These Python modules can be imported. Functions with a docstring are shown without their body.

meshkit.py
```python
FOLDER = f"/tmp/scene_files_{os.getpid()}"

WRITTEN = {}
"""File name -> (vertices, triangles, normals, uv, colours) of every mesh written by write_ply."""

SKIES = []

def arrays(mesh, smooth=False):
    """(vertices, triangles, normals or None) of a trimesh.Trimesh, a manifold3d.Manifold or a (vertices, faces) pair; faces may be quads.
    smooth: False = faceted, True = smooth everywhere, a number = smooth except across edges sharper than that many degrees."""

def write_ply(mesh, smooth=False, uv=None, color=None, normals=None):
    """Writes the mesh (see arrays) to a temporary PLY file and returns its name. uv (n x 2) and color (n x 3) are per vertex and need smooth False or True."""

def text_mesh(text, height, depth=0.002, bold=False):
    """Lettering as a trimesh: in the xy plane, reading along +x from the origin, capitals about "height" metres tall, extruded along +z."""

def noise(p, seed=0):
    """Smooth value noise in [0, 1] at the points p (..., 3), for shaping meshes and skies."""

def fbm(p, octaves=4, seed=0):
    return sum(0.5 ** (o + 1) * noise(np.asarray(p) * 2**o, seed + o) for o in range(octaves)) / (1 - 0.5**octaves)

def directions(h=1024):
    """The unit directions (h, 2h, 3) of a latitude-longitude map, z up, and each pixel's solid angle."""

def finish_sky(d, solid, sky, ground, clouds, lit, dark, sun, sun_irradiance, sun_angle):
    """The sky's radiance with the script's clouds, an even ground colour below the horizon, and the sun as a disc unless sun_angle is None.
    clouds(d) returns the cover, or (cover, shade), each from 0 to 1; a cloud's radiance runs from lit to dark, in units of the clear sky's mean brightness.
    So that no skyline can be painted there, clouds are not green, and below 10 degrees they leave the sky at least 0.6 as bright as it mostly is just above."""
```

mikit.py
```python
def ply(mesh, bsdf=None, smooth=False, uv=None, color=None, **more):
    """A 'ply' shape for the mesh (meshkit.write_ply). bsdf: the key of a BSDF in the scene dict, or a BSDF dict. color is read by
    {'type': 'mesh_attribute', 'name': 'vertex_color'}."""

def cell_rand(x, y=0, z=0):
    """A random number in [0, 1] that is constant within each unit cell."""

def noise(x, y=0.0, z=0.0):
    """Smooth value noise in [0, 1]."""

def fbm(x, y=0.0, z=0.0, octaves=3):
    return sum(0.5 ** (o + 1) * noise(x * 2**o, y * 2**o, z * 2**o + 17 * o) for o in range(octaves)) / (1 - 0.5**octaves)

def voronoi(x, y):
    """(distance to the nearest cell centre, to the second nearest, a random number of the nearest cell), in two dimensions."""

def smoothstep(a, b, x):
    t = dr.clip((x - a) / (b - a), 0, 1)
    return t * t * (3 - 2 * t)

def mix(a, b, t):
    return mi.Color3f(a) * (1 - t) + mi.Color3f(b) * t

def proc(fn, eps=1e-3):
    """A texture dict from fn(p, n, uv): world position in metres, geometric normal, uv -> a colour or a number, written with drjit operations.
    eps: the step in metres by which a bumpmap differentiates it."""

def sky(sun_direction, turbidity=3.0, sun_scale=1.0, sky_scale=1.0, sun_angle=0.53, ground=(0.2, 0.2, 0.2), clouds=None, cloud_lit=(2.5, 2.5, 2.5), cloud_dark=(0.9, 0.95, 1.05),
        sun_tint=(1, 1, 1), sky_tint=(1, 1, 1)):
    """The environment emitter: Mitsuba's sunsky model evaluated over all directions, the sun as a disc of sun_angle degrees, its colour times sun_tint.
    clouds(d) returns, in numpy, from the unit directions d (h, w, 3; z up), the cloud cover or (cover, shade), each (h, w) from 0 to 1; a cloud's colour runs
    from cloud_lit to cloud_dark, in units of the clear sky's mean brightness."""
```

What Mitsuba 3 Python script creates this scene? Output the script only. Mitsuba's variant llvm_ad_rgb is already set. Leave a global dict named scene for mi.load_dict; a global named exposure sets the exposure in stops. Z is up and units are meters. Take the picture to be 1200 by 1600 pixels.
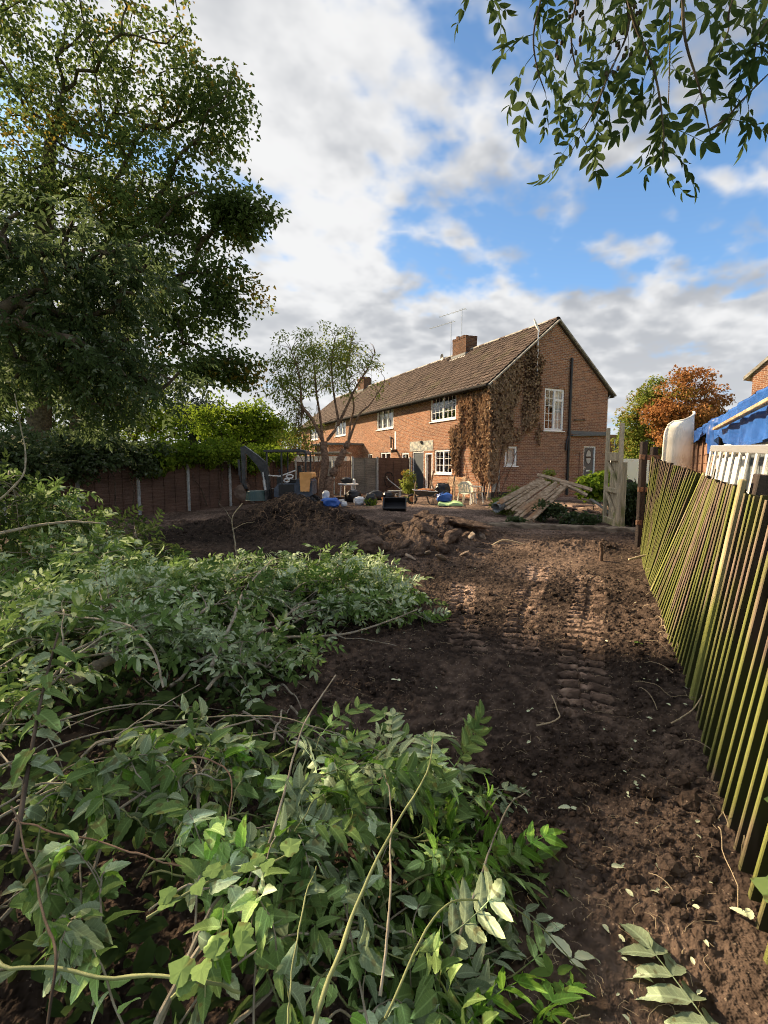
import math, random
import numpy as np
import drjit as dr
import mitsuba as mi
import trimesh
from shapely.geometry import Polygon, box as sbox
from shapely.ops import unary_union
import mikit, meshkit
from mikit import noise, fbm, cell_rand, smoothstep, mix, voronoi

scene, labels = {}, {}
T = mi.ScalarTransform4f
PITCH = 0.1
# ---------------------------------------------------------------- camera, sky, exposure
scene['camera'] = {'type': 'perspective', 'fov': 2 * math.degrees(math.atan(600 / 744.45)), 'fov_axis': 'x',
                   'to_world': T().look_at(origin=[0, 0, 1.55], target=[0, math.cos(PITCH), 1.55 - math.sin(PITCH)], up=[0, 0, 1]),
                   'near_clip': 0.05, 'far_clip': 5000.0}
SUN = np.array([-0.757, 0.402, 0.515])


def sky_clouds(d):
    x, y, z = d[..., 0], d[..., 1], np.maximum(d[..., 2], 0.0)
    k = 1.0 / (z + 0.22)
    p = np.stack([x * k, y * k, z * 0.6], -1)
    a = math.radians(35)
    q = np.stack([(p[..., 0] * math.cos(a) + p[..., 1] * math.sin(a)) * 0.9, (-p[..., 0] * math.sin(a) + p[..., 1] * math.cos(a)) * 1.15, p[..., 2]], -1)
    w = meshkit.fbm(q * 1.3 + 5.2, 3, 11)[..., None] * 1.1
    n = meshkit.fbm(q * 1.6 + w, 6, 3)
    mid = 1 - np.abs(2 * meshkit.fbm(q * 3.6 + w * 1.2 + 3.3, 6, 41) - 1) * 1.35 - 0.12
    fine = meshkit.fbm(q * 13.0 + w * 2, 5, 21)
    az = np.degrees(np.arctan2(x, y))
    el = np.degrees(np.arcsin(np.clip(z, 0, 1)))
    s = lambda a, b, v: (lambda t: t * t * (3 - 2 * t))(np.clip((v - a) / (b - a), 0, 1))
    away = np.abs(((az + 60 + 180) % 360) - 180)          # degrees round from the cloudy side
    bias = 0.25 * (1 - s(50, 78, away)) - 0.09
    bank = 0.30 * (1 - s(14, 20, el))
    veil = 0.05 * s(30, 42, el)
    cover = s(0.42, 0.68, n * 0.66 + (mid - .12) * 0.34 + np.maximum(bias, bank) + veil * 0.9 + (fine - 0.5) * 0.50)
    shade = s(0.40, 0.64, 0.50 * meshkit.fbm(q * 2.4 + w * 1.5 + 9.1, 6, 31) + 0.26 * (1.1 - mid) + 0.24 * fine + 0.03)
    low = 1 - s(4, 22, el)
    shade = np.clip(shade * (0.95 - 0.35 * low), 0, 1)
    near = np.clip((d @ (SUN / np.linalg.norm(SUN)) - 0.45) / 0.5, 0, 1)
    shade = shade * (1 - 0.5 * near)
    return cover * 0.97, shade


scene['sky'] = mikit.sky(SUN, turbidity=3.0, clouds=sky_clouds, sun_scale=0.90, sun_angle=2.5, cloud_lit=(1.85, 1.84, 1.82), cloud_dark=(0.84, 0.88, 0.95), sun_tint=(1.0, 0.975, 0.93),
                         sky_tint=(0.52, 0.61, 0.68), ground=(0.12, 0.10, 0.08))
exposure = 3.4

# ---------------------------------------------------------------- helpers
rng = np.random.default_rng(7)
random.seed(7)


def unit(a):
    a = np.asarray(a, float)
    return a / (np.linalg.norm(a, axis=-1, keepdims=True) + 1e-12)


def key_for(name, parent=None):
    k = f'{parent}__{name}' if parent else name
    if k not in USED:
        USED.add(k)
        return k
    i = COUNT.get(k, 0) + 1
    while f'{k}_{i:03d}' in USED:
        i += 1
    COUNT[k] = i
    USED.add(f'{k}_{i:03d}')
    return f'{k}_{i:03d}'


USED, COUNT = set(), {}


def tag(key, label=None, cat=None, group=None, kind=None):
    d = labels.setdefault(key, {})
    for a, b in (('label', label), ('category', cat), ('group', group), ('kind', kind)):
        if b:
            d[a] = b
    return key


def thing(name, label, cat, group=None):
    return tag(key_for(name), label, cat, group)


class MB:
    """Collects pieces of ONE mesh."""

    def __init__(self):
        self.v, self.f, self.n = [], [], 0

    def add(self, v, f):
        v, f = np.asarray(v, float), np.asarray(f, int)
        if f.shape[1] == 4:
            f = np.vstack([f[:, [0, 1, 2]], f[:, [0, 2, 3]]])
        self.v.append(v); self.f.append(f + self.n); self.n += len(v)
        return self

    def box(self, c, h, R=None, bevel=0.0):
        v, f = boxmesh(h, bevel)
        if R is not None:
            v = v @ np.asarray(R).T
        return self.add(v + np.asarray(c, float), f)

    def bar(self, p, q, w, t, up=(0, 0, 1), bevel=0.0):
        p, q = np.asarray(p, float), np.asarray(q, float)
        x = unit(q - p)
        up = np.asarray(up, float)
        if abs(x @ unit(up)) > 0.98:
            up = np.array([1.0, 0.2, 0])
        y = unit(np.cross(up, x)); z = np.cross(x, y)
        return self.box((p + q) / 2, [np.linalg.norm(q - p) / 2, w / 2, t / 2], np.stack([x, y, z], 1), bevel)

    def tube(self, pts, r, sides=6, cap=True):
        p = np.asarray(pts, float)
        t = unit(np.gradient(p, axis=0))
        a = np.cross(t, np.where(np.abs(t[:, 2:]) < 0.9, [0, 0, 1.0], [1.0, 0, 0])); a = unit(a)
        b = np.cross(t, a)
        ang = np.arange(sides) * 2 * np.pi / sides
        v = p[:, None] + np.broadcast_to(r, (len(p),))[:, None, None] * (np.cos(ang)[None, :, None] * a[:, None] + np.sin(ang)[None, :, None] * b[:, None])
        i, j = np.meshgrid(np.arange(len(p) - 1), np.arange(sides), indexing='ij')
        q = np.stack([i * sides + j, i * sides + (j + 1) % sides, (i + 1) * sides + (j + 1) % sides, (i + 1) * sides + j], -1).reshape(-1, 4)
        v = v.reshape(-1, 3)
        f = np.vstack([q[:, [0, 1, 2]], q[:, [0, 2, 3]]])
        if cap:
            m = len(v)
            v = np.vstack([v, p[:1], p[-1:]])
            k = np.arange(sides)
            f = np.vstack([f, np.stack([k * 0 + m, (k + 1) % sides, k], 1), np.stack([k * 0 + m + 1, (len(p) - 1) * sides + k, (len(p) - 1) * sides + (k + 1) % sides], 1)])
        return self.add(v, f)

    def prism(self, poly, O, X, Y, depth):
        """shapely polygon in the plane O + a X + b Y, extruded by depth along X x Y."""
        for g in getattr(poly, 'geoms', [poly]):
            m = trimesh.creation.extrude_polygon(g, abs(depth), engine='earcut')
            v = np.array(m.vertices)
            X_, Y_ = np.asarray(X, float), np.asarray(Y, float)
            N = np.cross(X_, Y_) * (1 if depth > 0 else -1)
            w = np.asarray(O, float) + v[:, :1] * X_ + v[:, 1:2] * Y_ + v[:, 2:3] * N
            f = np.array(m.faces)
            self.add(w, f if depth > 0 else f[:, ::-1])
        return self

    def put(self, name, mat, parent=None, smooth=False, kind=None):
        return obj(name, (np.vstack(self.v), np.vstack(self.f)), mat, parent, smooth, kind)


_BOX = {}


def boxmesh(h, bevel=0.0):
    hx, hy, hz = h
    if bevel <= 0:
        v = np.array([[x, y, z] for x in (-1, 1) for y in (-1, 1) for z in (-1, 1)], float) * [hx, hy, hz]
        f = np.array([[0, 1, 3], [0, 3, 2], [4, 6, 7], [4, 7, 5], [0, 4, 5], [0, 5, 1], [2, 3, 7], [2, 7, 6], [0, 2, 6], [0, 6, 4], [1, 5, 7], [1, 7, 3]])
        return v, f
    b = min(bevel, 0.45 * min(h))
    vs = []
    for sx in (-1, 1):
        for sy in (-1, 1):
            for sz in (-1, 1):
                vs += [[sx * hx, sy * (hy - b), sz * (hz - b)], [sx * (hx - b), sy * hy, sz * (hz - b)], [sx * (hx - b), sy * (hy - b), sz * hz]]
    v = np.array(vs)
    if 'f' not in _BOX:
        _BOX['f'] = np.array(trimesh.Trimesh(np.array(vs)).convex_hull.faces) if False else None
    m = trimesh.convex.convex_hull(v)
    return np.array(m.vertices), np.array(m.faces)


def obj(name, mesh, mat, parent=None, smooth=False, kind=None, color=None):
    k = key_for(name, parent)
    scene[k] = mikit.ply(mesh, 'mat_' + mat, smooth=smooth, color=color)
    if kind:
        tag(k, kind=kind)
    return k


def struct(name, mesh, mat, smooth=False, label=None):
    k = obj(name, mesh, mat, None, smooth)
    return tag(k, label, None, None, 'structure')


def frames(d, n):
    """(N,3,3) matrices whose columns are x = d, y, z close to n."""
    d = unit(d)
    z = unit(n - (n * d).sum(-1, keepdims=True) * d)
    return np.stack([d, np.cross(z, d), z], -1)


def scatter(v, f, R, P, S=None):
    """copies of (v, f) under rotations R, places P, sizes S"""
    N = len(P)
    w = np.einsum('nij,kj->nki', R, v)
    if S is not None:
        w = w * np.asarray(S).reshape(N, 1, -1)
    w = w + P[:, None]
    return w.reshape(-1, 3), (f[None] + (np.arange(N) * len(v))[:, None, None]).reshape(-1, 3)


def joinmesh(*ms):
    b = MB()
    for v, f in ms:
        b.add(v, f)
    return np.vstack(b.v), np.vstack(b.f)


def rand_unit(n, g=None):
    g = g or rng
    return unit(g.normal(size=(n, 3)))


def curve(p0, p1, n=8, sag=0.0, wob=0.0, g=None):
    g = g or rng
    t = np.linspace(0, 1, n)[:, None]
    p = np.asarray(p0, float) * (1 - t) + np.asarray(p1, float) * t
    L = np.linalg.norm(np.asarray(p1, float) - np.asarray(p0, float))
    p[:, 2] += (4 * t * (1 - t))[:, 0] * sag
    if wob:
        w = g.normal(size=(n, 3)) * wob * L
        w[0] = w[-1] = 0
        w[1:-1] = (w[1:-1] + 0.5 * (w[:-2] + w[2:])) / 1.5
        p += w
    return p


def spline(pts, n=24):
    """Catmull-Rom through the points"""
    p = np.asarray(pts, float)
    p = np.vstack([2 * p[0] - p[1], p, 2 * p[-1] - p[-2]])
    out = []
    m = len(p) - 3
    for t in np.linspace(0, m - 1e-6, n):
        i = int(t); u = t - i
        a, b, c, d = p[i:i + 4]
        out.append(0.5 * (2 * b + (c - a) * u + (2 * a - 5 * b + 4 * c - d) * u * u + (3 * b - a - 3 * c + d) * u ** 3))
    return np.array(out)


# ---------------------------------------------------------------- materials
TH = 0.45
HU, HV, HC = np.array([math.cos(TH), math.sin(TH), 0]), np.array([-math.sin(TH), math.cos(TH), 0]), np.array([4.65, 20.686, 0])
FU, FV = [float(a) for a in HU], [float(a) for a in HV]


def rgb(r, g, b):
    return {'type': 'rgb', 'value': [r, g, b]}


def bsdf(name, d):
    scene['mat_' + name] = d
    return name


def pbr(name, col, rough=0.7, metallic=0.0, bump=None, bump_scale=1.0, two=True, **kw):
    d = {'type': 'principled', 'base_color': col if isinstance(col, dict) else rgb(*col), 'roughness': rough, 'specular': kw.pop('specular', 0.4), **({'metallic': metallic} if metallic else {}), **kw}
    if bump is not None:
        d = {'type': 'bumpmap', 'arbitrary': bump, 'scale': bump_scale, 'bsdf': d}
    if two:
        d = {'type': 'twosided', 'bsdf': d}
    return bsdf(name, d)


def leafmat(name, fn_or_rgb, trans=0.7, rough=0.45):
    col = mikit.proc(fn_or_rgb) if callable(fn_or_rgb) else rgb(*fn_or_rgb)
    return bsdf(name, {'type': 'principledthin', 'base_color': col, 'roughness': rough, 'diff_trans': trans, 'eta': 1.45})


def brick_uv(p, n):
    q = p - mi.Point3f(4.65, 20.686, 0)
    u = q.x * FU[0] + q.y * FU[1]
    w = q.x * FV[0] + q.y * FV[1]
    return dr.select(dr.abs(n.x * FU[0] + n.y * FU[1]) > 0.7, w, u), q.z


def brick_cells(p, n):
    a, z = brick_uv(p, n)
    row = dr.floor(z / 0.075)
    a2 = a / 0.225 + 0.5 * (row - 2 * dr.floor(row / 2)) + (cell_rand(row, 5, 1) - 0.5) * 0.06
    col = dr.floor(a2)
    fa, fz = (a2 - col) * 0.225, z - row * 0.075
    edge = dr.minimum(dr.minimum(fa, 0.225 - fa), dr.minimum(fz, 0.075 - fz))
    return row, col, edge, a, z


def brick_col(p, n, uv):
    row, col, edge, a, z = brick_cells(p, n)
    r = cell_rand(row, col, 3)
    c = mix((0.200, 0.088, 0.050), (0.315, 0.148, 0.082), r)
    c = mix(c, mi.Color3f(0.185, 0.090, 0.058), smoothstep(0.80, 0.86, cell_rand(row, col, 8)))
    st = fbm(a * 0.7, z * 0.9, 3.0, 3)
    c = c * (0.78 + 0.44 * st)
    c = mix(c, mi.Color3f(0.50, 0.43, 0.35), smoothstep(0.0080, 0.0050, edge) * 0.9)
    return c


def brick_bump(p, n, uv):
    row, col, edge, a, z = brick_cells(p, n)
    return smoothstep(0.002, 0.007, edge) * 0.008 + cell_rand(row, col, 4) * 0.003 + noise(a * 60, z * 60) * 0.002


pbr('brick_sooty', mikit.proc(lambda p, n, uv: mi.Color3f(brick_col(p, n, uv)) * (0.22 + 0.36 * fbm(p.x * 3, p.y * 3, p.z * 3, 3))), 0.9, bump=mikit.proc(brick_bump, eps=0.003), specular=0.2)
pbr('brickwork', mikit.proc(brick_col), 0.9, bump=mikit.proc(brick_bump, eps=0.003), specular=0.2)


TRACKS = [((1.25, 2.75), (2.78, 6.45), 0.34), ((1.12, 3.75), (2.32, 7.2), 0.32), ((0.70, 3.7), (1.05, 6.2), 0.30)]
TRACK_LINES = []
for (a_, b_, w_) in TRACKS:
    L_ = math.hypot(b_[0] - a_[0], b_[1] - a_[1])
    TRACK_LINES.append((a_[0], a_[1], (b_[0] - a_[0]) / L_, (b_[1] - a_[1]) / L_, L_, w_))


def soil_col(p, n, uv):
    a = fbm(p.x * 1.3, p.y * 1.3, p.z * 2, 3)
    b = fbm(p.x * 17, p.y * 17, p.z * 17, 3)
    c = mix((0.027, 0.0185, 0.0142), (0.100, 0.070, 0.0525), smoothstep(0.32, 0.74, 0.40 * a + 0.60 * b))
    heapd = dr.sqrt(dr.square((p.x + 2.3) / 3.0) + dr.square((p.y - 10.2) / 1.9))
    c = c * (1 - 0.50 * smoothstep(1.0, 0.75, heapd + 0.25 * (a - .5)))     # the heap is darker topsoil
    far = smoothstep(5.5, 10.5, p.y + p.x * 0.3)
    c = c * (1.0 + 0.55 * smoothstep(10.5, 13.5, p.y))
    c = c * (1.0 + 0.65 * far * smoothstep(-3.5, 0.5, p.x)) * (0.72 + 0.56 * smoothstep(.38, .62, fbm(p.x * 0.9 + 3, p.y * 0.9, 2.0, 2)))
    for (ax, ay, tx, ty, L, wd) in TRACK_LINES:      # soil pressed dry and pale; bar highlights and groove shade put into the colour
        sa = (p.x - ax) * tx + (p.y - ay) * ty
        ca = dr.abs((p.x - ax) * ty - (p.y - ay) * tx + 0.05 * dr.sin(sa * 1.4))
        ph = (sa + 0.25 * ca) / 0.150
        ph = dr.abs(ph - dr.floor(ph) - 0.5) * 2
        on = smoothstep(wd * .56, wd * .44, ca) * smoothstep(-.1, .3, sa) * smoothstep(L + .1, L - .3, sa)
        on = on * dr.clip((noise(p.x * 2.6, p.y * 2.6, wd * 9) - .08) * 5, 0, 1)
        c = c * (1 + on * (2.6 * smoothstep(.66, .40, ph) - .35))
    spk = cell_rand(dr.floor(p.x * 170), dr.floor(p.y * 170), dr.floor(p.z * 170))
    c = mix(c, mi.Color3f(0.28, 0.21, 0.15), smoothstep(0.987, 0.992, spk) * 0.8)
    return c


def soil_bump(p, n, uv):
    return fbm(p.x * 42, p.y * 42, p.z * 42, 3) * 0.034 + noise(p.x * 230, p.y * 230, p.z * 230) * 0.005


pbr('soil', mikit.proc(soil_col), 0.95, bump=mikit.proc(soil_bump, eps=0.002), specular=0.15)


def wood_fn(c0, c1, moss=None, moss_amt=0.0, sc=1.0, raw=False):
    def f(p, n, uv):
        g = fbm(p.x * 24 * sc, p.y * 24 * sc, p.z * 1.6 * sc, 2)
        g2 = noise(p.x * 90 * sc, p.y * 90 * sc, p.z * 5 * sc)
        c = mix(c0, c1, smoothstep(0.25, 0.75, 0.65 * g + 0.35 * g2))
        if moss is not None:
            m = fbm(p.x * 5, p.y * 5, p.z * 2.3, 3)
            c = mix(c, mi.Color3f(*moss), dr.clip(smoothstep(0.34, 0.60, m + moss_amt - 0.15 * (p.z - 0.7)), 0, 1) * 0.95)
        return c
    return f if raw else mikit.proc(f)


def horiz_wood(c0, c1):
    def f(p, n, uv):
        g = fbm(p.x * 3, p.y * 3, p.z * 60, 3)
        s = noise(p.x * 1.5, p.y * 1.5, p.z * 1.7)
        return mix(c0, c1, smoothstep(0.25, 0.75, g)) * (0.7 + 0.6 * s)
    return mikit.proc(f)


pbr('lap_wood', horiz_wood((0.070, 0.043, 0.032), (0.135, 0.085, 0.064)), 0.85, specular=0.2)
pbr('lap_wood_grey', horiz_wood((0.12, 0.115, 0.10), (0.24, 0.22, 0.19)), 0.85, specular=0.2)
pbr('gate_wood', wood_fn((0.30, 0.245, 0.165), (0.52, 0.43, 0.30), (0.20, 0.20, 0.08), -0.16), 0.85, specular=0.2)
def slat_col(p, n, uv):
    # sun and shade put into the colour: garden face lighter, sides darker
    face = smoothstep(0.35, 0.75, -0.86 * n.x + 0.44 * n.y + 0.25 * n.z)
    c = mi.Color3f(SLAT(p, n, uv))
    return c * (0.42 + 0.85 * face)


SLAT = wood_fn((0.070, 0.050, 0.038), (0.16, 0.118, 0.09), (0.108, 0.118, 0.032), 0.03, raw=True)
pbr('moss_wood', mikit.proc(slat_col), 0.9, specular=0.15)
pbr('moss_wood_light', wood_fn((0.21, 0.175, 0.105), (0.34, 0.285, 0.17), (0.23, 0.24, 0.06), -0.02), 0.9, specular=0.15)
pbr('dark_wood', wood_fn((0.018, 0.012, 0.010), (0.045, 0.032, 0.026)), 0.8)
pbr('brown_boards', wood_fn((0.15, 0.085, 0.055), (0.26, 0.15, 0.095)), 0.85)


def plank_col(p, n, uv):
    g = fbm(p.x * 14, p.y * 14, p.z * 30, 3)
    s = noise(p.x * 2.1, p.y * 2.1, p.z * 2)
    return mix(mix((0.20, 0.135, 0.085), (0.42, 0.32, 0.22), smoothstep(0.25, 0.75, g)), mi.Color3f(0.30, 0.14, 0.06), smoothstep(0.62, 0.8, s) * 0.6)


pbr('plank_wood', mikit.proc(plank_col), 0.85, specular=0.2)


def tile_col(p, n, uv):
    q = p - mi.Point3f(4.65, 20.686, 0)
    w = q.x * FV[0] + q.y * FV[1]
    r = cell_rand(dr.floor(w / 0.3), dr.floor(q.z / 0.19), 2)
    m = fbm(p.x * 1.2, p.y * 1.2, p.z * 1.2, 3)
    c = mix((0.066, 0.047, 0.039), (0.125, 0.090, 0.073), r)
    c = mix(c, mi.Color3f(0.10, 0.09, 0.05), smoothstep(0.60, 0.75, m) * 0.5)
    return c * 0.9 * (0.75 + 0.5 * fbm(p.x * 9, p.y * 9, p.z * 9, 2))


pbr('roof_tile', mikit.proc(tile_col), 0.85, specular=0.25)


def mottled(c0, c1, s=6.0):
    return mikit.proc(lambda p, n, uv: mix(c0, c1, smoothstep(0.25, 0.75, fbm(p.x * s, p.y * s, p.z * s, 3))))


pbr('concrete', mottled((0.20, 0.185, 0.16), (0.36, 0.34, 0.30), 7), 0.9, specular=0.2)
pbr('post_concrete', mottled((0.24, 0.26, 0.26), (0.38, 0.40, 0.40), 9), 0.9, specular=0.2)
pbr('bark', mottled((0.045, 0.034, 0.026), (0.115, 0.088, 0.066), 14), 0.95, specular=0.15)
pbr('bark_brown', mottled((0.10, 0.060, 0.042), (0.24, 0.155, 0.105), 18), 0.9, specular=0.2)
pbr('twig_pale', mottled((0.16, 0.135, 0.095), (0.34, 0.30, 0.23), 20), 0.75, specular=0.3)
pbr('twig_green', mottled((0.13, 0.15, 0.06), (0.26, 0.28, 0.12), 12), 0.65, specular=0.3)
pbr('upvc_white', (0.78, 0.79, 0.80), 0.35, specular=0.5)
pbr('plastic_cream', mottled((0.60, 0.55, 0.44), (0.78, 0.74, 0.64), 5), 0.45)
pbr('plastic_white', (0.72, 0.70, 0.66), 0.4)
pbr('plastic_black', (0.018, 0.018, 0.020), 0.35)
pbr('rubber_black', (0.02, 0.02, 0.02), 0.8)
pbr('grey_door', (0.075, 0.088, 0.100), 0.4)
pbr('lead_grey', (0.10, 0.115, 0.125), 0.6)
pbr('steel_grey', mottled((0.020, 0.022, 0.025), (0.055, 0.055, 0.056), 8), 0.45)
pbr('gutter_black', (0.02, 0.02, 0.021), 0.85, specular=0.1)
pbr('steel_blue', mottled((0.030, 0.040, 0.060), (0.070, 0.085, 0.11), 5), 0.45)
pbr('rusty_steel', mottled((0.075, 0.045, 0.03), (0.17, 0.12, 0.09), 9), 0.7, metallic=0.2)
pbr('orange_paint', mottled((0.62, 0.30, 0.09), (0.75, 0.40, 0.15), 5), 0.45)
pbr('aluminium', (0.72, 0.73, 0.74), 0.38, metallic=0.85)
pbr('tarp_blue', mottled((0.008, 0.048, 0.20), (0.018, 0.085, 0.31), 3), 0.42, specular=0.5)
pbr('bag_blue', (0.03, 0.11, 0.42), 0.4)
pbr('bag_white', (0.62, 0.64, 0.66), 0.45)
pbr('bag_black', (0.012, 0.012, 0.013), 0.32)
pbr('cloth_green', mottled((0.20, 0.32, 0.13), (0.33, 0.46, 0.22), 5), 0.8)
pbr('interior_dark', (0.05, 0.045, 0.04), 0.9)
pbr('curtain', (0.50, 0.50, 0.48), 0.9)
pbr('render_white', mottled((0.55, 0.53, 0.48), (0.72, 0.70, 0.66), 3), 0.9)
pbr('grass', mottled((0.035, 0.075, 0.012), (0.10, 0.17, 0.03), 2), 0.9)
pbr('stone', mottled((0.19, 0.14, 0.10), (0.36, 0.29, 0.22), 12), 0.9)
pbr('straw', (0.42, 0.33, 0.21), 0.8)
pbr('root_brown', (0.10, 0.062, 0.042), 0.85)
pbr('pale_leaf_back', (0.52, 0.56, 0.36), 0.7)
bsdf('pane', {'type': 'thindielectric', 'int_ior': 1.5})


def leaf_fn(dark, light, odd=None, s=9.0, odd_amt=0.9, pale=None, ps=13.0, pt=0.58):
    def f(p, n, uv):
        r = noise(p.x * s, p.y * s, p.z * s)
        b = noise(p.x * 0.9, p.y * 0.9, p.z * 0.9 + 7)
        c = mix(dark, light, smoothstep(0.2, 0.8, 0.6 * r + 0.4 * b))
        if pale is not None:      # some leaves lie with their pale underside up
            c = mix(c, mi.Color3f(*pale), smoothstep(pt, pt + .06, noise(p.x * ps + 5, p.y * ps, p.z * ps)))
        if odd is not None:
            c = mix(c, mi.Color3f(*odd), smoothstep(odd_amt - 0.08, odd_amt + 0.02, 0.5 * noise(p.x * 6 + 31, p.y * 6, p.z * 6) + 0.5 * noise(p.x * 0.6, p.y * 0.6 + 12, p.z * 0.6)))
        return c
    return f


leafmat('leaf_cut', leaf_fn((0.072, 0.132, 0.034), (0.190, 0.290, 0.085), pale=(0.40, 0.49, 0.29)), 0.55, 0.30)
leafmat('leaf_cut_pale', leaf_fn((0.110, 0.180, 0.055), (0.25, 0.35, 0.13), pale=(0.47, 0.56, 0.36), pt=0.48), 0.5, 0.34)


def near_leaf(dark, light):
    base = leaf_fn(dark, light, pale=tuple(2.0 * v + .03 for v in light), ps=8.0, pt=0.62)

    def f(p, n, uv):
        c = base(p, n, uv)
        y = dr.abs(uv.y)
        k = (uv.x - y * 0.75) * 9.0
        v = dr.abs(k - dr.floor(k) - 0.5)
        vein = dr.maximum(smoothstep(0.030, 0.012, y), 0.55 * smoothstep(0.10, 0.03, v) * smoothstep(0.0, 0.05, y))
        blot = smoothstep(0.66, 0.74, fbm(p.x * 40, p.y * 40, p.z * 40, 2))
        c = mix(c, c * 1.45 + 0.015, vein)
        return mix(c, mi.Color3f(0.13, 0.10, 0.04), blot * 0.6)
    return f


leafmat('near_leaf', near_leaf((0.080, 0.140, 0.040), (0.195, 0.285, 0.095)), 0.55, 0.32)
leafmat('near_leaf_pale', near_leaf((0.17, 0.23, 0.125), (0.275, 0.34, 0.21)), 0.5, 0.38)
leafmat('near_leaf_bright', near_leaf((0.085, 0.19, 0.022), (0.16, 0.30, 0.045)), 0.9, 0.4)
leafmat('leaf_under', leaf_fn((0.030, 0.052, 0.016), (0.085, 0.125, 0.040)), 0.5, 0.45)  # darkened leaf colour, so gaps in the brush heap look shaded
leafmat('leaf_bright', leaf_fn((0.095, 0.18, 0.035), (0.19, 0.30, 0.075)), 0.9, 0.4)
leafmat('leaf_tree', leaf_fn((0.065, 0.100, 0.030), (0.130, 0.180, 0.055), (0.24, 0.17, 0.03), 4.0, 0.72), 1.25, 0.42)
leafmat('leaf_over', leaf_fn((0.040, 0.066, 0.022), (0.090, 0.125, 0.045)), 0.65, 0.42)
leafmat('leaf_hedge', leaf_fn((0.085, 0.15, 0.018), (0.24, 0.32, 0.035)), 0.95, 0.45)
leafmat('leaf_dark', leaf_fn((0.052, 0.080, 0.032), (0.108, 0.150, 0.062), pale=(0.21, 0.25, 0.18), pt=.68), 1.1, 0.42)
leafmat('leaf_blue', leaf_fn((0.050, 0.070, 0.060), (0.10, 0.125, 0.105)), 0.5, 0.5)
leafmat('leaf_yellow', leaf_fn((0.14, 0.20, 0.040), (0.32, 0.36, 0.085), (0.34, 0.20, 0.05), 5.0, 0.66), 1.1, 0.45)
leafmat('leaf_orange', leaf_fn((0.27, 0.115, 0.045), (0.47, 0.235, 0.095), (0.16, 0.16, 0.03), 3.0, 0.70), 0.7, 0.5)
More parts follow.
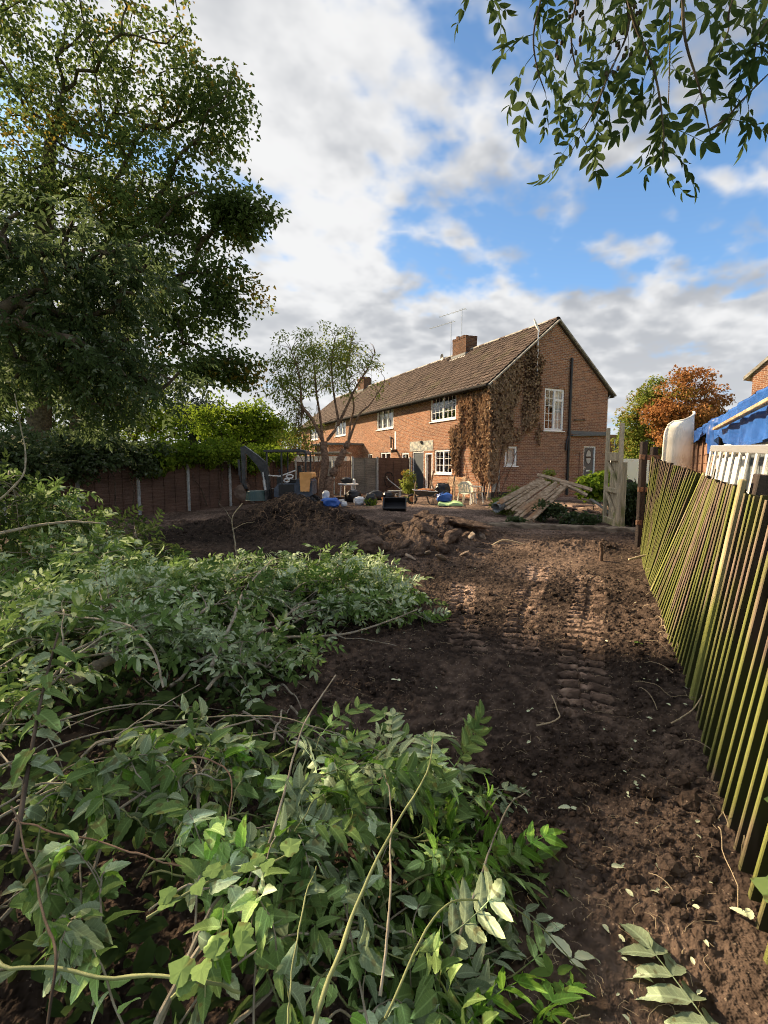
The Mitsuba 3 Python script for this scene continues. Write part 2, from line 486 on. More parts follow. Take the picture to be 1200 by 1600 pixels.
leafmat('leaf_dead', leaf_fn((0.085, 0.050, 0.033), (0.30, 0.180, 0.110), (0.36, 0.25, 0.16), 11.0, 0.56, pale=(0.46, 0.32, 0.20), ps=15.0, pt=.56), 0.3, 0.6)
# ================================================================ the ground
def bump2(x, y, cx, cy, sx, sy, a=0.0, p=1.0):
    c, s = math.cos(a), math.sin(a)
    u, v = ((x - cx) * c + (y - cy) * s) / sx, (-(x - cx) * s + (y - cy) * c) / sy
    return np.exp(-(u * u + v * v) ** p)




def ground_base(x, y):
    """soil level without its fine roughness"""
    h = 0.05 * (meshkit.fbm(np.stack([x * 0.7, y * 0.7, x * 0], -1), 2, 1) - 0.5)
    h = h + 0.84 * bump2(x, y, -1.95, 10.3, 1.15, 1.1, 0.1, 0.8) + 0.42 * bump2(x, y, -0.75, 9.2, 0.85, 0.8) + 0.22 * bump2(x, y, -3.7, 10.0, 1.3, 0.9, 0.3) + 0.16 * bump2(x, y, -5.2, 11.2, 1.7, 0.8, 0.5)
    h = h + 0.50 * bump2(x, y, 0.85, 8.6, 0.62, 0.75, 0.2, 0.9) + 0.26 * bump2(x, y, 1.75, 9.5, 0.75, 0.40, 0.1) + 0.13 * bump2(x, y, 2.9, 8.2, 1.2, 0.55)
    h = h + 0.10 * bump2(x, y, 3.7, 8.4, 0.7, 0.6)
    # soil thrown up against the fence on the right
    e = (x - 1.2) * 0.88 - (y - 1.37) * 0.47
    h = h + (0.02 + 0.10 * np.clip((y - 2.5) / 2, 0, 1)) * np.exp(-((e - 0.05) / 0.28) ** 2) * (y < 8.5)
    h = h - 0.12 * np.clip((y - 10.5) / 6, 0, 1) * np.clip((-4.0 - x) / 3, 0, 1)
    return h


def ridged(p, o, seed):
    return 1 - np.abs(2 * meshkit.fbm(p, o, seed) - 1)


def ground(x, y, fine=True):
    x, y = np.asarray(x, float), np.asarray(y, float)
    h = ground_base(x, y)
    if not fine:
        return h
    m = np.clip(h * 3.0, 0, 1)
    q = np.stack([x, y, x * 0], -1)
    rough = 0.050 * (meshkit.fbm(q * 3.3, 3, 5) - 0.5) + (0.032 + 0.15 * m) * (ridged(q * 2.6 + 3, 3, 8) - 0.7) + (0.022 + 0.048 * m) * (ridged(q * 8.5, 3, 14) - 0.6)
    rough = rough + 0.024 * (meshkit.noise(q * 34, 4) - 0.5) + 0.020 * (meshkit.noise(q * 78, 44) - 0.5)
    track = np.zeros_like(x)
    for (a, b, wd) in TRACKS:
        a, b = np.array(a), np.array(b)
        L = np.linalg.norm(b - a); t = (b - a) / L
        bend = 0.05 * np.sin(((x - a[0]) * t[0] + (y - a[1]) * t[1]) * 1.4)
        s = (x - a[0]) * t[0] + (y - a[1]) * t[1]
        c = (x - a[0]) * t[1] - (y - a[1]) * t[0] + bend
        win = np.clip((wd / 2 - np.abs(c)) / 0.03, 0, 1) * np.clip(s / 0.3, 0, 1) * np.clip((L - s) / 0.4, 0, 1)
        patch = np.clip((meshkit.noise(np.stack([x * 2.6, y * 2.6, x * 0 + wd * 9], -1), 17) - 0.08) * 5, 0, 1)
        saw = np.mod(s + 0.25 * np.abs(c) + 0.008 * meshkit.noise(q * 20, 3), 0.150) / 0.150
        bar = np.clip((0.55 - np.abs(saw - 0.5) * 2) * 4, 0, 1)
        lug = bar * (0.35 + 0.65 * (np.abs(c) > 0.03))
        track = np.maximum(track, win * patch)
        rough = rough * (1 - 0.88 * win * patch) + win * patch * (-0.034 + (0.034 + 0.022 * meshkit.noise(q * 11, 31)) * lug)
    # patches that were smoothed by the digger
    flat = np.clip((meshkit.fbm(q * 0.8 + 4, 2, 9) - 0.45) * 5, 0, 1) * (h < 0.12)
    rough = rough * (1 - 0.40 * flat * (1 - track))
    return h + rough


def gz(x, y):
    return float(ground(np.array([x]), np.array([y]))[0])


az = np.concatenate([np.linspace(-75, -43, 14)[:-1], np.linspace(-43, -13, 170)[:-1], np.linspace(-13, 39, 400)[:-1], np.linspace(39, 75, 16)])
rr = np.concatenate([np.geomspace(0.35, 13.5, 850)[:-1], np.geomspace(13.5, 34, 110)])
A, R_ = np.meshgrid(np.radians(az), rr, indexing='xy')
GX, GY = R_ * np.sin(A), R_ * np.cos(A)
inside = (GX > -14.5) & (GX < 9.5) & ((GX * 0.835 - GY * 0.55) > (-8.05 * 0.835 - 15.6 * 0.55) - 0.6)   # this side of the left fence
edge = (GX - 1.2) * 0.88 - (GY - 1.37) * 0.47
inside &= ~((edge > 0.55) & (GY < 10.4)) & ~((GX > 8.8) & (GY < 22))
GZ = ground(GX, GY) + 0.0
n, m = GX.shape
idx = np.arange(n * m).reshape(n, m)
quad = np.stack([idx[:-1, :-1], idx[:-1, 1:], idx[1:, 1:], idx[1:, :-1]], -1).reshape(-1, 4)
quad = quad[inside.reshape(-1)[quad].all(1)]
fa = np.vstack([quad[:, [0, 2, 1]], quad[:, [0, 3, 2]]])
used = np.unique(fa); remap = np.full(n * m, -1); remap[used] = np.arange(len(used))
gv = np.stack([GX, GY, GZ], -1).reshape(-1, 3)[used]
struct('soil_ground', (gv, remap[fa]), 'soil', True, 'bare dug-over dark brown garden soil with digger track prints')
# wide land around, a little lower, and the lawn beyond the gate
b = MB(); S = 1500.0
b.add([[-S, -S, -0.32], [S, -S, -0.32], [S, S, -0.32], [-S, S, -0.32]], [[0, 1, 2, 3]])
b.put('ground', 'grass'); tag('ground', 'flat grassy land around the gardens', kind='structure')
b = MB()
b.add([[9.2, 20.5, -0.05], [20.0, 20.5, -0.05], [60, 75, -0.05], [18, 75, -0.05]], [[0, 1, 2, 3]])
b.put('lawn', 'grass'); tag('lawn', 'bright green lawn seen through the gap beside the open gate', kind='structure')
# dirty edge of the old path in front of the timber pile
pbr('dirty_concrete', mottled((0.075, 0.055, 0.040), (0.20, 0.16, 0.12), 9), 0.95, specular=0.15)
q_ = spline([(2.3, 11.95, .02), (2.9, 11.75, .05), (3.9, 11.33, .07), (4.75, 11.02, .07), (5.7, 10.68, .06)], 120)
k_ = np.linspace(0, 1, 7); sec = np.stack([np.array([-.34, -.30, -.1, .12, .16, .17, .18]), np.array([-.08, .03, .06, .05, .02, -.06, -.14])], 1)
t_ = unit(np.gradient(q_, axis=0)); s_ = np.stack([t_[:, 1], -t_[:, 0], t_[:, 0] * 0], -1)
pv = q_[:, None] + sec[None, :, :1] * s_[:, None] * -1 * -1 + sec[None, :, 1:] * np.array([0, 0, 1.0])
pv = pv + ((meshkit.fbm(pv * 6, 4, 12) - .5) * .12)[..., None] * np.array([.5, .5, .7])
i = np.arange(120 * 7).reshape(120, 7)
b = MB(); b.add(pv.reshape(-1, 3), np.stack([i[:-1, :-1], i[1:, :-1], i[1:, 1:], i[:-1, 1:]], -1).reshape(-1, 4))
b.put('path_edge', 'dirty_concrete', None, 40); tag('path_edge', 'broken dirty path edge in front of the timber pile', kind='structure')

# loose clods on the soil
def lump(seed, sub=0):
    m = trimesh.creation.icosphere(subdivisions=sub)
    v = np.array(m.vertices)
    g = np.random.default_rng(seed)
    v = v * (0.75 + 0.5 * meshkit.noise(v * 1.7 + seed * 3.1, seed))[:, None] * [1, g.uniform(0.7, 1), g.uniform(0.55, 0.8)]
    return v, np.array(m.faces)


def on_soil(x, y):
    e = (x - 1.2) * 0.88 - (y - 1.37) * 0.47
    return (e < 0.0) & (x * 0.835 - y * 0.55 > -15.0) & (y < 22) & ~((x > 4.4) & (y > 10.5))


b = MB()
N = 20000
r = np.exp(rng.uniform(np.log(1.0), np.log(14), N)); t = np.radians(rng.uniform(-30, 37, N))
x, y = r * np.sin(t), r * np.cos(t)
ok = on_soil(x, y) & (meshkit.noise(np.stack([x * 1.5, y * 1.5, x * 0], -1), 6) + 0.25 * (ground_base(x, y) > 0.12) > 0.38)
x, y = x[ok], y[ok]
sz = np.clip(rng.lognormal(-4.95, 0.72, len(x)), 0.003, 0.055) * (1 + 0.9 * np.clip(ground_base(x, y) * 3, 0, 1))
lz = ground(x, y)
for i in range(5):
    k = np.arange(len(x)) % 5 == i
    v, f = lump(i, 0)
    b.add(*scatter(v, f, frames(rand_unit(k.sum()) * [1, 1, 0.3], np.tile([0, 0, 1.0], (k.sum(), 1))), np.stack([x, y, lz + sz * 0.25], -1)[k], sz[k]))
b.put('soil_clods', 'soil', kind='stuff'); tag('soil_clods', 'loose crumbs and clods of dark soil scattered over the dug ground', 'soil')

# bigger clods, stones and turf slabs one could pick up
def lump_thing(name, label, cat, p, s, mat, seed, sub=2, group=None, rot=None):
    v, f = lump(seed, sub)
    s = np.asarray(s, float)
    v = v * s
    v = v + (meshkit.fbm(v * 14 + seed, 3, seed)[:, None] - 0.5) * 0.35 * s.mean() * unit(v)
    if rot is not None:
        v = v @ np.array(rot).T
    k = obj(name, (v + np.asarray(p, float), f), mat, None, 50)
    return tag(k, label, cat, group)


def rz(a):
    return np.array([[math.cos(a), -math.sin(a), 0], [math.sin(a), math.cos(a), 0], [0, 0, 1.0]])


def ry(a):
    return np.array([[math.cos(a), 0, math.sin(a)], [0, 1, 0], [-math.sin(a), 0, math.cos(a)]])


lump_thing('root_ball', 'round dark fibrous root ball beside the ash cuttings, in front of the big soil heap', 'root ball', (-0.28, 7.75, 0.20), (0.34, 0.32, 0.30), 'soil', 51, 3)
CLOD_AT = ['at the left foot of the smaller heap', 'low on the front left of the smaller heap', 'at the front middle of the smaller heap', 'low on the front right of the smaller heap', 'in the middle of the smaller heap', 'near the top of the smaller heap', 'halfway up the left side of the smaller heap', 'at the right foot of the smaller heap', 'on the left shoulder of the smaller heap', 'at the back of the smaller heap']
for i, (x, y, s, a) in enumerate([(0.35, 8.0, 0.16, .3), (0.62, 7.75, 0.20, 1.0), (0.95, 7.75, 0.18, 2.0), (1.15, 8.05, 0.22, .6), (0.7, 8.3, 0.2, 2.5), (1.05, 8.5, 0.18, .9), (0.45, 8.6, 0.17, 1.7), (1.4, 8.3, 0.15, .2), (0.25, 8.4, .15, 2.2), (0.8, 8.9, .2, .1)]):
    lump_thing('soil_clod', 'large broken clod of dry brown soil ' + CLOD_AT[i], 'clod', (x, y, float(ground_base(np.array([x]), np.array([y]))[0]) + 0.05), (s, s * 0.7, s * 0.5), 'soil', 60 + i, 2, 'large clods on the smaller soil heap', rz(a) @ ry(-0.5))
for i, (x, y, s) in enumerate([(0.42, 7.45, 0.10), (0.9, 7.35, 0.13), (0.70, 7.6, 0.08), (1.3, 7.6, 0.09), (1.6, 8.7, 0.11), (1.9, 9.1, 0.12)]):
    lump_thing('stone', 'pale flat stone ' + ['at the left foot of the smaller soil heap', 'at the front foot of the smaller soil heap', 'half buried low on the left of the smaller soil heap', 'at the right foot of the smaller soil heap', 'right of the smaller soil heap, nearer one', 'right of the smaller soil heap, farther one'][i], 'stone', (x, y, gz(x, y) + 0.04), (s, s * 0.7, s * 0.45), 'stone', 80 + i, 2, 'pale stones on the smaller heap', rz(i) @ ry(0.5))
lump_thing('turf_slab', 'long lifted slab of turf lying across the back of the smaller heap', 'turf slab', (1.35, 9.35, 0.44), (0.75, 0.28, 0.10), 'soil', 91, 3, None, rz(-0.35) @ ry(0.12))
lump_thing('turf_slab', 'dark lifted turf sod sticking up at the left end of the long slab', 'turf slab', (0.70, 9.55, 0.46), (0.26, 0.2, 0.13), 'soil', 92, 3, None, rz(0.5) @ ry(-0.6))
lump_thing('turf_slab', 'ragged sod standing on edge at the top left of the smaller heap', 'turf slab', (0.22, 9.05, 0.34), (0.2, 0.14, 0.16), 'soil', 93, 3)
# ================================================================ the terrace of brick houses
Z3 = np.array([0, 0, 1.0])
HR = np.stack([HU, HV, Z3], 1)
LW, GW, EAVE, RIDGE = 7.268, 6.982, 5.183, 8.003
SL = (RIDGE - EAVE) / (GW / 2)


def W3(u, w, z):
    return HC + u * HU + w * HV + np.array([0, 0, z])


class Frame:
    """a wall's face: origin, direction along it (X), outward normal (N)"""

    def __init__(s, O, X, N):
        s.O, s.X, s.N = np.asarray(O, float), unit(X), unit(N)
        s.R = np.stack([s.X, s.N, Z3], 1)

    def p(s, x, z, d=0.0):
        return s.O + s.X * x + s.N * d + np.array([0, 0, z])

    def box(s, b, x0, x1, z0, z1, d0, d1, bevel=0.0):
        return b.box(s.p((x0 + x1) / 2, (z0 + z1) / 2, (d0 + d1) / 2), [abs(x1 - x0) / 2, abs(d1 - d0) / 2, abs(z1 - z0) / 2], s.R, bevel)


GARDEN, GABLE = Frame(HC, HV, -HU), Frame(HC, HU, -HV)


def window(parent, F, x0, x1, z0, z1, lights, mat='upvc_white', curtain=None, sill=True, inset=0.05):
    """lights: (x fractions a, b, z fractions c, d, columns, rows of panes)"""
    b = MB(); fw, d0, d1 = 0.05, -inset - 0.06, -inset
    F.box(b, x0, x0 + fw, z0, z1, d0, d1, 0.006); F.box(b, x1 - fw, x1, z0, z1, d0, d1, 0.006)
    F.box(b, x0 + fw, x1 - fw, z0, z0 + fw, d0, d1, 0.006); F.box(b, x0 + fw, x1 - fw, z1 - fw, z1, d0, d1, 0.006)
    k = b.put('window', mat, parent)
    ix, iz = x1 - x0 - 2 * fw, z1 - z0 - 2 * fw
    for (fa, fb, fc, fd, nc, nr) in lights:
        a, c_, e, g = x0 + fw + fa * ix + 0.002, x0 + fw + fb * ix - 0.002, z0 + fw + fc * iz + 0.002, z0 + fw + fd * iz - 0.002
        s = MB(); sw = 0.05
        F.box(s, a, a + sw, e, g, d0 + .004, d1 + .018, 0.006); F.box(s, c_ - sw, c_, e, g, d0 + .004, d1 + .018, 0.006)
        F.box(s, a + sw, c_ - sw, e, e + sw, d0 + .004, d1 + .018, 0.006); F.box(s, a + sw, c_ - sw, g - sw, g, d0 + .004, d1 + .018, 0.006)
        s.put('sash', mat, k)
        pa, pb, pc, pd = a + sw, c_ - sw, e + sw, g - sw
        q = MB()
        for i in range(1, nc):
            x = pa + (pb - pa) * i / nc
            F.box(q, x - .010, x + .010, pc, pd, d0 + .022, d0 + .050)
        for j in range(1, nr):
            z = pc + (pd - pc) * j / nr
            F.box(q, pa, pb, z - .010, z + .010, d0 + .024, d0 + .048)
        if q.n:
            q.put('glazing_bars', mat, k)
        g_ = MB()
        dd = d0 + .036
        g_.add([F.p(pa, pc, dd), F.p(pb, pc, dd), F.p(pb, pd, dd), F.p(pa, pd, dd)], [[0, 1, 2, 3]])
        g_.put('pane', 'pane', k)
    if sill:
        s = MB(); F.box(s, x0 - 0.05, x1 + 0.05, z0 - 0.05, z0 - .002, -inset - 0.05, 0.06, 0.008)
        s.put('sill', mat, k)
    if curtain:
        for (a, c_) in curtain:
            n_ = 40
            xs = np.linspace(x0 + a * (x1 - x0), x0 + c_ * (x1 - x0), n_)
            dd = -inset - 0.16 + 0.022 * np.sin(np.arange(n_) * 1.15)
            pt = np.array([F.p(x, z, d) for x, d in zip(xs, dd) for z in (z0, z1)])
            i = np.arange(n_ - 1) * 2
            q = MB(); q.add(pt, np.stack([i, i + 1, i + 3, i + 2], 1)); q.put('curtain', 'curtain', k)
    return k


def tile_base():
    n_ = 9
    x = np.linspace(0, 1, n_)
    z = 0.020 * np.maximum(0, np.sin(x * np.pi * 2 - 0.6)) ** 0.8 + 0.006 * np.cos(x * np.pi)
    lo, hi = [], []
    v = []
    for (y, dz) in ((0, 0.0), (0, 0.022), (1, 0.004)):
        for i in range(n_):
            v.append([x[i] * 0.305, y * 0.36, z[i] + dz])
    i = np.arange(n_ - 1)
    f = np.vstack([np.stack([i, i + 1, i + 1 + n_, i + n_], 1), np.stack([i + n_, i + n_ + 1, i + 1 + 2 * n_, i + 2 * n_], 1)])
    return np.array(v), np.vstack([f[:, [0, 1, 2]], f[:, [0, 2, 3]]])


def house(i, key, openings, front=True):
    """one dwelling of the terrace: w from i*LW to (i+1)*LW"""
    w0, w1 = i * LW, (i + 1) * LW
    b = MB()
    poly = sbox(w0, -0.3, w1, EAVE - 0.002)
    for (a, c, d, e) in openings:
        poly = poly.difference(sbox(a, d, c, e))
    b.prism(poly, W3(0, 0, 0), HV, Z3, 0.24)
    b.prism(sbox(w0, -0.3, w1, EAVE - 0.002), W3(GW, 0, 0), HV, Z3, -0.24)
    b.put('garden_wall', 'brickwork', key)
    cx, sy = GW / 2, 0.35
    ang = math.atan(SL)
    down = unit(-HU - Z3 * SL)      # down the garden slope
    nrm = unit(-HU * SL + Z3)
    R = np.stack([HV, -down, nrm], 1)
    r = MB()
    for sgn in (-1, 1):             # the two slopes of the roof deck
        u_out = cx + sgn * (cx + sy)
        z_out = EAVE - sy * SL
        p0, p1 = W3(u_out, 0, z_out), W3(cx, 0, RIDGE)
        o = 0.10 if i == 0 else 0.0
        a0, a1 = w0 - o, w1 + (0.1 if i == 3 else 0)
        top = [W3(u_out, a0, z_out), W3(u_out, a1, z_out), W3(cx, a1, RIDGE), W3(cx, a0, RIDGE)]
        dz = np.array([0, 0, -0.14])
        v = np.array(top + [t + dz for t in top]) + np.array([0, 0, 0.03])
        r.add(v, [[0, 1, 2, 3], [4, 7, 6, 5], [0, 4, 5, 1], [1, 5, 6, 2], [2, 6, 7, 3], [3, 7, 4, 0]])
    rk = r.put('roof', 'lead_grey' if False else 'roof_tile', key)
    tv, tf = tile_base()
    gauge, wd = 0.295, 0.3
    rows = int(math.hypot(cx + sy, (cx + sy) * SL) / gauge)
    P = []
    start = W3(cx - (cx + sy) - 0.03, 0, EAVE - sy * SL - 0.03 * SL) + nrm * 0.055
    o = 0.10 if i == 0 else 0.0
    ncol = int(round((w1 - w0 + o) / wd)) + (1 if i == 0 else 0)
    for jr in range(rows + 1):
        for jc in range(ncol):
            P.append(start + HV * (w0 - o + jc * (w1 - w0 + o) / ncol) - down * jr * gauge + nrm * rng.normal(0, 0.004) + HV * rng.normal(0, 0.003))
    P = np.array(P)
    Rt = np.repeat((R @ np.array([[1, 0, 0], [0, math.cos(.06), -math.sin(-.06)], [0, math.sin(-.06), math.cos(.06)]]))[None], len(P), 0)
    obj('tile_courses', scatter(tv, tf, Rt, P), 'roof_tile', rk, 40, kind='stuff')
    nr = int((w1 - w0) / 0.42)
    for j in range(nr):             # ridge tiles
        q = MB(); a = np.linspace(0, np.pi, 7)
        e0, e1 = w0 + (w1 - w0) * j / nr - (o if j == 0 else 0), w0 + (w1 - w0) * (j + 1) / nr
        sc = 1.0 + 0.06 * rng.random()
        pts = np.array([W3(cx + 0.13 * sc * math.cos(t), w, RIDGE + 0.03 + 0.10 * sc * math.sin(t)) for w in (e0 + .006, e1 - .006) for t in a])
        k = np.arange(6)
        q.add(pts, np.stack([k, k + 1, k + 8, k + 7], 1)); q.put('ridge_tile', 'concrete' if j % 4 else 'roof_tile', rk, 40)
    g = MB(); gz_ = EAVE - sy * SL - 0.03
    g.tube([W3(-sy - 0.07, w0 - o, gz_), W3(-sy - 0.07, w1, gz_)], 0.06, 8); g.put('gutter', 'gutter_black', key, 40)
    f = MB(); f.box(W3(-sy + 0.04, (w0 + w1) / 2, gz_ - 0.01), [0.014, (w1 - w0) / 2, 0.09], HR); f.put('fascia', 'gutter_black', key)
    s = MB(); s.box(W3(-sy / 2 + 0.02, (w0 + w1) / 2, EAVE - 0.16), [sy / 2 - 0.03, (w1 - w0) / 2 - 0.004, 0.008], HR); s.put('soffit', 'lead_grey', key)
    return rk


# ---- near end house
near = thing('brick_house', 'brick end house of the terrace with dead creeper over its corner', 'house')
UPW, LOW, DOORW, OPENW = (2.762, 5.126, 3.728, 4.981), (3.04, 4.67, 1.06, 2.29), (5.78, 7.02, 0.0, 2.25), (4.86, 5.58, 0.0, 2.14)
rk = house(0, near, [UPW, LOW, DOORW, OPENW])
grid33 = [(0, .5, 0, 1, 3, 3), (.5, 1, 0, 1, 3, 3)]
k = window(near, GARDEN, *UPW, grid33)
k = window(near, GARDEN, *LOW, [(0, .5, 0, 1, 2, 3), (.5, 1, 0, 1, 2, 3)])
# gable wall with its openings
GWIN, GSMALL, GDOOR = (2.904, 4.126, 3.087, 4.991), (0.70, 1.41, 1.47, 2.34), (5.50, 6.32, 0.30, 2.42)
gp = Polygon([(0.001, -0.3), (GW - .001, -0.3), (GW - .001, EAVE), (GW / 2, RIDGE - 0.02), (0.001, EAVE)])
for (a, c, d, e) in (GWIN, GSMALL, GDOOR):
    gp = gp.difference(sbox(a, d, c, e))
gp = gp.difference(sbox(4.70, 0.25, 5.26, 2.15))
b = MB(); b.prism(gp, W3(0, -0.002, 0), HU, Z3, -0.24)
GABLE.box(b, 4.70, 5.26, 0.25, 2.15, -0.20, -0.045)
b.put('gable_wall', 'brickwork', near)
b = MB(); b.prism(Polygon([(0.3, 0), (GW - .3, 0), (GW - .3, EAVE), (GW / 2, RIDGE - 0.3), (0.3, EAVE)]), W3(0, LW - 0.1, 0), HU, Z3, -0.1); b.put('party_wall', 'interior_dark', near)
b = MB(); b.box(W3(GW / 2, LW / 2, 2.65), [GW / 2 - 0.26, LW / 2 - .3, 0.1], HR); b.box(W3(GW / 2, LW / 2, -0.1), [GW / 2 - .26, LW / 2 - .3, 0.1], HR); b.put('floor', 'interior_dark', near)
window(near, GABLE, *GWIN, [(0, .52, 0, 1, 2, 5), (.52, 1, .74, 1, 2, 1), (.52, 1, 0, .74, 2, 3)], curtain=[(.55, .98)])
window(near, GABLE, *GSMALL, [(0, 1, 0, 1, 1, 1)], curtain=[(.05, .95)])
# verge: mortar line and brick-on-edge under it
for sgn, e in ((-1, -0.36), (1, GW + 0.36)):
    v = MB(); v.bar(W3(e, -0.14, EAVE - 0.36 * SL - 0.03), W3(GW / 2, -0.14, RIDGE - 0.02), 0.06, 0.13, HV)
    v.put('verge', 'concrete', near)
# soldier course over the gable window
for j in range(17):
    s = MB(); x = GWIN[0] - 0.03 + j * 0.0755
    GABLE.box(s, x, x + 0.064, GWIN[3] + 0.01, GWIN[3] + 0.225, -0.05, 0.012 + 0.004 * rng.random()); s.put('lintel_brick', 'brickwork', near)


def glazed_door(parent, F, x0, x1, z0, z1, mat, lens=True, name='door'):
    b = MB(); fw = 0.065
    F.box(b, x0, x0 + fw, z0, z1, -0.14, -0.03, .006); F.box(b, x1 - fw, x1, z0, z1, -0.14, -0.03, .006); F.box(b, x0 + fw, x1 - fw, z1 - fw, z1, -0.14, -0.03, .006)
    k = b.put(name, 'upvc_white', parent)
    l = MB(); F.box(l, x0 + fw + .004, x1 - fw - .004, z0 + 0.02, z1 - fw - .004, -0.12, -0.07, .008); l.put('leaf', mat, k)
    cx = (x0 + x1) / 2
    if lens:
        a = np.linspace(0, 2 * np.pi, 28, endpoint=False)
        cz = z1 - 0.52
        el = Polygon([(cx + 0.20 * math.cos(t), cz + 0.36 * math.sin(t)) for t in a])
        rim = el.difference(el.buffer(-0.025)).union(sbox(cx - .2, cz - .05, cx + .2, cz + .03).intersection(el))
        q = MB(); q.prism(rim, F.p(0, 0, -0.07), F.X, Z3, 0.015 if np.cross(F.X, Z3) @ F.N > 0 else -0.015); q.put('glass_frame', 'plastic_black', k)
        q = MB(); q.prism(el.buffer(-0.024), F.p(0, 0, -0.0695), F.X, Z3, 0.005 if np.cross(F.X, Z3) @ F.N > 0 else -0.005); q.put('obscured_glass', 'curtain_glass', k)
        q = MB(); F.box(q, cx - 0.13, cx + 0.13, z0 + 0.90, z0 + 0.97, -0.07, -0.058, .004); q.put('letterbox', 'upvc_white', k)
    h = MB(); hx = x0 + fw + 0.07 if lens else x0 + fw + .09
    F.box(h, hx - 0.012, hx + 0.012, z0 + 0.98, z0 + 1.16, -0.07, -0.06, .003); F.box(h, hx - 0.008, hx + 0.11, z0 + 1.06, z0 + 1.08, -0.06, -0.035, .004); h.put('handle', 'aluminium', k)
    return k


pbr('curtain_glass', (0.35, 0.37, 0.36), 0.25)
glazed_door(near, GABLE, *GDOOR[:2], *GDOOR[2:], 'grey_door')
glazed_door(near, GARDEN, *DOORW[:2], *DOORW[2:], 'grey_door', False)
b = MB(); GARDEN.box(b, OPENW[0], OPENW[0] + .06, 0, 2.13, -.14, .01, .005); GARDEN.box(b, OPENW[1] - .06, OPENW[1] - .002, 0, 2.13, -.14, .01, .005); GARDEN.box(b, OPENW[0] + .06, OPENW[1] - .06, 2.07, 2.13, -.14, .01, .005)
dk = b.put('doorway', 'upvc_white', near)
for j in range(9):
    q = MB(); GARDEN.box(q, OPENW[0] + .065, OPENW[1] - .065, 0.05 + j * .222, 0.05 + j * .222 + .212, -.22, -.17 - .01 * (j % 2), .01); q.put('board', 'brown_boards', dk)
b = MB(); GARDEN.box(b, 4.80, 7.30, 2.26, 2.80, -0.02, 0.018, .01); b.put('lintel_patch', 'lintel_render', near)
pbr('lintel_render', mottled((0.16, 0.18, 0.18), (0.44, 0.42, 0.36), 8), 0.9)
b = MB(); GARDEN.box(b, 5.86, 6.06, 2.66, 2.80, 0.018, 0.10, .01); b.put('wall_lamp', 'plastic_black', near)
b = MB(); GABLE.box(b, -.02, 1.0, -0.2, 0.33, -0.05, 0.02, .008); GARDEN.box(b, 0.0, 0.9, -0.2, 0.33, -.05, .02, .008); b.put('plinth', 'plastic_black', near)
b = MB(); GABLE.box(b, 0.06, 0.46, 0.34, 1.55, -0.02, 0.014, .01); b.put('render_patch', 'lintel_render', near)
b = MB(); b.tube([W3(4.42, -0.075, 0.1), W3(4.42, -0.075, 6.42)], 0.062, 10)
for z in (0.9, 2.2, 3.0, 4.6): b.tube([W3(4.42, -0.075, z), W3(4.42, -0.075, z + 0.10)], 0.080, 10)
b.tube([W3(4.42, -0.07, 2.9), W3(4.30, -0.07, 2.62), W3(4.27, -0.07, 2.2)], 0.05, 8)
b.put('soil_pipe', 'plastic_black', near, 40)
b = MB(); b.bar(W3(4.60, -0.07, 2.90), W3(6.96, -0.07, 2.98), 0.14, 0.07, Z3); GABLE.box(b, 4.60, 6.96, 2.97, 3.12, 0.0, 0.02); b.put('flashing_ledge', 'lead_grey', near)
b = MB(); b.bar(W3(4.75, -0.03, 3.62), W3(5.45, -0.03, 3.66), 0.06, 0.045, Z3); b.put('wall_bracket', 'plastic_black', near)
b = MB(); b.tube([W3(5.62, -0.01, 4.98), W3(5.62, 0.06, 4.98)][::-1], 0.075, 12); b.put('air_vent', 'brown_boards', near)
b = MB(); b.tube(spline([W3(-.42, .55, 5.0), W3(-.30, .55, 4.86), W3(-.06, .55, 4.72), W3(-.06, .55, 4.5)], 10), 0.038, 8); b.tube([W3(-.06, .55, 4.5), W3(-.06, .55, 0.05)], 0.038, 8)
b.put('downpipe', 'plastic_black', near, 40)
b = MB(); b.tube([W3(GW + 0.06, 0.06, 0.1), W3(GW + .06, 0.06, 4.7), W3(GW + 0.3, 0.06, 5.0)], 0.036, 8); b.put('downpipe', 'upvc_white', near, 40)
b = MB(); GARDEN.box(b, 0.62, 0.78, 2.62, 2.80, 0.0, 0.12, .02); b.put('security_light', 'upvc_white', near)
# chimney on the party line
def chimney(parent, w, seed):
    b = MB(); cz0, cz1 = 6.9, 8.72
    g = np.random.default_rng(seed)
    b.box(W3(3.49, w, (cz0 + cz1) / 2), [0.38, 0.68, (cz1 - cz0) / 2], HR)
    k = b.put('chimney', 'brick_sooty', parent)
    for (a, s, z) in ((0.0, 0.035, 8.72),):
        for j in range(7):          # loose, weathered top bricks
            for u in (-0.30, -0.1, 0.1, 0.3):
                if g.random() < 0.85:
                    q = MB(); h = 0.05 + 0.10 * g.random() * (1 - abs(j - 3) / 5)
                    q.box(W3(3.49 + u, w - 0.60 + j * 0.2, z + h - .002), [0.10, 0.095, h], HR @ rz(g.normal(0, .08)), 0.01); q.put('brick', 'brick_sooty', k)
    f = MB(); f.box(W3(3.49, w, 7.72), [0.45, 0.74, 0.16], HR, 0.02); f.put('flashing', 'lead_grey', k)
    f = MB(); f.bar(W3(3.10, w - .75, 7.73), W3(3.10, w + .75, 7.73), 0.5, 0.05, unit(-HU * SL + Z3)); f.put('mortar_fillet', 'render_white', k)


chimney(near, 7.12, 3)
# ---- the other three dwellings
def upper(i):
    m = UPW if i % 2 == 0 else (2 * LW - UPW[1], 2 * LW - UPW[0], UPW[2], UPW[3])
    s = (i // 2) * 2 * LW
    return (m[0] + s, m[1] + s, m[2], m[3])


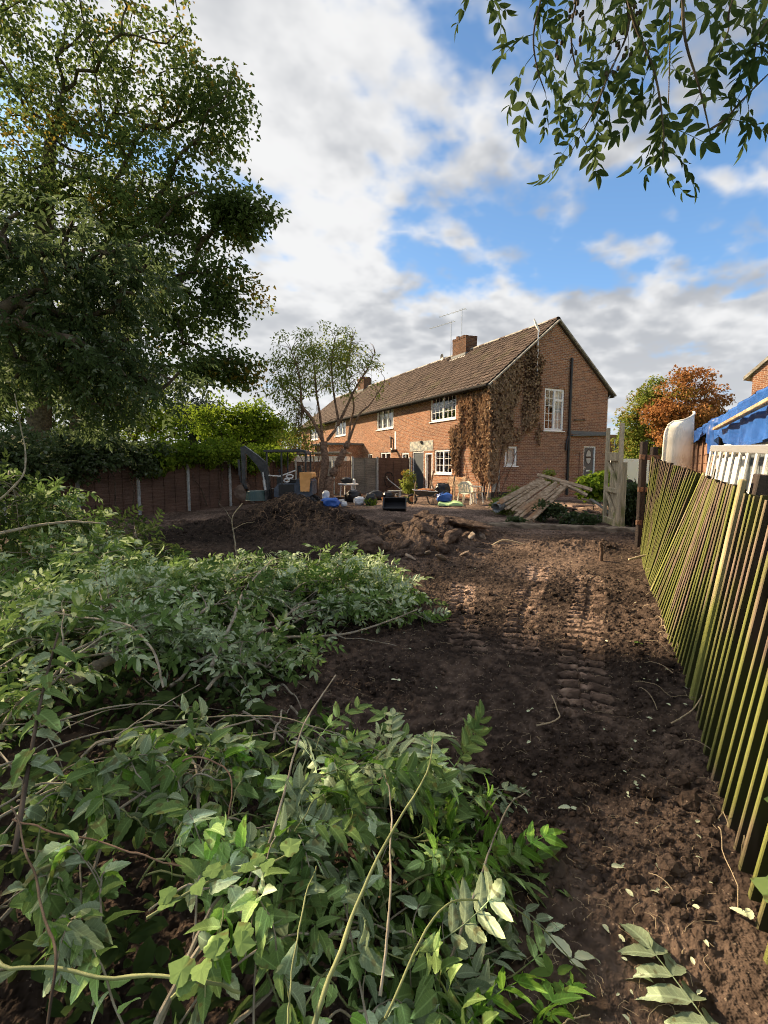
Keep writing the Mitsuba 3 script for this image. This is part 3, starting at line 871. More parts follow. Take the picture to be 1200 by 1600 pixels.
second = thing('brick_house_001', 'second brick house of the terrace, behind the brown lap fence panels', 'house'); USED.add('brick_house_001')
W2 = [upper(1), (9.75, 11.25, 1.25, 2.30), (7.45, 8.36, 1.30, 2.22), (12.50, 13.29, 1.25, 2.26)]
house(1, second, W2)
window(second, GARDEN, *W2[0], [(0, .34, 0, 1, 1, 1), (.34, .67, 0, 1, 1, 1), (.67, 1, 0, 1, 1, 1)], curtain=[(.03, .3), (.36, .64), (.7, .97)])
window(second, GARDEN, *W2[1], [(0, .5, 0, 1, 1, 2), (.5, 1, 0, 1, 1, 2)])
window(second, GARDEN, *W2[2], [(0, 1, 0, 1, 2, 1)])
window(second, GARDEN, *W2[3], [(0, 1, 0, 1, 2, 2)])
b = MB(); b.tube(spline([W3(-.03, 9.75, 3.2), W3(-.10, 9.62, 3.2), W3(-.10, 9.5, 3.1), W3(-.10, 9.48, 2.55), W3(-.10, 9.30, 2.42)], 16), 0.045, 8); b.put('waste_pipe', 'plastic_black', second, 40)
b = MB(); b.tube([W3(-.0, 8.95, 2.36), W3(-.35, 8.95, 2.30)], 0.09, 10); b.put('flue', 'plastic_black', second, 40)
b = MB(); GARDEN.box(b, 9.02, 9.20, 2.45, 3.5, -.01, .008); b.put('mortar_streak', 'render_white', second)
b = MB(); b.prism(Polygon([(0.3, 0), (GW - .3, 0), (GW - .3, EAVE), (GW / 2, RIDGE - 0.3), (0.3, EAVE)]), W3(0, 2 * LW - 0.1, 0), HU, Z3, -0.1); b.put('party_wall', 'interior_dark', second)
third = thing('brick_house_002', 'third brick house of the terrace, half hidden by the bare multi-stemmed tree', 'house')
W4 = [upper(2)]
house(2, third, W4)
window(third, GARDEN, *W4[0], [(0, .34, 0, 1, 1, 1), (.34, .67, 0, 1, 1, 1), (.67, 1, 0, 1, 1, 1)], curtain=[(.03, .3), (.7, .97)])
chimney(third, 21.75, 9)
b = MB()      # flat-roofed lean-to on its garden side
b.box(W3(-1.25, 15.6, 1.4), [1.25, 1.5, 1.45], HR); lk = b.put('lean_to', 'brickwork', third)
b = MB(); b.box(W3(-1.3, 15.6, 2.92), [1.40, 1.66, 0.07], HR, .01); b.put('flat_roof', 'lead_grey', lk)
fourth = thing('brick_house_003', 'far end house of the terrace, mostly behind the multi-stemmed tree', 'house')
house(3, fourth, [upper(3)])
window(fourth, GARDEN, *upper(3), grid33)
b = MB(); b.prism(Polygon([(0, -0.3), (GW, -0.3), (GW, EAVE), (GW / 2, RIDGE - .02), (0, EAVE)]), W3(0, 4 * LW, 0), HU, Z3, -0.24); b.put('gable_wall', 'brickwork', fourth)
USED.update(['brick_house_002', 'brick_house_003'])


# ---- aerials and the dish
def aerial(label, foot, h, boom, arms=7, L=1.0):
    k = thing('roof_aerial', label, 'aerial')
    foot = np.asarray(foot, float)
    b = MB(); b.tube([foot, foot + [0, 0, h]], 0.022, 6); b.put('mast', 'aluminium', k, 40)
    b = MB(); d = unit(np.asarray(boom, float)); side = unit(np.cross(d, Z3))
    t0 = foot + [0, 0, h - 0.08]
    b.tube([t0 - d * 0.25, t0 + d * L], 0.014, 6); b.put('boom', 'aluminium', k, 40)
    b = MB()
    for j in range(arms):
        c = t0 - d * 0.2 + d * (L + .15) * j / (arms - 1)
        w = 0.20 - 0.012 * j
        b.tube([c - side * w, c + side * w], 0.007, 5)
    b.put('elements', 'aluminium', k, 40)
    return k


bo = unit(-HU * 0.4 + HV * 0.75 + Z3 * -0.08)
aerial('lower roof aerial on the pole left of the near chimney', W3(3.3, 8.25, 7.5), 2.6, bo, 7, 1.5)
aerial('taller roof aerial on the pole fixed to the near chimney', W3(3.2, 7.0, 7.9), 2.55, bo, 7, 1.5)
aerial('roof aerial far along the terrace by the second chimney', W3(3.3, 19.9, 7.8), 3.0, bo, 6, 1.6)
k = thing('satellite_dish', 'pale satellite dish at the top of a mast on the verge of the gable', 'satellite dish')
b = MB(); b.tube([W3(2.25, -0.17, 5.4), W3(2.25, -0.17, 7.45)], 0.022, 6); b.put('mast', 'aluminium', k, 40)
b = MB(); a = np.linspace(0, 2 * np.pi, 21)[:-1]
dn = unit(np.array([0.75, -0.45, 0.35])); dx_ = unit(np.cross(dn, Z3)); dy_ = np.cross(dx_, dn)
pts = [W3(2.15, -.17, 7.58) + dn * -0.07]
for r_, dpt in ((0.16, -0.05), (0.30, 0.0)):
    pts += [W3(2.15, -.17, 7.58) + dx_ * r_ * math.cos(t) + dy_ * r_ * 1.1 * math.sin(t) + dn * dpt for t in a]
i = np.arange(20)
b.add(pts, np.vstack([np.stack([i * 0, 1 + i, 1 + (i + 1) % 20], 1), np.stack([1 + i, 21 + i, 21 + (i + 1) % 20], 1), np.stack([1 + i, 21 + (i + 1) % 20, 1 + (i + 1) % 20], 1)]))
b.put('dish', 'render_white', k, True)
k = thing('satellite_dish_001', 'small dark satellite dish left of the near chimney', 'satellite dish'); USED.add('satellite_dish_001')
b = MB(); v = [W3(2.9, 8.55, 8.0)] + [W3(2.9 - .05, 8.55 + .18 * math.cos(t), 8.0 + .2 * math.sin(t)) for t in a[::2]]
b.add(v, [[0, 1 + j, 1 + (j + 1) % 10] for j in range(10)]); b.tube([W3(2.92, 8.5, 7.98), W3(3.1, 7.85, 7.9)], .02, 6); b.put('dish', 'steel_grey', k)

# ---- the dead creeper over the near corner
from shapely import contains_xy
def leaf_lo(w=0.5, fold=0.12, droop=0.15):
    v = np.array([[0, 0, 0], [0.42, w / 2, fold * w], [1, 0, -droop], [0.42, -w / 2, fold * w]])
    return v, np.array([[0, 2, 1], [0, 3, 2]])


def leaf_mid(w=0.5, fold=0.15, droop=0.25):
    xs, ws = [0, .22, .55, .85, 1], [0, .85, 1, .5, 0]
    v, f = [], []
    for x, q in zip(xs, ws):
        v += [[x, q * w / 2, fold * w * q - droop * x * x], [x, 0, -droop * x * x], [x, -q * w / 2, fold * w * q - droop * x * x]]
    for i in range(4):
        a = 3 * i
        f += [[a, a + 1, a + 4], [a, a + 4, a + 3], [a + 1, a + 2, a + 5], [a + 1, a + 5, a + 4]]
    f = [t for t in f if len({tuple(np.round(v[j], 6)) for j in t}) == 3]
    return np.array(v), np.array(f)


cre = thing('climbing_plant', 'dead brown creeper hanging over the corner of the end house', 'climbing plant')


def creeper(F, poly, n, off, holes=(), dens=None):
    x0, z0, x1, z1 = poly.bounds
    x, z = rng.uniform(x0, x1, n), rng.uniform(z0, z1, n)
    ok = contains_xy(poly, x, z)
    for (a, c, d, e) in holes:
        ok &= ~((x > a - .03) & (x < c + .03) & (z > d - .03) & (z < e + .03))
    st = meshkit.fbm(np.stack([x * 3.2, z * 0.55, x * 0 + off], -1), 3, 3)
    ok &= st > (0.40 if dens is None else dens(x, z))
    from shapely import distance, points
    ok &= rng.random(n) < np.clip(distance(poly.exterior, points(np.stack([x, z], -1))) / 0.40 + (x < .15), .10, 1)
    x, z, st = x[ok], z[ok], st[ok]
    dep = 0.03 + 0.34 * np.clip(st - 0.36, 0, 1) * rng.uniform(.2, 1.0, len(x)) * 1.6
    P = F.O + x[:, None] * F.X + z[:, None] * Z3 + dep[:, None] * F.N
    d = unit(F.N * 0.35 - Z3 * 1.0 + rng.normal(size=(len(x), 3)) * 0.45)
    nn = unit(F.N + rng.normal(size=(len(x), 3)) * 0.55)
    return P, frames(d, nn), rng.uniform(0.10, 0.21, len(x))


pg = Polygon([(-.30, 4.9), (.95, 6.0), (2.2, 6.95), (2.5, 6.9), (2.75, 6.2), (2.6, 5.2), (2.85, 4.7), (2.86, 3.3), (2.65, 2.5), (2.45, 2.35), (2.2, 3.2), (1.85, 2.9), (1.5, 2.5), (0.95, 2.45), (0.62, 1.6), (0.5, 0.9), (-.3, .7)])
pw = Polygon([(-.3, 5.05), (2.55, 5.0), (2.6, 3.6), (3.2, 3.3), (3.1, 2.4), (2.9, 1.4), (2.5, 0.9), (1.6, 1.3), (1.0, .8), (-.3, .7)])
dg = lambda x, z: np.where(z < 2.4, 0.50, np.where(z > 6.5, .42, 0.35))
dw = lambda x, z: np.where(z < 2.7, 0.45 + 0.05 * (x > 2.6), 0.36)
A_, B_ = creeper(GABLE, pg, 12000, 1.0, [GSMALL, GWIN], dg), creeper(GARDEN, pw, 10000, 6.0, [LOW, UPW], dw)
P = np.vstack([A_[0], B_[0]]); Rr = np.vstack([A_[1], B_[1]]); Sz = np.concatenate([A_[2], B_[2]])
v, f = leaf_lo(0.75, 0.3, 0.25)
obj('dead_leaves', scatter(v, f, Rr, P, Sz), 'leaf_dead', cre, kind='stuff')
b = MB()
for F, poly in ((GABLE, [(0.35, .1, 0.5, 4.8), (.15, .1, 1.6, 6.0), (.5, .2, 2.3, 5.0), (0.25, .1, .9, 5.2), (1.5, 2.6, 2.6, 6.4)]), (GARDEN, [(0.3, .1, .4, 4.8), (.9, .1, 1.5, 4.4), (1.4, .1, 2.6, 3.4), (.6, .1, 2.0, 2.6), (1.9, .2, 3.0, 1.9), (0.2, .2, 2.4, 1.3)])):
    for (a, z0, c, z1) in poly:
        pt = curve(F.p(a, z0, .03), F.p(c, z1, .05), 12, 0, 0.02)
        b.tube(pt, np.linspace(.022, .008, 12), 5)
b.put('stems', 'bark_brown', cre, True)
# ================================================================ fences, gate, shed and the neighbours' side
def lap_panel(parent, p0, p1, h, mat='lap_wood', nb=12, nbat=5, name='panel', cap=True):
    """horizontal overlapping boards between two battens; p0, p1 on the ground"""
    p0, p1 = np.asarray(p0, float), np.asarray(p1, float)
    d = unit(p1 - p0); L = np.linalg.norm(p1 - p0); nn = unit(np.cross(d, Z3))
    if nn @ (-p0) < 0:
        nn = -nn
    b = MB()
    for s in np.linspace(0.02, L - 0.02, nbat):
        q = p0 + d * s + nn * 0.020
        b.bar(q + [0, 0, .03], q + [0, 0, h], 0.042, 0.022, nn, 0.004)
    k = b.put(name, mat, parent)
    bh = h / nb
    for i in range(nb):
        s = MB(); n_ = 9
        xs = np.linspace(0.01, L - .01, n_)
        wav = 0.012 * meshkit.noise(np.stack([xs * 2.3, xs * 0 + i * 7.1 + p0[0], xs * 0], -1), 5)
        zt, zb = bh * (i + 1) + 0.03, bh * i + 0.01 - wav
        top = p0 + d * xs[:, None] + nn * -0.004 + Z3 * zt
        bot = p0 + d * xs[:, None] + nn * 0.010 + Z3 * zb[:, None]
        bk = bot - nn * 0.012
        v = np.vstack([top, bot, bk]); j = np.arange(n_ - 1)
        s.add(v, np.vstack([np.stack([j + n_, j + n_ + 1, j + 1, j], 1), np.stack([j + 2 * n_, j + 2 * n_ + 1, j + n_ + 1, j + n_], 1)]))
        s.put('board', mat, k)
    if cap:
        b = MB(); b.bar(p0 + [0, 0, h + .03], p1 + [0, 0, h + .03], 0.05, 0.022, Z3, 0.004); b.put('capping', mat, k)
    return k


fl = thing('fence', 'long brown lap panel fence with concrete posts behind the big soil heap', 'fence')
f0, fd = np.array([-8.05, 15.6, -0.18]), unit(np.array([0.55, 0.835, 0]))
ts = np.arange(-9.15, 10.9, 1.83)
for j, t in enumerate(ts):
    p = f0 + fd * t
    b = MB(); b.box(p + [0, 0, 0.9], [0.05, 0.055, 1.02], np.stack([fd, np.cross(Z3, fd), Z3], 1), 0.012); b.put('post', 'post_concrete', fl)
    if j < len(ts) - 1:
        lap_panel(fl, p + fd * .06, p + fd * 1.77, 1.80)
f2 = thing('fence_001', 'short grey and brown lap panel fence running from the grey back door', 'fence'); USED.add('fence_001')
A0, Ad = np.array([1.50, 27.05, -0.25]), -HU
for (s0, s1, m) in ((0.10, 2.02, 'lap_wood'), (2.14, 3.45, 'lap_wood_grey')):
    lap_panel(f2, A0 + Ad * s0, A0 + Ad * s1, 2.1, m, 13, 5 if s1 < 3 else 3)
for s in (0.03, 2.08, 3.52):
    b = MB(); b.box(A0 + Ad * s + [0, 0, 1.05], [0.055, 0.06, 1.15], HR, 0.012); b.put('post', 'post_concrete', f2)
lap_panel(f2, A0 + Ad * 4.72, A0 + Ad * 5.9, 1.9, 'lap_wood_grey', 12, 3)
b = MB(); b.box(A0 + Ad * 4.62 + [0, 0, .95], [.055, .06, 1.05], HR, .012); b.put('post', 'post_concrete', f2)
sg = thing('side_gate', 'brown vertical board gate between the bare tree and the grey lap panels', 'gate')
for j in range(9):
    b = MB(); p = A0 + Ad * (3.64 + j * .106)
    b.box(p + [0, 0, 1.0], [.049, .010 + .003 * (j % 2), .98], HR, .004); b.put('board', 'brown_boards', sg)
b = MB()
for z in (.3, 1.0, 1.75): b.bar(A0 + Ad * 3.6 + HV * .04 + [0, 0, z], A0 + Ad * 4.56 + HV * .04 + [0, 0, z], .09, .03, HV)
b.put('rails', 'brown_boards', sg)
b = MB(); b.box(A0 + Ad * 4.50 - HV * .04 + [0, 0, 1.35], [.05, .012, .13], HR, .004); b.put('name_plate', 'upvc_white', sg)

# ---- the leaning close-board fence on the right
fr = thing('fence_002', 'leaning mossy close-boarded fence along the right side of the soil', 'fence'); USED.add('fence_002')


def leaning(B0, B1, T0, T1, n_, posts, seed):
    """slats on a boarded back between the foot line B0-B1 and the head line T0-T1 (0 = far end, 1 = near end)"""
    B0, B1, T0, T1 = (np.asarray(a, float) for a in (B0, B1, T0, T1))
    g = np.random.default_rng(seed)
    along = unit((B1 - B0) * [1, 1, 0])                      # towards the camera
    r = MB()
    L = np.linalg.norm(B1 - B0)
    nn0 = unit(np.cross(along, (T0 + T1) / 2 - (B0 + B1) / 2)); nn0 = -nn0 if nn0[0] > 0 else nn0
    m_ = n_ * 2
    for i in range(m_):                                      # the thin boards behind the slats
        s0, s1 = i / m_, (i + .97) / m_
        c = [B0 + (B1 - B0) * s0, B0 + (B1 - B0) * s1, T0 + (T1 - T0) * s1, T0 + (T1 - T0) * s0]
        o = -nn0 * (.010 + .004 * (i % 2))
        v = np.array([p + o for p in c] + [p + o - nn0 * .012 for p in c]) - Z3 * (.015 + .01 * g.random())
        r.add(v, [[0, 1, 2, 3], [7, 6, 5, 4], [0, 4, 5, 1], [1, 5, 6, 2], [2, 6, 7, 3], [3, 7, 4, 0]])
    k = r.put('panel', 'moss_back_shaded', fr)
    for i in range(n_):
        s = (i + .5 + g.normal(0, .05)) / n_
        a, c = B0 + (B1 - B0) * s, T0 + (T1 - T0) * (s + g.normal(0, .0015))
        up = unit(c - a)
        nn = unit(np.cross(along, up)); nn = -nn if nn[0] > 0 else nn
        w, t = 0.026 + g.normal(0, .003), .042 + g.normal(0, .003)
        n2 = 5
        ring = []
        wob = np.cumsum(g.normal(0, .0022, n2)); tw = g.normal(0, .05) * np.linspace(0, 1, n2)
        for f_, wb_, tw_ in zip(np.linspace(-.02, 1 + g.normal(0, .006), n2), wob, tw):
            p = a + (c - a) * f_ + along * wb_ + nn * (t / 2 - .010)
            x_ = along * math.cos(tw_) + nn * math.sin(tw_); y_ = nn * math.cos(tw_) - along * math.sin(tw_)
            e = .004
            ring.append([p + x_ * u_ + y_ * q_ for u_, q_ in ((-w / 2, -t / 2), (-w / 2, t / 2 - e), (-w / 2 + e, t / 2), (w / 2 - e, t / 2), (w / 2, t / 2 - e), (w / 2, -t / 2))])
        v = np.array(ring).reshape(-1, 3)
        i_, j_ = np.meshgrid(np.arange(n2 - 1), np.arange(6), indexing='ij')
        f = np.stack([i_ * 6 + j_, i_ * 6 + (j_ + 1) % 6, (i_ + 1) * 6 + (j_ + 1) % 6, (i_ + 1) * 6 + j_], -1).reshape(-1, 4)
        q = (n2 - 1) * 6
        m = MB(); m.add(v, np.vstack([f, [[q, q + 1, q + 2, q + 3], [q, q + 3, q + 4, q + 5]]]))
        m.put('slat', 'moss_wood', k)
    for (s, wd, ext, mt, off) in posts:
        a, c = B0 + (B1 - B0) * s, T0 + (T1 - T0) * s
        up = unit(c - a); nn = unit(np.cross(along, up)); nn = -nn if nn[0] > 0 else nn
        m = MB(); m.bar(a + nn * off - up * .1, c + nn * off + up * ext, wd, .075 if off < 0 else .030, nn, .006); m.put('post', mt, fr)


pbr('moss_back_shaded', wood_fn((0.022, 0.016, 0.013), (0.050, 0.038, 0.028), (0.035, 0.042, 0.010), 0.02), 0.9, specular=0.15)  # back boards coloured darker to stand for shade behind the slats
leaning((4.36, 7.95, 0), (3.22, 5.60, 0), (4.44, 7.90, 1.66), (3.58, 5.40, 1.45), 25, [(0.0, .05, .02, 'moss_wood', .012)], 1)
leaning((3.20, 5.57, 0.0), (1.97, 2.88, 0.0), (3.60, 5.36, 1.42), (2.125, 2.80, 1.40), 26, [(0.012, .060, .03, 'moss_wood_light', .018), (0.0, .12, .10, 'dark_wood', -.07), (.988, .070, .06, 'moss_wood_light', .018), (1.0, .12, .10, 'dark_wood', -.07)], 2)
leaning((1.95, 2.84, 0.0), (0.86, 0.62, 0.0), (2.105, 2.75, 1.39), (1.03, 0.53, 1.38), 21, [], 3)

# ---- open timber gate
gg = thing('garden_gate', 'tall weathered open timber gate with diagonal braces beside the timber pile', 'gate')
g0, g1 = np.array([5.56, 11.95, 0.08]), np.array([5.44, 11.02, 0.06])
gd = unit(g1 - g0); gn = np.array([-gd[1], gd[0], 0]); gn = gn if gn[0] < 0 else -gn
for p, h, w in ((g0, 2.36, .10), (g1, 2.42, .12)):
    b = MB(); b.bar(p, p + [0, 0, h], w, .075, gn, .008); b.put('stile', 'gate_wood', gg)
for z, w in ((0.10, .15), (0.86, .11), (1.66, .20)):
    b = MB(); b.bar(g0 + gd * .05 + [0, 0, z], g1 - gd * .06 + [0, 0, z], w, .07, gn, .006); b.put('rail', 'gate_wood', gg)
for z0, z1 in ((1.56, 0.92), (0.80, 0.18)):
    b = MB(); b.bar(g0 + gd * .06 + [0, 0, z0], g1 - gd * .08 + [0, 0, z1], .10, .055, gn, .006); b.put('brace', 'gate_wood', gg)
for j in range(5):
    b = MB(); p = g0 + gd * (.20 + j * .165) - gn * .055
    b.bar(p + [0, 0, .04], p + [0, 0, 1.74], .155 - .02 * (j == 0), .018, gn, .004); b.put('board', 'gate_wood', gg)
k = thing('fence_post', 'weathered gate post standing just right of the open timber gate', 'post')
b = MB(); b.bar((5.66, 11.30, -.1), (5.66, 11.30, 1.60), .13, .12, (1, 0, 0), .012); b.put('post', 'gate_wood', k)
# dark post and rail piece at the far end of the leaning fence
k = thing('fence_003', 'dark brown post and rail piece at the far end of the leaning fence', 'fence'); USED.add('fence_003')
for (x, y, h, w) in ((4.66, 8.62, 1.95, .10), (4.92, 8.75, 1.86, .10)):
    b = MB(); b.bar((x, y, -.1), (x, y, h), w, .10, (1, 0, 0), .008); b.put('post', 'dark_wood', k)
for z in (1.68, 1.10, .5):
    b = MB(); b.bar((4.56, 8.55, z), (5.00, 8.72, z - .02), .09, .04, (0, 1, 0), .005); b.put('rail', 'brown_boards', k)

# ---- upright cream tub behind the fence
k = thing('bathtub', 'cream bathtub stood on end behind the leaning fence', 'bathtub')
nu, nv = 25, 41
uu, vv = np.meshgrid(np.linspace(0, 1, nu), np.linspace(0, 1, nv))
rc = 0.17
left = np.where(vv > 0.88, rc * (1 - np.sqrt(np.clip(1 - ((vv - 0.88) / 0.12) ** 2, 0, 1))), 0)
topz = 2.22 + 0.17 * uu ** 1.5
X = left * 0.9 + uu * (0.55 - left * 0.9)
dep_ = 0.17 * (1 - np.abs(2 * uu - 1) ** 3.2) * (1 - np.clip(vv - .80, 0, 1) ** 2 * 8)
zz = vv * topz
bx, by = unit(np.array([0.95, 0.30, 0])), unit(np.array([0.30, -0.95, 0]))
bp = np.array([4.36, 7.55, 0.0]) + X[..., None] * bx + dep_[..., None] * by + zz[..., None] * Z3 + (vv * 0.06)[..., None] * bx
i = np.arange(nu * nv).reshape(nv, nu)
q = np.stack([i[:-1, :-1], i[:-1, 1:], i[1:, 1:], i[1:, :-1]], -1).reshape(-1, 4)
b = MB(); b.add(bp.reshape(-1, 3), q); b.put('shell', 'plastic_cream', k, True)
b = MB(); per = np.vstack([bp[:, 0], bp[-1, 1:], bp[::-1, -1][1:]]); b.tube(per - by * .004, .016, 6); b.put('rim', 'plastic_cream', k, True)

# ---- shed under a blue tarpaulin
sh = thing('garden_shed', 'pale shed with a brown boarded end beyond the leaning fence', 'shed')
so, sd, sn = np.array([6.14, 9.5, 0.0]), unit(np.array([-0.47, -0.88, 0])), unit(np.array([0.88, -0.47, 0]))
SF = Frame(so, sd, -sn)
b = MB(); SF.box(b, 3.15, 7.8, -.1, 1.80, -2.2, -.004); b.put('wall', 'render_white', sh)
for j in range(14):
    b = MB(); SF.box(b, 0.0, 3.14, j * .142, j * .142 + .136, -.04, -.012 * (j % 2), .004); b.put('board', 'brown_boards', sh)
for s in (0.05, .8, 1.6, 2.4):
    b = MB(); SF.box(b, s, s + .05, 0, 2.0, .0, .03, .004); b.put('batten', 'brown_boards', sh)
b = MB(); b.prism(Polygon([(0, 1.78), (2.3, 1.78), (2.3, 2.55), (0, 2.10)]), SF.p(-.1, 0, -.02), sn, Z3, 0.02)
b.add([SF.p(-.1, 2.12, .06), SF.p(7.9, 2.12, .06), SF.p(7.9, 2.62, -2.4), SF.p(-.1, 2.62, -2.4)], [[0, 1, 2, 3]]); b.put('roof', 'dark_wood', sh)
b = MB(); b.bar(SF.p(3.2, 1.69, .03), SF.p(7.9, 1.70, .03), .05, .06, Z3, .005); b.put('fascia', 'gate_wood', sh)
wk = MB(); SF.box(wk, 5.55, 5.63, 1.0, 1.73, 0, .05, .006); SF.box(wk, 6.9, 6.98, 1.0, 1.73, 0, .05, .006); SF.box(wk, 5.63, 6.9, 1.66, 1.73, 0, .05, .006); SF.box(wk, 5.63, 6.9, 1.0, 1.08, 0, .05, .006)
wk = wk.put('window', 'post_concrete', sh)
b = MB(); SF.box(b, 5.63, 6.9, 1.08, 1.66, .005, .012); b.put('pane', 'lead_grey', wk)
tp = thing('tarpaulin', 'creased blue tarpaulin draped over the edge of the shed roof', 'tarpaulin')
nt, nd = 260, 34
tt = np.linspace(-0.12, 7.9, nt)
drop = 0.16 + 0.05 * np.sin(tt * 1.3) + 0.36 * np.exp(-((tt - 3.45) / .30) ** 2) + 0.22 * np.clip((tt - 3.6) / .8, 0, 1)
TT, DD = np.meshgrid(tt, np.linspace(0, 1, nd), indexing='ij')
dr_ = drop[:, None] * np.clip((DD - .45) / .55, 0, 1)
back = -1.2 * (1 - np.clip(DD / .45, 0, 1))
fold = 0.010 * np.sin(TT * 7 + 5 * DD) * np.clip(dr_ * 4, .1, 1) + 0.075 * (meshkit.fbm(np.stack([TT * 3.1 + DD * 2, DD * 3.0 - TT, TT * 0], -1), 5, 2) - .5) + 0.016 * ridged(np.stack([TT * 4 - DD * 3, DD * 5 + TT * 2, TT * 0], -1), 3, 7) + 0.05 * np.exp(-((TT - 3.45) / .4) ** 2) * np.sin(TT * 34)
z_ = 2.15 + (-back) * 0.2 - dr_
tv_ = so + TT[..., None] * sd + (back + 0.0)[..., None] * -sn + (0.085 + np.where(dr_ > 0, fold, 0))[..., None] * -sn + (z_ + np.where(dr_ > 0, 0, fold * .4))[..., None] * Z3
i = np.arange(nt * nd).reshape(nt, nd)
tvv = tv_.reshape(-1, 3)
b = MB(); b.add(tvv, np.stack([i[:-1, :-1], i[:-1, 1:], i[1:, 1:], i[1:, :-1]], -1).reshape(-1, 4)); b.put('sheet', 'tarp_blue', tp, True)
k = thing('timber_batten', 'bare timber batten pinning the blue tarpaulin to the shed', 'plank')
b = MB(); b.bar(SF.p(4.35, 1.97, .165), SF.p(7.8, 2.00, .165), .055, .03, Z3, .004); b.put('batten', 'plank_wood', k)

# ---- ladder lying on its side behind the fence
ld = thing('ladder', 'silver aluminium ladder on its side between the leaning fence and the shed', 'ladder')
l0, l1 = np.array([3.56, 5.22, 1.72]), np.array([2.05, 1.95, 1.60])
lx = unit(l1 - l0); lup = unit(np.array([0.10, -0.05, 1.0]))
for dz in (0.0, -0.36):
    b = MB(); b.bar(l0 + lup * dz, l1 + lup * dz, .030, .068, lup, .008); b.put('rail', 'aluminium', ld)
L = np.linalg.norm(l1 - l0)
for j in range(int(L / .25) + 1):
    p = l0 + lx * min(.03 + j * .25, L - .02)
    b = MB(); b.tube([p + lup * -.03, p - lup * .34], .017, 8); b.put('rung', 'aluminium', ld, 40)

# ---- neighbour's house on the right
nb_ = thing('brick_house_004', 'brick house gable at the right edge of the view, above the blue tarpaulin', 'house'); USED.add('brick_house_004')
no = np.array([14.75, 19.5, 0.0])
b = MB(); b.prism(Polygon([(0, -.3), (7.2, -.3), (7.2, 5.15), (3.6, 8.1), (0, 5.15)]), no, -HV, Z3, -9.0)
b.put('wall', 'brickwork', nb_)
sl = (8.1 - 5.15) / 3.6
r = MB()
for (a, c) in ((-.3, 3.6), (7.5, 3.6)):
    z0 = 5.15 - .3 * sl
    P_ = [no - HV * a - HU * .08 + Z3 * z0, no - HV * c - HU * .08 + Z3 * 8.1, no - HV * c + HU * 9.1 + Z3 * 8.1, no - HV * a + HU * 9.1 + Z3 * z0]
    v = np.array([p + Z3 * .16 for p in P_] + [p + Z3 * .02 for p in P_])
    r.add(v, [[0, 1, 2, 3], [4, 7, 6, 5], [0, 4, 5, 1], [1, 5, 6, 2], [2, 6, 7, 3], [3, 7, 4, 0]])
r.put('roof', 'concrete', nb_)
NF = Frame(no, -HV, -HU)
# ---- far houses and a van beyond the gate
fh = thing('brick_house_005', 'distant brick terrace with brown roof seen through the gap by the gate', 'house'); USED.add('brick_house_005')
FF = Frame((20.0, 55.0, 0), (1, 0, 0), (0, -1, 0))
b = MB(); FF.box(b, 0, 22, -.3, 4.9, -8, 0); b.put('wall', 'brickwork', fh)
b = MB(); b.prism(Polygon([(0.4, 4.7), (-4, 7.6), (-8.4, 4.7)]), FF.p(-.3, 0, 0), (0, -1, 0), Z3, 22.6); b.put('roof', 'roof_tile', fh)
for x in (3.5, 6.3, 9.2, 12.2):
    for z in (0.9, 3.1):
        w = MB(); FF.box(w, x, x + 1.6, z, z + 1.25, .0, .06); w = w.put('window', 'upvc_white', fh)
        for a in (0.1, .85):
            g = MB(); FF.box(g, x + a, x + a + .65, z + .1, z + 1.15, .06, .068); g.put('pane', 'lead_grey', w)
vn = thing('van', 'small white van parked beyond the gate, half hidden by its post', 'van')
vo = np.array([14.6, 30.0, 0.0])
prof = Polygon([(0, .3), (4.2, .3), (4.25, .95), (3.5, 1.15), (2.85, 1.85), (.08, 1.9), (0, 1.75)])
b = MB(); b.prism(prof, vo, (1, 0, 0), Z3, -1.75); b.put('body', 'upvc_white', vn)
for x in (.8, 3.3):
    for y in (-.01, 1.58):
        w = MB(); a = np.linspace(0, 2 * np.pi, 17)[:-1]; w.tube([vo + [x, y, .31], vo + [x, y + .18, .31]], .31, 16); w.put('wheel', 'rubber_black', vn, 40)
b = MB(); b.prism(Polygon([(2.15, 1.2), (3.2, 1.2), (2.75, 1.72), (2.15, 1.72)]), vo + [0, -.006, 0], (1, 0, 0), Z3, -.004); b.put('side_window', 'lead_grey', vn)
# ---- outbuilding with a brick pier beyond the fence, and the mossy roof far left
ob = thing('outbuilding', 'low neighbouring outbuilding with brick pier and pale roof behind the fence', 'outbuilding')
of = np.array([-6.2, 26.5, 0.0])
b = MB(); b.box(of + [.95, .2, 1.1], [.28, .28, 1.2]); b.put('pier', 'brickwork', ob)
b = MB(); b.box(of + [1.5, 1.9, 1.0], [2.6, 1.4, 1.0]); b.put('wall', 'render_white', ob)
b = MB(); b.bar(of + [-1.0, 1.8, 2.16], of + [4.2, 1.8, 2.20], 3.0, .10, Z3, .02); b.put('roof', 'concrete', ob)
ms = thing('outbuilding_001', 'outbuilding with mossy pantile roof at the far left behind the trees', 'outbuilding'); USED.add('outbuilding_001')
mo = np.array([-21.0, 23.0, 0.0])
b = MB(); b.box(mo + [1.5, 2.0, .9], [3.6, 2.0, .95]); b.put('wall', 'brickwork', ms)
b = MB(); b.add([mo + [-2.4, -.4, 1.55], mo + [5.3, -.4, 1.55], mo + [5.3, 2.2, 3.0], mo + [-2.4, 2.2, 3.0]], [[0, 1, 2, 3]]); rk_ = b.put('roof', 'roof_tile', ms)
P = []
Rm = np.stack([[1, 0, 0], unit(np.array([0, 2.6, 1.45])), unit(np.array([0, -1.45, 2.6]))], 1)
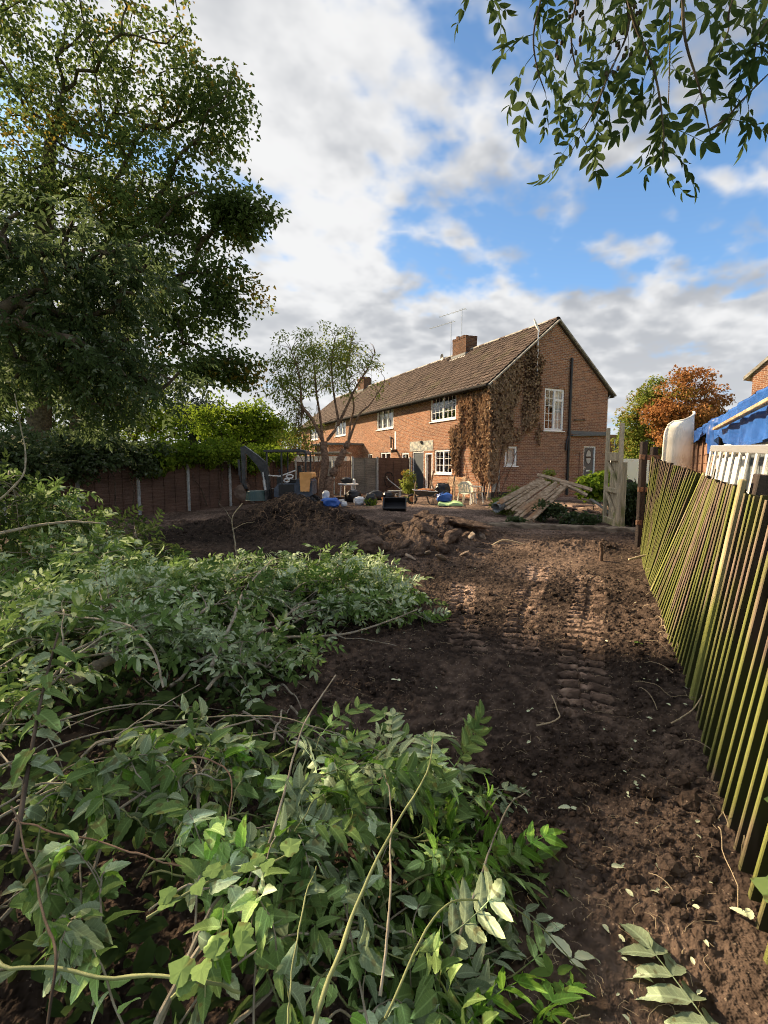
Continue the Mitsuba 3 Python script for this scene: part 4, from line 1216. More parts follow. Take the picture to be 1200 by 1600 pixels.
for jr in range(10):
    for jc in range(25):
        P.append(mo + [-2.4 + jc * .306, -.42, 1.58] + Rm[:, 1] * jr * .295 + Rm[:, 2] * .03)
tv, tf = tile_base()
obj('tile_courses', scatter(tv, tf, np.repeat(Rm[None], len(P), 0), np.array(P)), 'roof_mossy', rk_, 40, kind='stuff')
pbr('roof_mossy', mottled((0.07, 0.06, 0.035), (0.16, 0.17, 0.05), 3), 0.9)
# ================================================================ trees and shrubs
def compound(pairs=4, L=1.0, ll=0.34, w=0.42, leaf=None, seed=0, rach=True, bend=0.3, wild=0.25):
    """a pinnate leaf along +x of length about L, leaflets in pairs and one at the tip"""
    g = np.random.default_rng(seed)
    v0, f0 = leaf or leaf_mid(w, 0.22, 0.22)
    b = MB()
    xs = np.linspace(0.30, 0.88, pairs)
    zc = lambda x: -bend * x * x
    for j, x in enumerate(xs):
        for s in (-1, 1):
            sz = ll * (0.82 + 0.30 * math.sin(math.pi * (j + .6) / (pairs + .2))) * g.uniform(.85, 1.1)
            d = unit(np.array([[0.55 + .3 * x, s * 1.0, -0.22 + g.normal(0, wild)]]))
            nn = unit(np.array([[g.normal(0, wild), g.normal(0, wild) - .2 * s, 1.0]]))
            vv, ff = scatter(v0, f0, frames(d, nn), np.array([[x * L + g.normal(0, .01), 0, zc(x) * L]]), [sz * L])
            b.add(vv, ff)
    vv, ff = scatter(v0, f0, frames(np.array([[1., 0, -2 * bend * .9]]), np.array([[0, g.normal(0, .2), 1.]])), np.array([[0.92 * L, 0, zc(.92) * L]]), [ll * 1.1 * L])
    b.add(vv, ff)
    if rach:
        x = np.linspace(0, .93, 5)
        b.tube(np.stack([x * L, x * 0, zc(x) * L], 1), np.linspace(.010, .005, 5) * L, 3, False)
    return np.vstack(b.v), np.vstack(b.f)


def edges_mesh(P0, P1, R0, R1, k=5):
    d = unit(P1 - P0)
    F = frames(d, np.where(np.abs(d[:, 2:]) < .9, [0, 0, 1.], [1., 0, 0]))
    a = np.arange(k) * 2 * np.pi / k
    ring = np.cos(a)[None, :, None] * F[:, None, :, 1] + np.sin(a)[None, :, None] * F[:, None, :, 2]
    v = np.concatenate([P0[:, None] + ring * R0[:, None, None], P1[:, None] + ring * R1[:, None, None]], 1)
    j = np.arange(k)
    f = np.vstack([np.stack([j, (j + 1) % k, (j + 1) % k + k], 1), np.stack([j, (j + 1) % k + k, j + k], 1)])
    return v.reshape(-1, 3), (f[None] + (np.arange(len(P0)) * 2 * k)[:, None, None]).reshape(-1, 3)


def skeleton(trunk, centers, step=0.55, g=rng, bow=0.12):
    """nodes and parents: a trunk polyline, then a limb to every centre from the best node so far"""
    N = [np.asarray(p, float) for p in trunk]
    par = [-1] + list(range(len(trunk) - 1))
    dist = [0.0]
    for i in range(1, len(N)):
        dist.append(dist[-1] + np.linalg.norm(N[i] - N[i - 1]))
    order = np.argsort(np.linalg.norm(centers - N[-1], axis=1))
    tips = []
    first = max(1, len(trunk) // 2)
    for ci in order:
        c = centers[ci]
        A = np.array(N)
        dd = np.linalg.norm(A - c, axis=1)
        cost = dd + 0.30 * np.array(dist)
        cost[:first] = 1e9
        i = int(np.argmin(cost))
        m = max(2, int(dd[i] / step) + 1)
        prev = i
        for t in np.linspace(0, 1, m + 1)[1:]:
            p = N[i] * (1 - t) + c * t + np.array([0, 0, bow * dd[i] * math.sin(math.pi * t)]) * .5 + g.normal(size=3) * 0.06 * dd[i] * math.sin(math.pi * t)
            N.append(p); par.append(prev); dist.append(dist[prev] + np.linalg.norm(p - N[prev])); prev = len(N) - 1
        tips.append(prev)
    return np.array(N), np.array(par), tips


def radii(N, par, tips, r0, rmin=.006, pw=2.3):
    w = np.zeros(len(N)); w[tips] = 1
    for i in range(len(N) - 1, 0, -1):
        w[par[i]] += w[i]
    return np.maximum(rmin, r0 * (w / max(w[0], 1)) ** (1 / pw))


def ellipsoid_pts(spec, g):
    out = []
    for (c, r, n) in spec:
        p = rand_unit(n, g) * (g.random((n, 1)) ** (1 / 2.2))
        out.append(np.asarray(c) + p * np.asarray(r))
    return np.vstack(out)


def leaf_cloud(centers, per, sig, size, leaf, g, droop=0.5, out=0.4, mid=None, flat=0.8):
    n = len(centers) * per
    C = np.repeat(centers, per, 0)
    off = rand_unit(n, g) * (g.random((n, 1)) ** .45) * np.array([sig, sig, sig * .66]) * 1.75
    P = C + off
    m = centers.mean(0) if mid is None else mid
    d = unit(rand_unit(n, g) + out * unit(off) + 0.3 * unit(P - m) - np.array([0, 0, droop]))
    nn = unit(rand_unit(n, g) * (1 - flat) + np.array([0, 0, flat]) + .4 * rand_unit(n, g))
    return scatter(leaf[0], leaf[1], frames(d, nn), P, g.uniform(size * .7, size * 1.25, n))


def make_tree(name, label, cat, trunk, r0, spec, per, sig, size, leaf, lmat, bmat='bark', seed=1, droop=.5, thick=0.10, bow=.12, group=None, extra=None, step=.55, pw=2.3, skip=0.0):
    g = np.random.default_rng(seed)
    k = thing(name, label, cat, group)
    C = ellipsoid_pts(spec, g) if not isinstance(spec, np.ndarray) else spec
    N, par, tips = skeleton(np.array(trunk, float), C, step, g, bow)
    R = radii(N, par, tips, r0, pw=pw)
    i = np.arange(1, len(N)); i = i[par[i] >= 0]
    big = R[par[i]] > thick
    R0 = np.minimum(R[par[i]], R[i] * 1.6 + .01)
    R0[:len(trunk) - 1] = R[par[i]][:len(trunk) - 1]
    for nm, sel in (('trunk', big), ('branches', ~big)):
        if sel.any():
            obj(nm, edges_mesh(N[par[i]][sel], N[i][sel], R0[sel], R[i][sel], 8 if nm == 'trunk' else 5), bmat, k, True, None if nm == 'trunk' else 'stuff')
    L = [leaf_cloud(C, per, sig, size, leaf, g, droop)]
    obj('crown', joinmesh(*L), lmat, k, kind='stuff')
    return k


lo = leaf_lo(0.55, 0.25, 0.2)
lo_w = leaf_lo(0.85, 0.2, 0.2)
ashlo = compound(4, 1.0, .34, .4, leaf_lo(.40, .25, .25), 3, True, .35)
# the tall tree behind the left fence
spec = [((-13.46, 21.84, 12.54), (6.22, 3.3, 5.59), 150), ((-9.4, 20.07, 7.96), (3.43, 2.03, 2.16), 62), ((-8.38, 20.07, 11.52), (3.43, 2.16, 2.16), 62), ((-12.19, 21.59, 18.63), (5.46, 3.3, 4.32), 100), ((-19.68, 22.1, 11.65), (4.57, 3.3, 5.84), 80), ((-7.11, 19.81, 5.3), (2.41, 1.27, 0.7), 34), ((-5.84, 19.56, 11.01), (1.65, 1.02, 0.7), 36), ((-7.11, 20.07, 15.33), (2.03, 1.27, 1.52), 36), ((-6.35, 19.81, 8.34), (1.52, 1.14, 1.02), 22), ((-12.06, 20.32, 5.3), (3.3, 1.65, 1.14), 40)]
make_tree('broadleaf_tree', 'tall broadleaf tree with thick dark trunk behind the left fence, yellowing leaf tips', 'tree', [(-16.48, 22.86, -1.18), (-16.46, 22.86, 1.23), (-16.26, 22.86, 4.15), (-15.62, 22.35, 7.84), (-14.99, 22.1, 11.65), (-14.22, 21.84, 15.46)], .50, spec, 70, .46, .18, lo_w, 'leaf_tree', 'bark', 11, .5, .12, step=.7, pw=1.85)
make_tree('broadleaf_tree', 'second slimmer dark-trunked tree just right of the tall one behind the left fence', 'tree', [(-16.19, 24.89, -1.18), (-16.0, 24.89, 1.49), (-15.88, 24.89, 3.65), (-15.49, 25.15, 5.93)], .30,
          [((-14.73, 24.89, 5.42), (3.05, 2.03, 1.65), 46), ((-15.88, 25.15, 7.84), (2.54, 2.29, 1.78), 30)], 55, .5, .18, lo_w, 'leaf_tree', 'bark', 12)
make_tree('broadleaf_tree', 'added leafy tree at the far left edge, shading the heap and the lap fence', 'tree', [(-12.3, 13.4, -.3), (-12.2, 13.4, 2), (-12.0, 13.4, 4.5)], .24, [((-11.9, 13.5, 6.3), (2.4, 1.8, 2.6), 110), ((-10.8, 13.6, 4.2), (1.5, 1.2, 1.2), 36)], 52, .34, .15, lo_w, 'leaf_tree', 'bark', 14)  # tree added here to cast shade on the soil heap and fence
# the nearer ash whose low boughs hang in from the left
spec = [((-4.05, 5.75, 3.35), (1.15, .8, 1.2), 54), ((-3.45, 5.9, 2.65), (.95, .7, .45), 26), ((-5.4, 5.6, 3.9), (1.2, 1.0, 1.1), 40), ((-3.35, 5.95, 3.85), (.55, .4, .45), 18), ((-5.4, 3.4, 3.5), (.9, 1.3, .7), 13)]  # last cluster is out of view, added to shade the front brush
make_tree('ash_tree', 'shady ash tree at the left edge with low drooping boughs of long leaflets', 'tree', [(-6.9, 5.3, -.2), (-6.8, 5.3, 1.3), (-6.6, 5.3, 2.6), (-6.2, 5.4, 3.8)], .17, spec, 12, .24, .27, ashlo, 'leaf_dark', 'bark', 13, .9, .07)
# trees further back
for (nm, lab, base, spec, per, sig, sz, lm, sd) in [
    ('broadleaf_tree', 'grey-green tree standing behind the hedge, left of the yellow-green one', (-13.2, 33, -.3), [((-13.2, 33, 4.6), (2.5, 2, 2.6), 60)], 70, .45, .20, 'leaf_blue', 21),
    ('broadleaf_tree', 'sunlit yellow-green tree behind the hedge, in front of the pale grey one', (-9.2, 30, -.3), [((-9.4, 30, 4.2), (2.9, 1.8, 1.5), 70), ((-7.2, 30, 3.6), (1.5, 1.2, 1.0), 24)], 60, .42, .20, 'leaf_hedge', 22),
    ('broadleaf_tree', 'leafy green tree behind the dark hedge, right of the two dark trunks', (-15.2, 27, -.3), [((-14.2, 27, 4.0), (3.6, 2, 2.1), 76)], 60, .45, .18, 'leaf_hedge', 23),
    ('broadleaf_tree', 'pale grey-green small-leaved tree furthest back behind the hedge', (-11.6, 40, -.3), [((-11.6, 40, 4.0), (3.2, 2, 2.0), 60)], 60, .5, .20, 'leaf_blue', 24),
    ('broadleaf_tree', 'low light green tree behind the digger, between hedge and terrace', (-7.9, 35, -.3), [((-7.9, 35, 2.9), (2.4, 1.6, 1.6), 50)], 60, .45, .20, 'leaf_hedge', 25),
    ('broadleaf_tree', 'dark tree beyond the left fence, behind the mossy roof', (-23.5, 29, -.3), [((-23, 29, 4.5), (4.5, 2.5, 3.0), 90)], 60, .5, .22, 'leaf_tree', 26),
    ('broadleaf_tree', 'rust orange autumn tree behind the upright bathtub', (30.0, 48, -.3), [((30.0, 48, 6.4), (3.6, 3, 4.4), 150), ((32.6, 48, 5.2), (1.8, 1.5, 2.2), 40)], 75, .55, .27, 'leaf_orange', 27),
    ('broadleaf_tree', 'green tree turning yellow left of the rust orange tree', (27.4, 51, -.3), [((27.2, 51, 5.0), (2.4, 2, 4.2), 90), ((27.9, 51, 8.6), (1.7, 1.6, 1.8), 26)], 70, .5, .26, 'leaf_yellow', 28)]:
    b0 = np.array(base, float); top = spec[0][0][2]
    make_tree(nm, lab, 'tree', [b0, b0 + [0, 0, top * .35], b0 + [.1, 0, top * .7], b0 + [.1, 0, top]], .22, spec, per, sig, sz, lo_w, lm, 'bark', sd, .3, .08)

# ---- the bare multi-stemmed garden tree
k = thing('garden_tree', 'bare multi-stemmed garden tree with thin yellowing leaves beside the digger', 'tree')
STEMS = [([(-2.40, 18.5, -.1), (-2.38, 18.50, 0.94), (-2.27, 18.50, 1.68), (-2.36, 18.50, 2.41)], .20, .15), ([(-2.13, 18.40, -.1), (-2.12, 18.40, 0.80), (-1.82, 18.40, 1.44), (-1.47, 18.40, 2.17), (-1.35, 18.40, 2.41)], .22, .11),
         ([(-2.34, 18.45, 2.41), (-2.71, 18.30, 3.22), (-3.09, 18.30, 3.75), (-3.13, 18.30, 4.31), (-3.22, 18.30, 5.02), (-3.46, 18.30, 5.77)], .115, .025), ([(-2.76, 18.40, 3.25), (-3.39, 18.60, 4.00), (-3.91, 18.60, 4.60), (-4.09, 18.60, 5.31)], .07, .02),
         ([(-2.27, 18.50, 1.93), (-2.21, 18.50, 2.41), (-1.77, 18.50, 3.05), (-1.86, 18.50, 3.87), (-1.95, 18.50, 4.58), (-1.98, 18.50, 5.53), (-1.81, 18.50, 6.35)], .12, .02), ([(-2.36, 18.50, 2.43), (-2.50, 18.90, 3.42), (-2.64, 18.90, 4.40), (-2.72, 18.90, 5.62), (-2.86, 18.90, 6.33)], .10, .02),
         ([(-1.77, 18.50, 3.03), (-1.25, 18.30, 4.03), (-1.01, 18.30, 4.50), (-0.58, 18.30, 5.16), (-0.36, 18.30, 5.67)], .095, .02), ([(-1.45, 18.40, 2.16), (-0.96, 18.20, 3.35), (-0.53, 18.20, 3.78), (0.02, 18.20, 4.58)], .085, .018),
         ([(-1.36, 18.40, 2.40), (-1.30, 18.80, 3.17), (-1.17, 18.80, 3.90), (-1.48, 18.80, 4.87), (-1.35, 18.80, 5.83), (-1.08, 18.80, 6.66)], .085, .018), ([(-2.66, 19.00, -.1), (-2.80, 19.00, 1.18), (-3.08, 19.00, 2.44), (-3.47, 19.00, 3.43)], .05, .02),
         ([(-2.59, 19.20, -.1), (-2.73, 19.20, 1.17), (-2.91, 19.20, 2.45), (-2.94, 19.20, 3.70)], .05, .02), ([(-2.58, 18.80, -.1), (-2.97, 18.80, 0.93), (-3.26, 18.80, 1.81), (-4.00, 18.80, 2.68)], .045, .015)]
g = np.random.default_rng(31)
tb = MB(); anch = []
for j, (pts, ra, rb) in enumerate(STEMS):
    p = spline(pts, 22)
    m = MB(); m.tube(p, np.linspace(ra, rb, 22) * (.9 if j < 2 else .62), 8); m.put('trunk' if j < 2 else 'limb', 'bark_brown', k, True)
    if j >= 2 and j < 9:
        anch.append(p[8:])
for j in range(9):      # thin upright suckers round the foot
    x, y = -2.5 + g.normal(0, .25), 18.9 + g.normal(0, .2)
    tb.tube(curve((x, y, -.1), (x + g.normal(-.15, .25), y, g.uniform(1.6, 3.1)), 7, 0, .03, g), np.linspace(.022, .008, 7), 5)
anch = np.vstack(anch)
C = ellipsoid_pts([((-2.2, 18.6, 5.5), (2.1, 1.2, 1.35), 150), ((-3.5, 18.6, 4.6), (.9, .9, 1.3), 46), ((-.9, 18.5, 4.9), (1.0, .8, 1.2), 36), ((-3.3, 18.9, 2.9), (.9, .7, .9), 30)], g)
for c in C:
    a = anch[np.argmin(np.linalg.norm(anch - c, axis=1) + .4 * np.abs(anch[:, 2] - c[2] + .8))]
    tb.tube(curve(a, c, 7, .06, .04, g), np.linspace(.014, .004, 7), 4, False)
tb.put('twigs', 'bark_brown', k, True, 'stuff')
leafy = C[(C[:, 0] < -1.4) | (g.random(len(C)) < .3)]
obj('crown', leaf_cloud(leafy, 30, .22, .13, leaf_lo(.42, .25, .2), g, .5), 'leaf_yellow', k, kind='stuff')

# ---- climbers and hedges on the fence
def mass(name, label, cat, spec, per, sig, size, leaf, lm, seed, stems=None, droop=.4):
    g = np.random.default_rng(seed)
    k = thing(name, label, cat)
    C = ellipsoid_pts(spec, g)
    obj('leaves', leaf_cloud(C, per, sig, size, leaf, g, droop), lm, k, kind='stuff')
    if stems:
        b = MB()
        for p, q in stems:
            b.tube(curve(p, q, 8, .05, .04, g), np.linspace(.025, .01, 8), 5)
        b.put('stems', 'bark', k, True)
    return k


fp = lambda t, z, o=0.0: tuple(f0 + fd * t + np.array([fd[1], -fd[0], 0]) * o + np.array([0, 0, z + .18]))
mass('hedge', 'sunlit yellow-green climber spilling over the lap fence left of the digger', 'hedge', [(fp(1.6, 1.95), (1.0, .55, .42), 50), (fp(3.2, 1.95), (1.0, .9, .50), 60), (fp(4.6, 1.75, .1), (.7, .8, .62), 44), (fp(.4, 1.7, .05), (.6, .5, .5), 26), (fp(6.2, 1.95, -.3), (1.0, 1.0, .4), 36)], 46, .17, .13, lo_w, 'leaf_hedge', 41,
     [(fp(3.0, 0, .12), fp(3.4, 1.6, .1)), (fp(2.5, 0, .14), fp(2.0, 1.3, .1))])
mass('hedge', 'dark overgrown shrub leaning over the lap fence below the two trunks', 'hedge', [(fp(-1.6, 1.9, .1), (1.3, .8, .8), 70), (fp(.1, 1.75, .1), (.9, .6, .55), 40), (fp(-3.4, 1.6, .2), (1.4, .9, .9), 60)], 46, .20, .15, lo_w, 'leaf_dark', 42, [(fp(-.8, 0, .3), fp(-1.0, 1.7, .2)), (fp(-.4, 0, .3), fp(-.3, 1.6, .2))])
mass('shrub', 'dark leafy shrub filling the gap between the gate and the leaning fence', 'shrub', [((6.35, 12.2, .45), (.45, .6, .50), 56), ((6.15, 11.6, .85), (.2, .25, .18), 8)], 50, .14, .11, lo_w, 'leaf_dark', 43, [((6.2, 11.8, 0), (6.3, 12, 1.2)), ((6.4, 12.2, 0), (6.2, 12, 1.0))])
mass('shrub', 'light green shrub with broad leaves by the front door behind the timber pile', 'shrub', [((6.9, 15.6, .75), (.45, .4, .42), 30), ((7.6, 16.2, .9), (.4, .4, .4), 20)], 40, .14, .16, lo_w, 'leaf_hedge', 44, [((6.9, 15.6, 0), (6.9, 15.6, .9))])
mass('rose_bush', 'small rose bush with pale pink blooms beside the grey back door', 'rose bush', [((1.20, 23.0, .55), (.38, .35, .45), 30), ((1.15, 22.9, 1.0), (.25, .2, .3), 10)], 34, .10, .10, lo, 'leaf_yellow', 45, [((1.2, 23, -.1), (1.1, 22.9, 1.1)), ((1.2, 23, -.1), (1.4, 23, .9))])
mass('shrub', 'scruffy green weeds growing over a coil of netting left of the timber pile', 'weeds', [((3.75, 14.6, .35), (.45, .35, .28), 26), ((4.15, 14.9, .62), (.25, .25, .22), 12)], 30, .10, .10, lo, 'leaf_yellow', 46, [((3.8, 14.6, 0), (4.1, 14.9, .7))])
mass('shrub', 'tall flowering weed behind the ridge of the timber pile', 'weeds', [((5.45, 15.6, 1.15), (.22, .2, .3), 14)], 24, .08, .09, lo, 'leaf_yellow', 47, [((5.4, 15.6, 0), (5.5, 15.6, 1.3))])
mass('ground_ivy', 'low ivy and weeds growing through the front of the timber pile', 'ivy', [((4.35, 12.7, .32), (.45, .25, .24), 26), ((5.0, 12.1, .18), (.5, .2, .15), 20), ((3.35, 12.2, .1), (.2, .15, .16), 8)], 34, .09, .08, lo_w, 'leaf_dark', 48)
for (x, y, s, lab) in [(1.70, 9.75, .16, 'small green weed clump behind the smaller soil heap'), (.35, 17.2, .20, 'yellow-green weed clump beside the black crate'), (-.55, 17.8, .24, 'green weeds in front of the white bags'), (.95, 19.5, .2, 'green weeds between the crate and the wheelbarrow')]:
    mass('weed_clump', lab, 'weeds', [((x, y, gz(x, y) + s * .5), (s, s, s * .6), 12)], 22, s * .3, .09, lo, 'leaf_hedge', int(x * 100 + 500))

# ---- ash twigs hanging in from above at the upper right
OVER = [('b1', [(0.89, 2.75, 4.6), (0.87, 2.75, 4.09), (0.85, 2.75, 3.97), (0.79, 2.75, 3.71), (0.81, 2.75, 3.54), (0.86, 2.75, 3.41)], 'leftmost of the long hanging ash twigs at the upper right', .010),
        ('b2', [(1.14, 2.90, 4.6), (1.11, 2.90, 4.23), (1.09, 2.90, 4.10), (1.04, 2.90, 3.83), (1.09, 2.90, 3.60), (1.18, 2.90, 3.46)], 'second long hanging ash twig from the left, its leaves tangled in the drooping one', .010),
        ('b3', [(1.20, 2.80, 4.6), (1.24, 2.80, 4.17), (1.27, 2.80, 4.01), (1.31, 2.80, 3.77), (1.22, 2.80, 3.55), (1.14, 2.80, 3.35), (1.02, 2.80, 3.13)], 'hanging ash twig bending left to the lowest leaves above the roof ridge', .012),
        ('b4', [(1.20, 2.70, 4.5), (1.23, 2.70, 3.98), (1.28, 2.70, 3.74), (1.41, 2.70, 3.47), (1.47, 2.70, 3.21), (1.48, 2.70, 3.04)], 'hanging ash twig ending in the lowest drooping leaf spray, above the green and orange trees', .012),
        ('b5', [(1.58, 2.95, 4.7), (1.59, 2.95, 4.31), (1.60, 2.95, 4.14), (1.62, 2.95, 3.80), (1.63, 2.95, 3.49)], 'straight short hanging ash twig just left of the thick bare one', .010),
        ('b6', [(1.42, 2.60, 4.5), (1.45, 2.60, 4.01), (1.47, 2.60, 3.84), (1.50, 2.60, 3.56), (1.59, 2.60, 3.32), (1.67, 2.60, 3.07)], 'thickest hanging ash twig, its bare end pointing down with a side shoot to the right', .015),
        ('b7', [(1.655, 2.60, 3.13), (1.73, 2.60, 3.18), (1.81, 2.60, 3.27), (1.94, 2.60, 3.40), (2.03, 2.60, 3.49)], None, .008),
        ('b8', [(1.87, 2.70, 4.5), (1.85, 2.70, 4.04), (1.83, 2.70, 3.92), (1.78, 2.70, 3.77), (1.78, 2.70, 3.67), (1.74, 2.70, 3.56)], 'hanging ash twig between the thick bare one and the right edge', .009),
        ('b9', [(2.2, 2.50, 4.2), (1.95, 2.50, 3.83), (1.90, 2.50, 3.64), (1.80, 2.50, 3.50), (1.78, 2.50, 3.38)], 'hanging ash twig at the right edge of the view', .009),
        ('b0', [(0.42, 2.7, 4.5), (0.44, 2.70, 4.04), (0.48, 2.70, 3.95), (0.53, 2.70, 3.87)], 'ash twig whose leaf tips just reach in at the top, furthest left', .008)]
over_leaf = [mikit.ply(compound(4, 1.0, .33, .42, leaf_mid(.42, .2, .2), 50 + j, True, .25 + .1 * j, .3), 'mat_leaf_over') for j in range(4)]
g = np.random.default_rng(77)
NL = dict(b1=11, b2=12, b3=18, b4=16, b5=10, b6=8, b7=5, b8=10, b9=12, b0=5)
last = None


def place_part(name, parent, ply, R, s, p):
    k_ = key_for(name, parent)
    M = np.eye(4); M[:3, :3] = R * s; M[:3, 3] = p
    scene[k_] = {**ply, 'to_world': T(M.tolist())}
    return k_


for (nm, pts, lab, r0) in OVER:
    p = spline(pts, 40) + [0, 0, .11]
    if lab:
        k = thing('hanging_ash_twig', lab, 'branch')
    m = MB(); m.tube(p, np.linspace(r0, .003, 40) * .85, 6); m.put('stem', 'bark', k, True)
    for j in range(NL[nm]):
        lo_t = .25 if nm not in ('b0',) else .55
        t = lo_t + (1 - lo_t) * (j + .5 * g.random()) / NL[nm]
        if nm == 'b6' and t > .55: continue
        i = min(int(t * 39), 38)
        side = unit(np.array([(-1) ** j * 1.0, g.normal(0, .8), 0]))
        d = unit(side * .75 + np.array([0, 0, -.75]) + g.normal(size=3) * .3)
        if j == NL[nm] - 1: d = unit(p[-1] - p[-3]) ; i = 38
        n_ = unit(np.array([0, -.6, .6]) + g.normal(size=3) * .5)
        place_part('leaf', k, over_leaf[j % 4], frames(d[None], n_[None])[0], g.uniform(.17, .26), p[i])
    if nm in ('b2', 'b3'):
        s = MB()
        for j in range(26):
            q = p[18 + j % 10] + g.normal(size=3) * [.035, .03, .05]
            s.box(q, [.006, .006, .009])
        s.put('seed_clusters', 'bark', k, kind='stuff')
# ================================================================ the cut brushwood
HEAP_POLY = Polygon([(.48, 5.35), (.1, 4.75), (-.55, 4.25), (-.62, 3.6), (-.45, 3.0), (-.25, 2.65), (.05, 2.35), (.42, 2.1), (.42, 1.75), (.34, 1.4), (.36, 1.0), (.30, .55), (-.9, .4), (-2.4, 1.2), (-4.5, 3.2), (-7.0, 6), (-6.4, 7.9), (-4.2, 7.7), (-3.2, 7.1), (-2.2, 6.9), (-1.2, 6.5), (-.6, 6.2), (0, 5.9)])
from shapely import distance as _dist, points as _pts
_edge = HEAP_POLY.exterior


def heap(x, y):
    x, y = np.asarray(x, float), np.asarray(y, float)
    h = 1.22 * bump2(x, y, -4.9, 6.0, 1.0, 1.1) + .22 * bump2(x, y, -2.4, 4.2, 1.5, 1.2) + .38 * bump2(x, y, -.75, 1.35, .85, .9) + .10 * bump2(x, y, -.3, 5.0, .6, .6) + .30 * bump2(x, y, -1.9, 2.9, 1.1, 1.0)
    ins = contains_xy(HEAP_POLY, x, y)
    d = _dist(_edge, _pts(np.stack([x, y], -1)))
    return np.where(ins, np.clip(d / .5, 0.12, 1), 0.0) * (h + .05) + ground_base(x, y)


def leaf_hi(w=.52, nseg=7, serr=.0, fold=.18, droop=.3, twist=.2, seed=0):
    g = np.random.default_rng(seed)
    x = np.linspace(0, 1, nseg + 1)
    prof = np.sin(np.pi * x ** .80) ** .68 * (1 - .18 * x)
    prof[0] = prof[-1] = 0
    if serr:
        prof[1:-1] *= 1 + serr * np.where(np.arange(1, nseg) % 2, 1, -1)
    v = []
    cur = droop * g.uniform(.6, 1.4)
    for i, (a, q) in enumerate(zip(x, prof)):
        zc = -cur * a * a
        tw = twist * a * g.choice([-1, 1]) if i == 0 else tw0 * a
        if i == 0: tw0 = twist * g.choice([-1, 1])
        for s, fz in ((-1, 1.), (-.5, .35), (0, 0.), (.5, .35), (1, 1.)):
            yy = s * q * w / 2
            zz = zc + fold * w * q * fz * abs(s) + g.normal(0, .008) * (abs(s) > .2) + yy * tw
            v.append([a, yy, zz])
    f = []
    for i in range(nseg):
        for j in range(4):
            a = i * 5 + j
            f += [[a, a + 5, a + 6], [a, a + 6, a + 1]]
    v = np.array(v)
    f = np.array(f)
    A = np.linalg.norm(np.cross(v[f[:, 1]] - v[f[:, 0]], v[f[:, 2]] - v[f[:, 0]]), axis=1)
    return v, f[A > 1e-9]


LEAF_A = [leaf_hi(.44, 10, .06, .16, .38, .35, s) for s in range(3)]
LEAF_B = [leaf_hi(.56, 10, .07, .20, .55, .5, 10 + s) for s in range(4)]
NEAR = ('near_leaf', 'near_leaf_pale', 'near_leaf_bright')


def leaf_uv(leaf, n_all):
    u = leaf[0][:, :2]
    k_ = n_all // len(u)
    uv = np.tile(u, (k_, 1))
    return np.vstack([uv, np.tile([[.5, .3]], (n_all - len(uv), 1))])


def near_compound(s):
    m = compound(4, 1.0, .36, .42, LEAF_A[s % 3], 70 + s, True, .25 + .12 * (s % 4), .38)
    uv = np.vstack([np.tile(LEAF_A[s % 3][0][:, :2], (9, 1)), np.tile([[.5, .3]], (len(m[0]) - 9 * len(LEAF_A[s % 3][0]), 1))])
    return m, uv


ash_near = [near_compound(s) for s in range(6)]
ash_near_ply = {(m, s): mikit.ply(ash_near[s][0], 'mat_' + m, smooth=True, uv=ash_near[s][1]) for s in range(6) for m in NEAR}
single_ply = {(m, s): mikit.ply(LEAF_B[s], 'mat_' + m, smooth=True, uv=LEAF_B[s][0][:, :2]) for s in range(4) for m in NEAR}
ash_mid = [compound(4, 1.0, .34, .40, leaf_mid(.42, .22, .3), 90 + s, True, .3 + .12 * (s % 3), .4) for s in range(4)]


def lift_stem(x0, y0, head, L, rise, n=14, wob=.05, g=rng, droop=.15):
    t = np.linspace(0, 1, n)
    a = head + np.cumsum(g.normal(0, .09, n))
    x = x0 + np.cumsum(np.cos(a)) * L / n
    y = y0 + np.cumsum(np.sin(a)) * L / n
    z = heap(x, y) * .95 + rise * np.sin(np.pi * t ** .8) - droop * t ** 3 * .3 + g.normal(0, .012, n)
    z = np.maximum(z, ground_base(x, y) + .03)
    return spline(np.stack([x, y, z], -1), n * 2)


META = {}


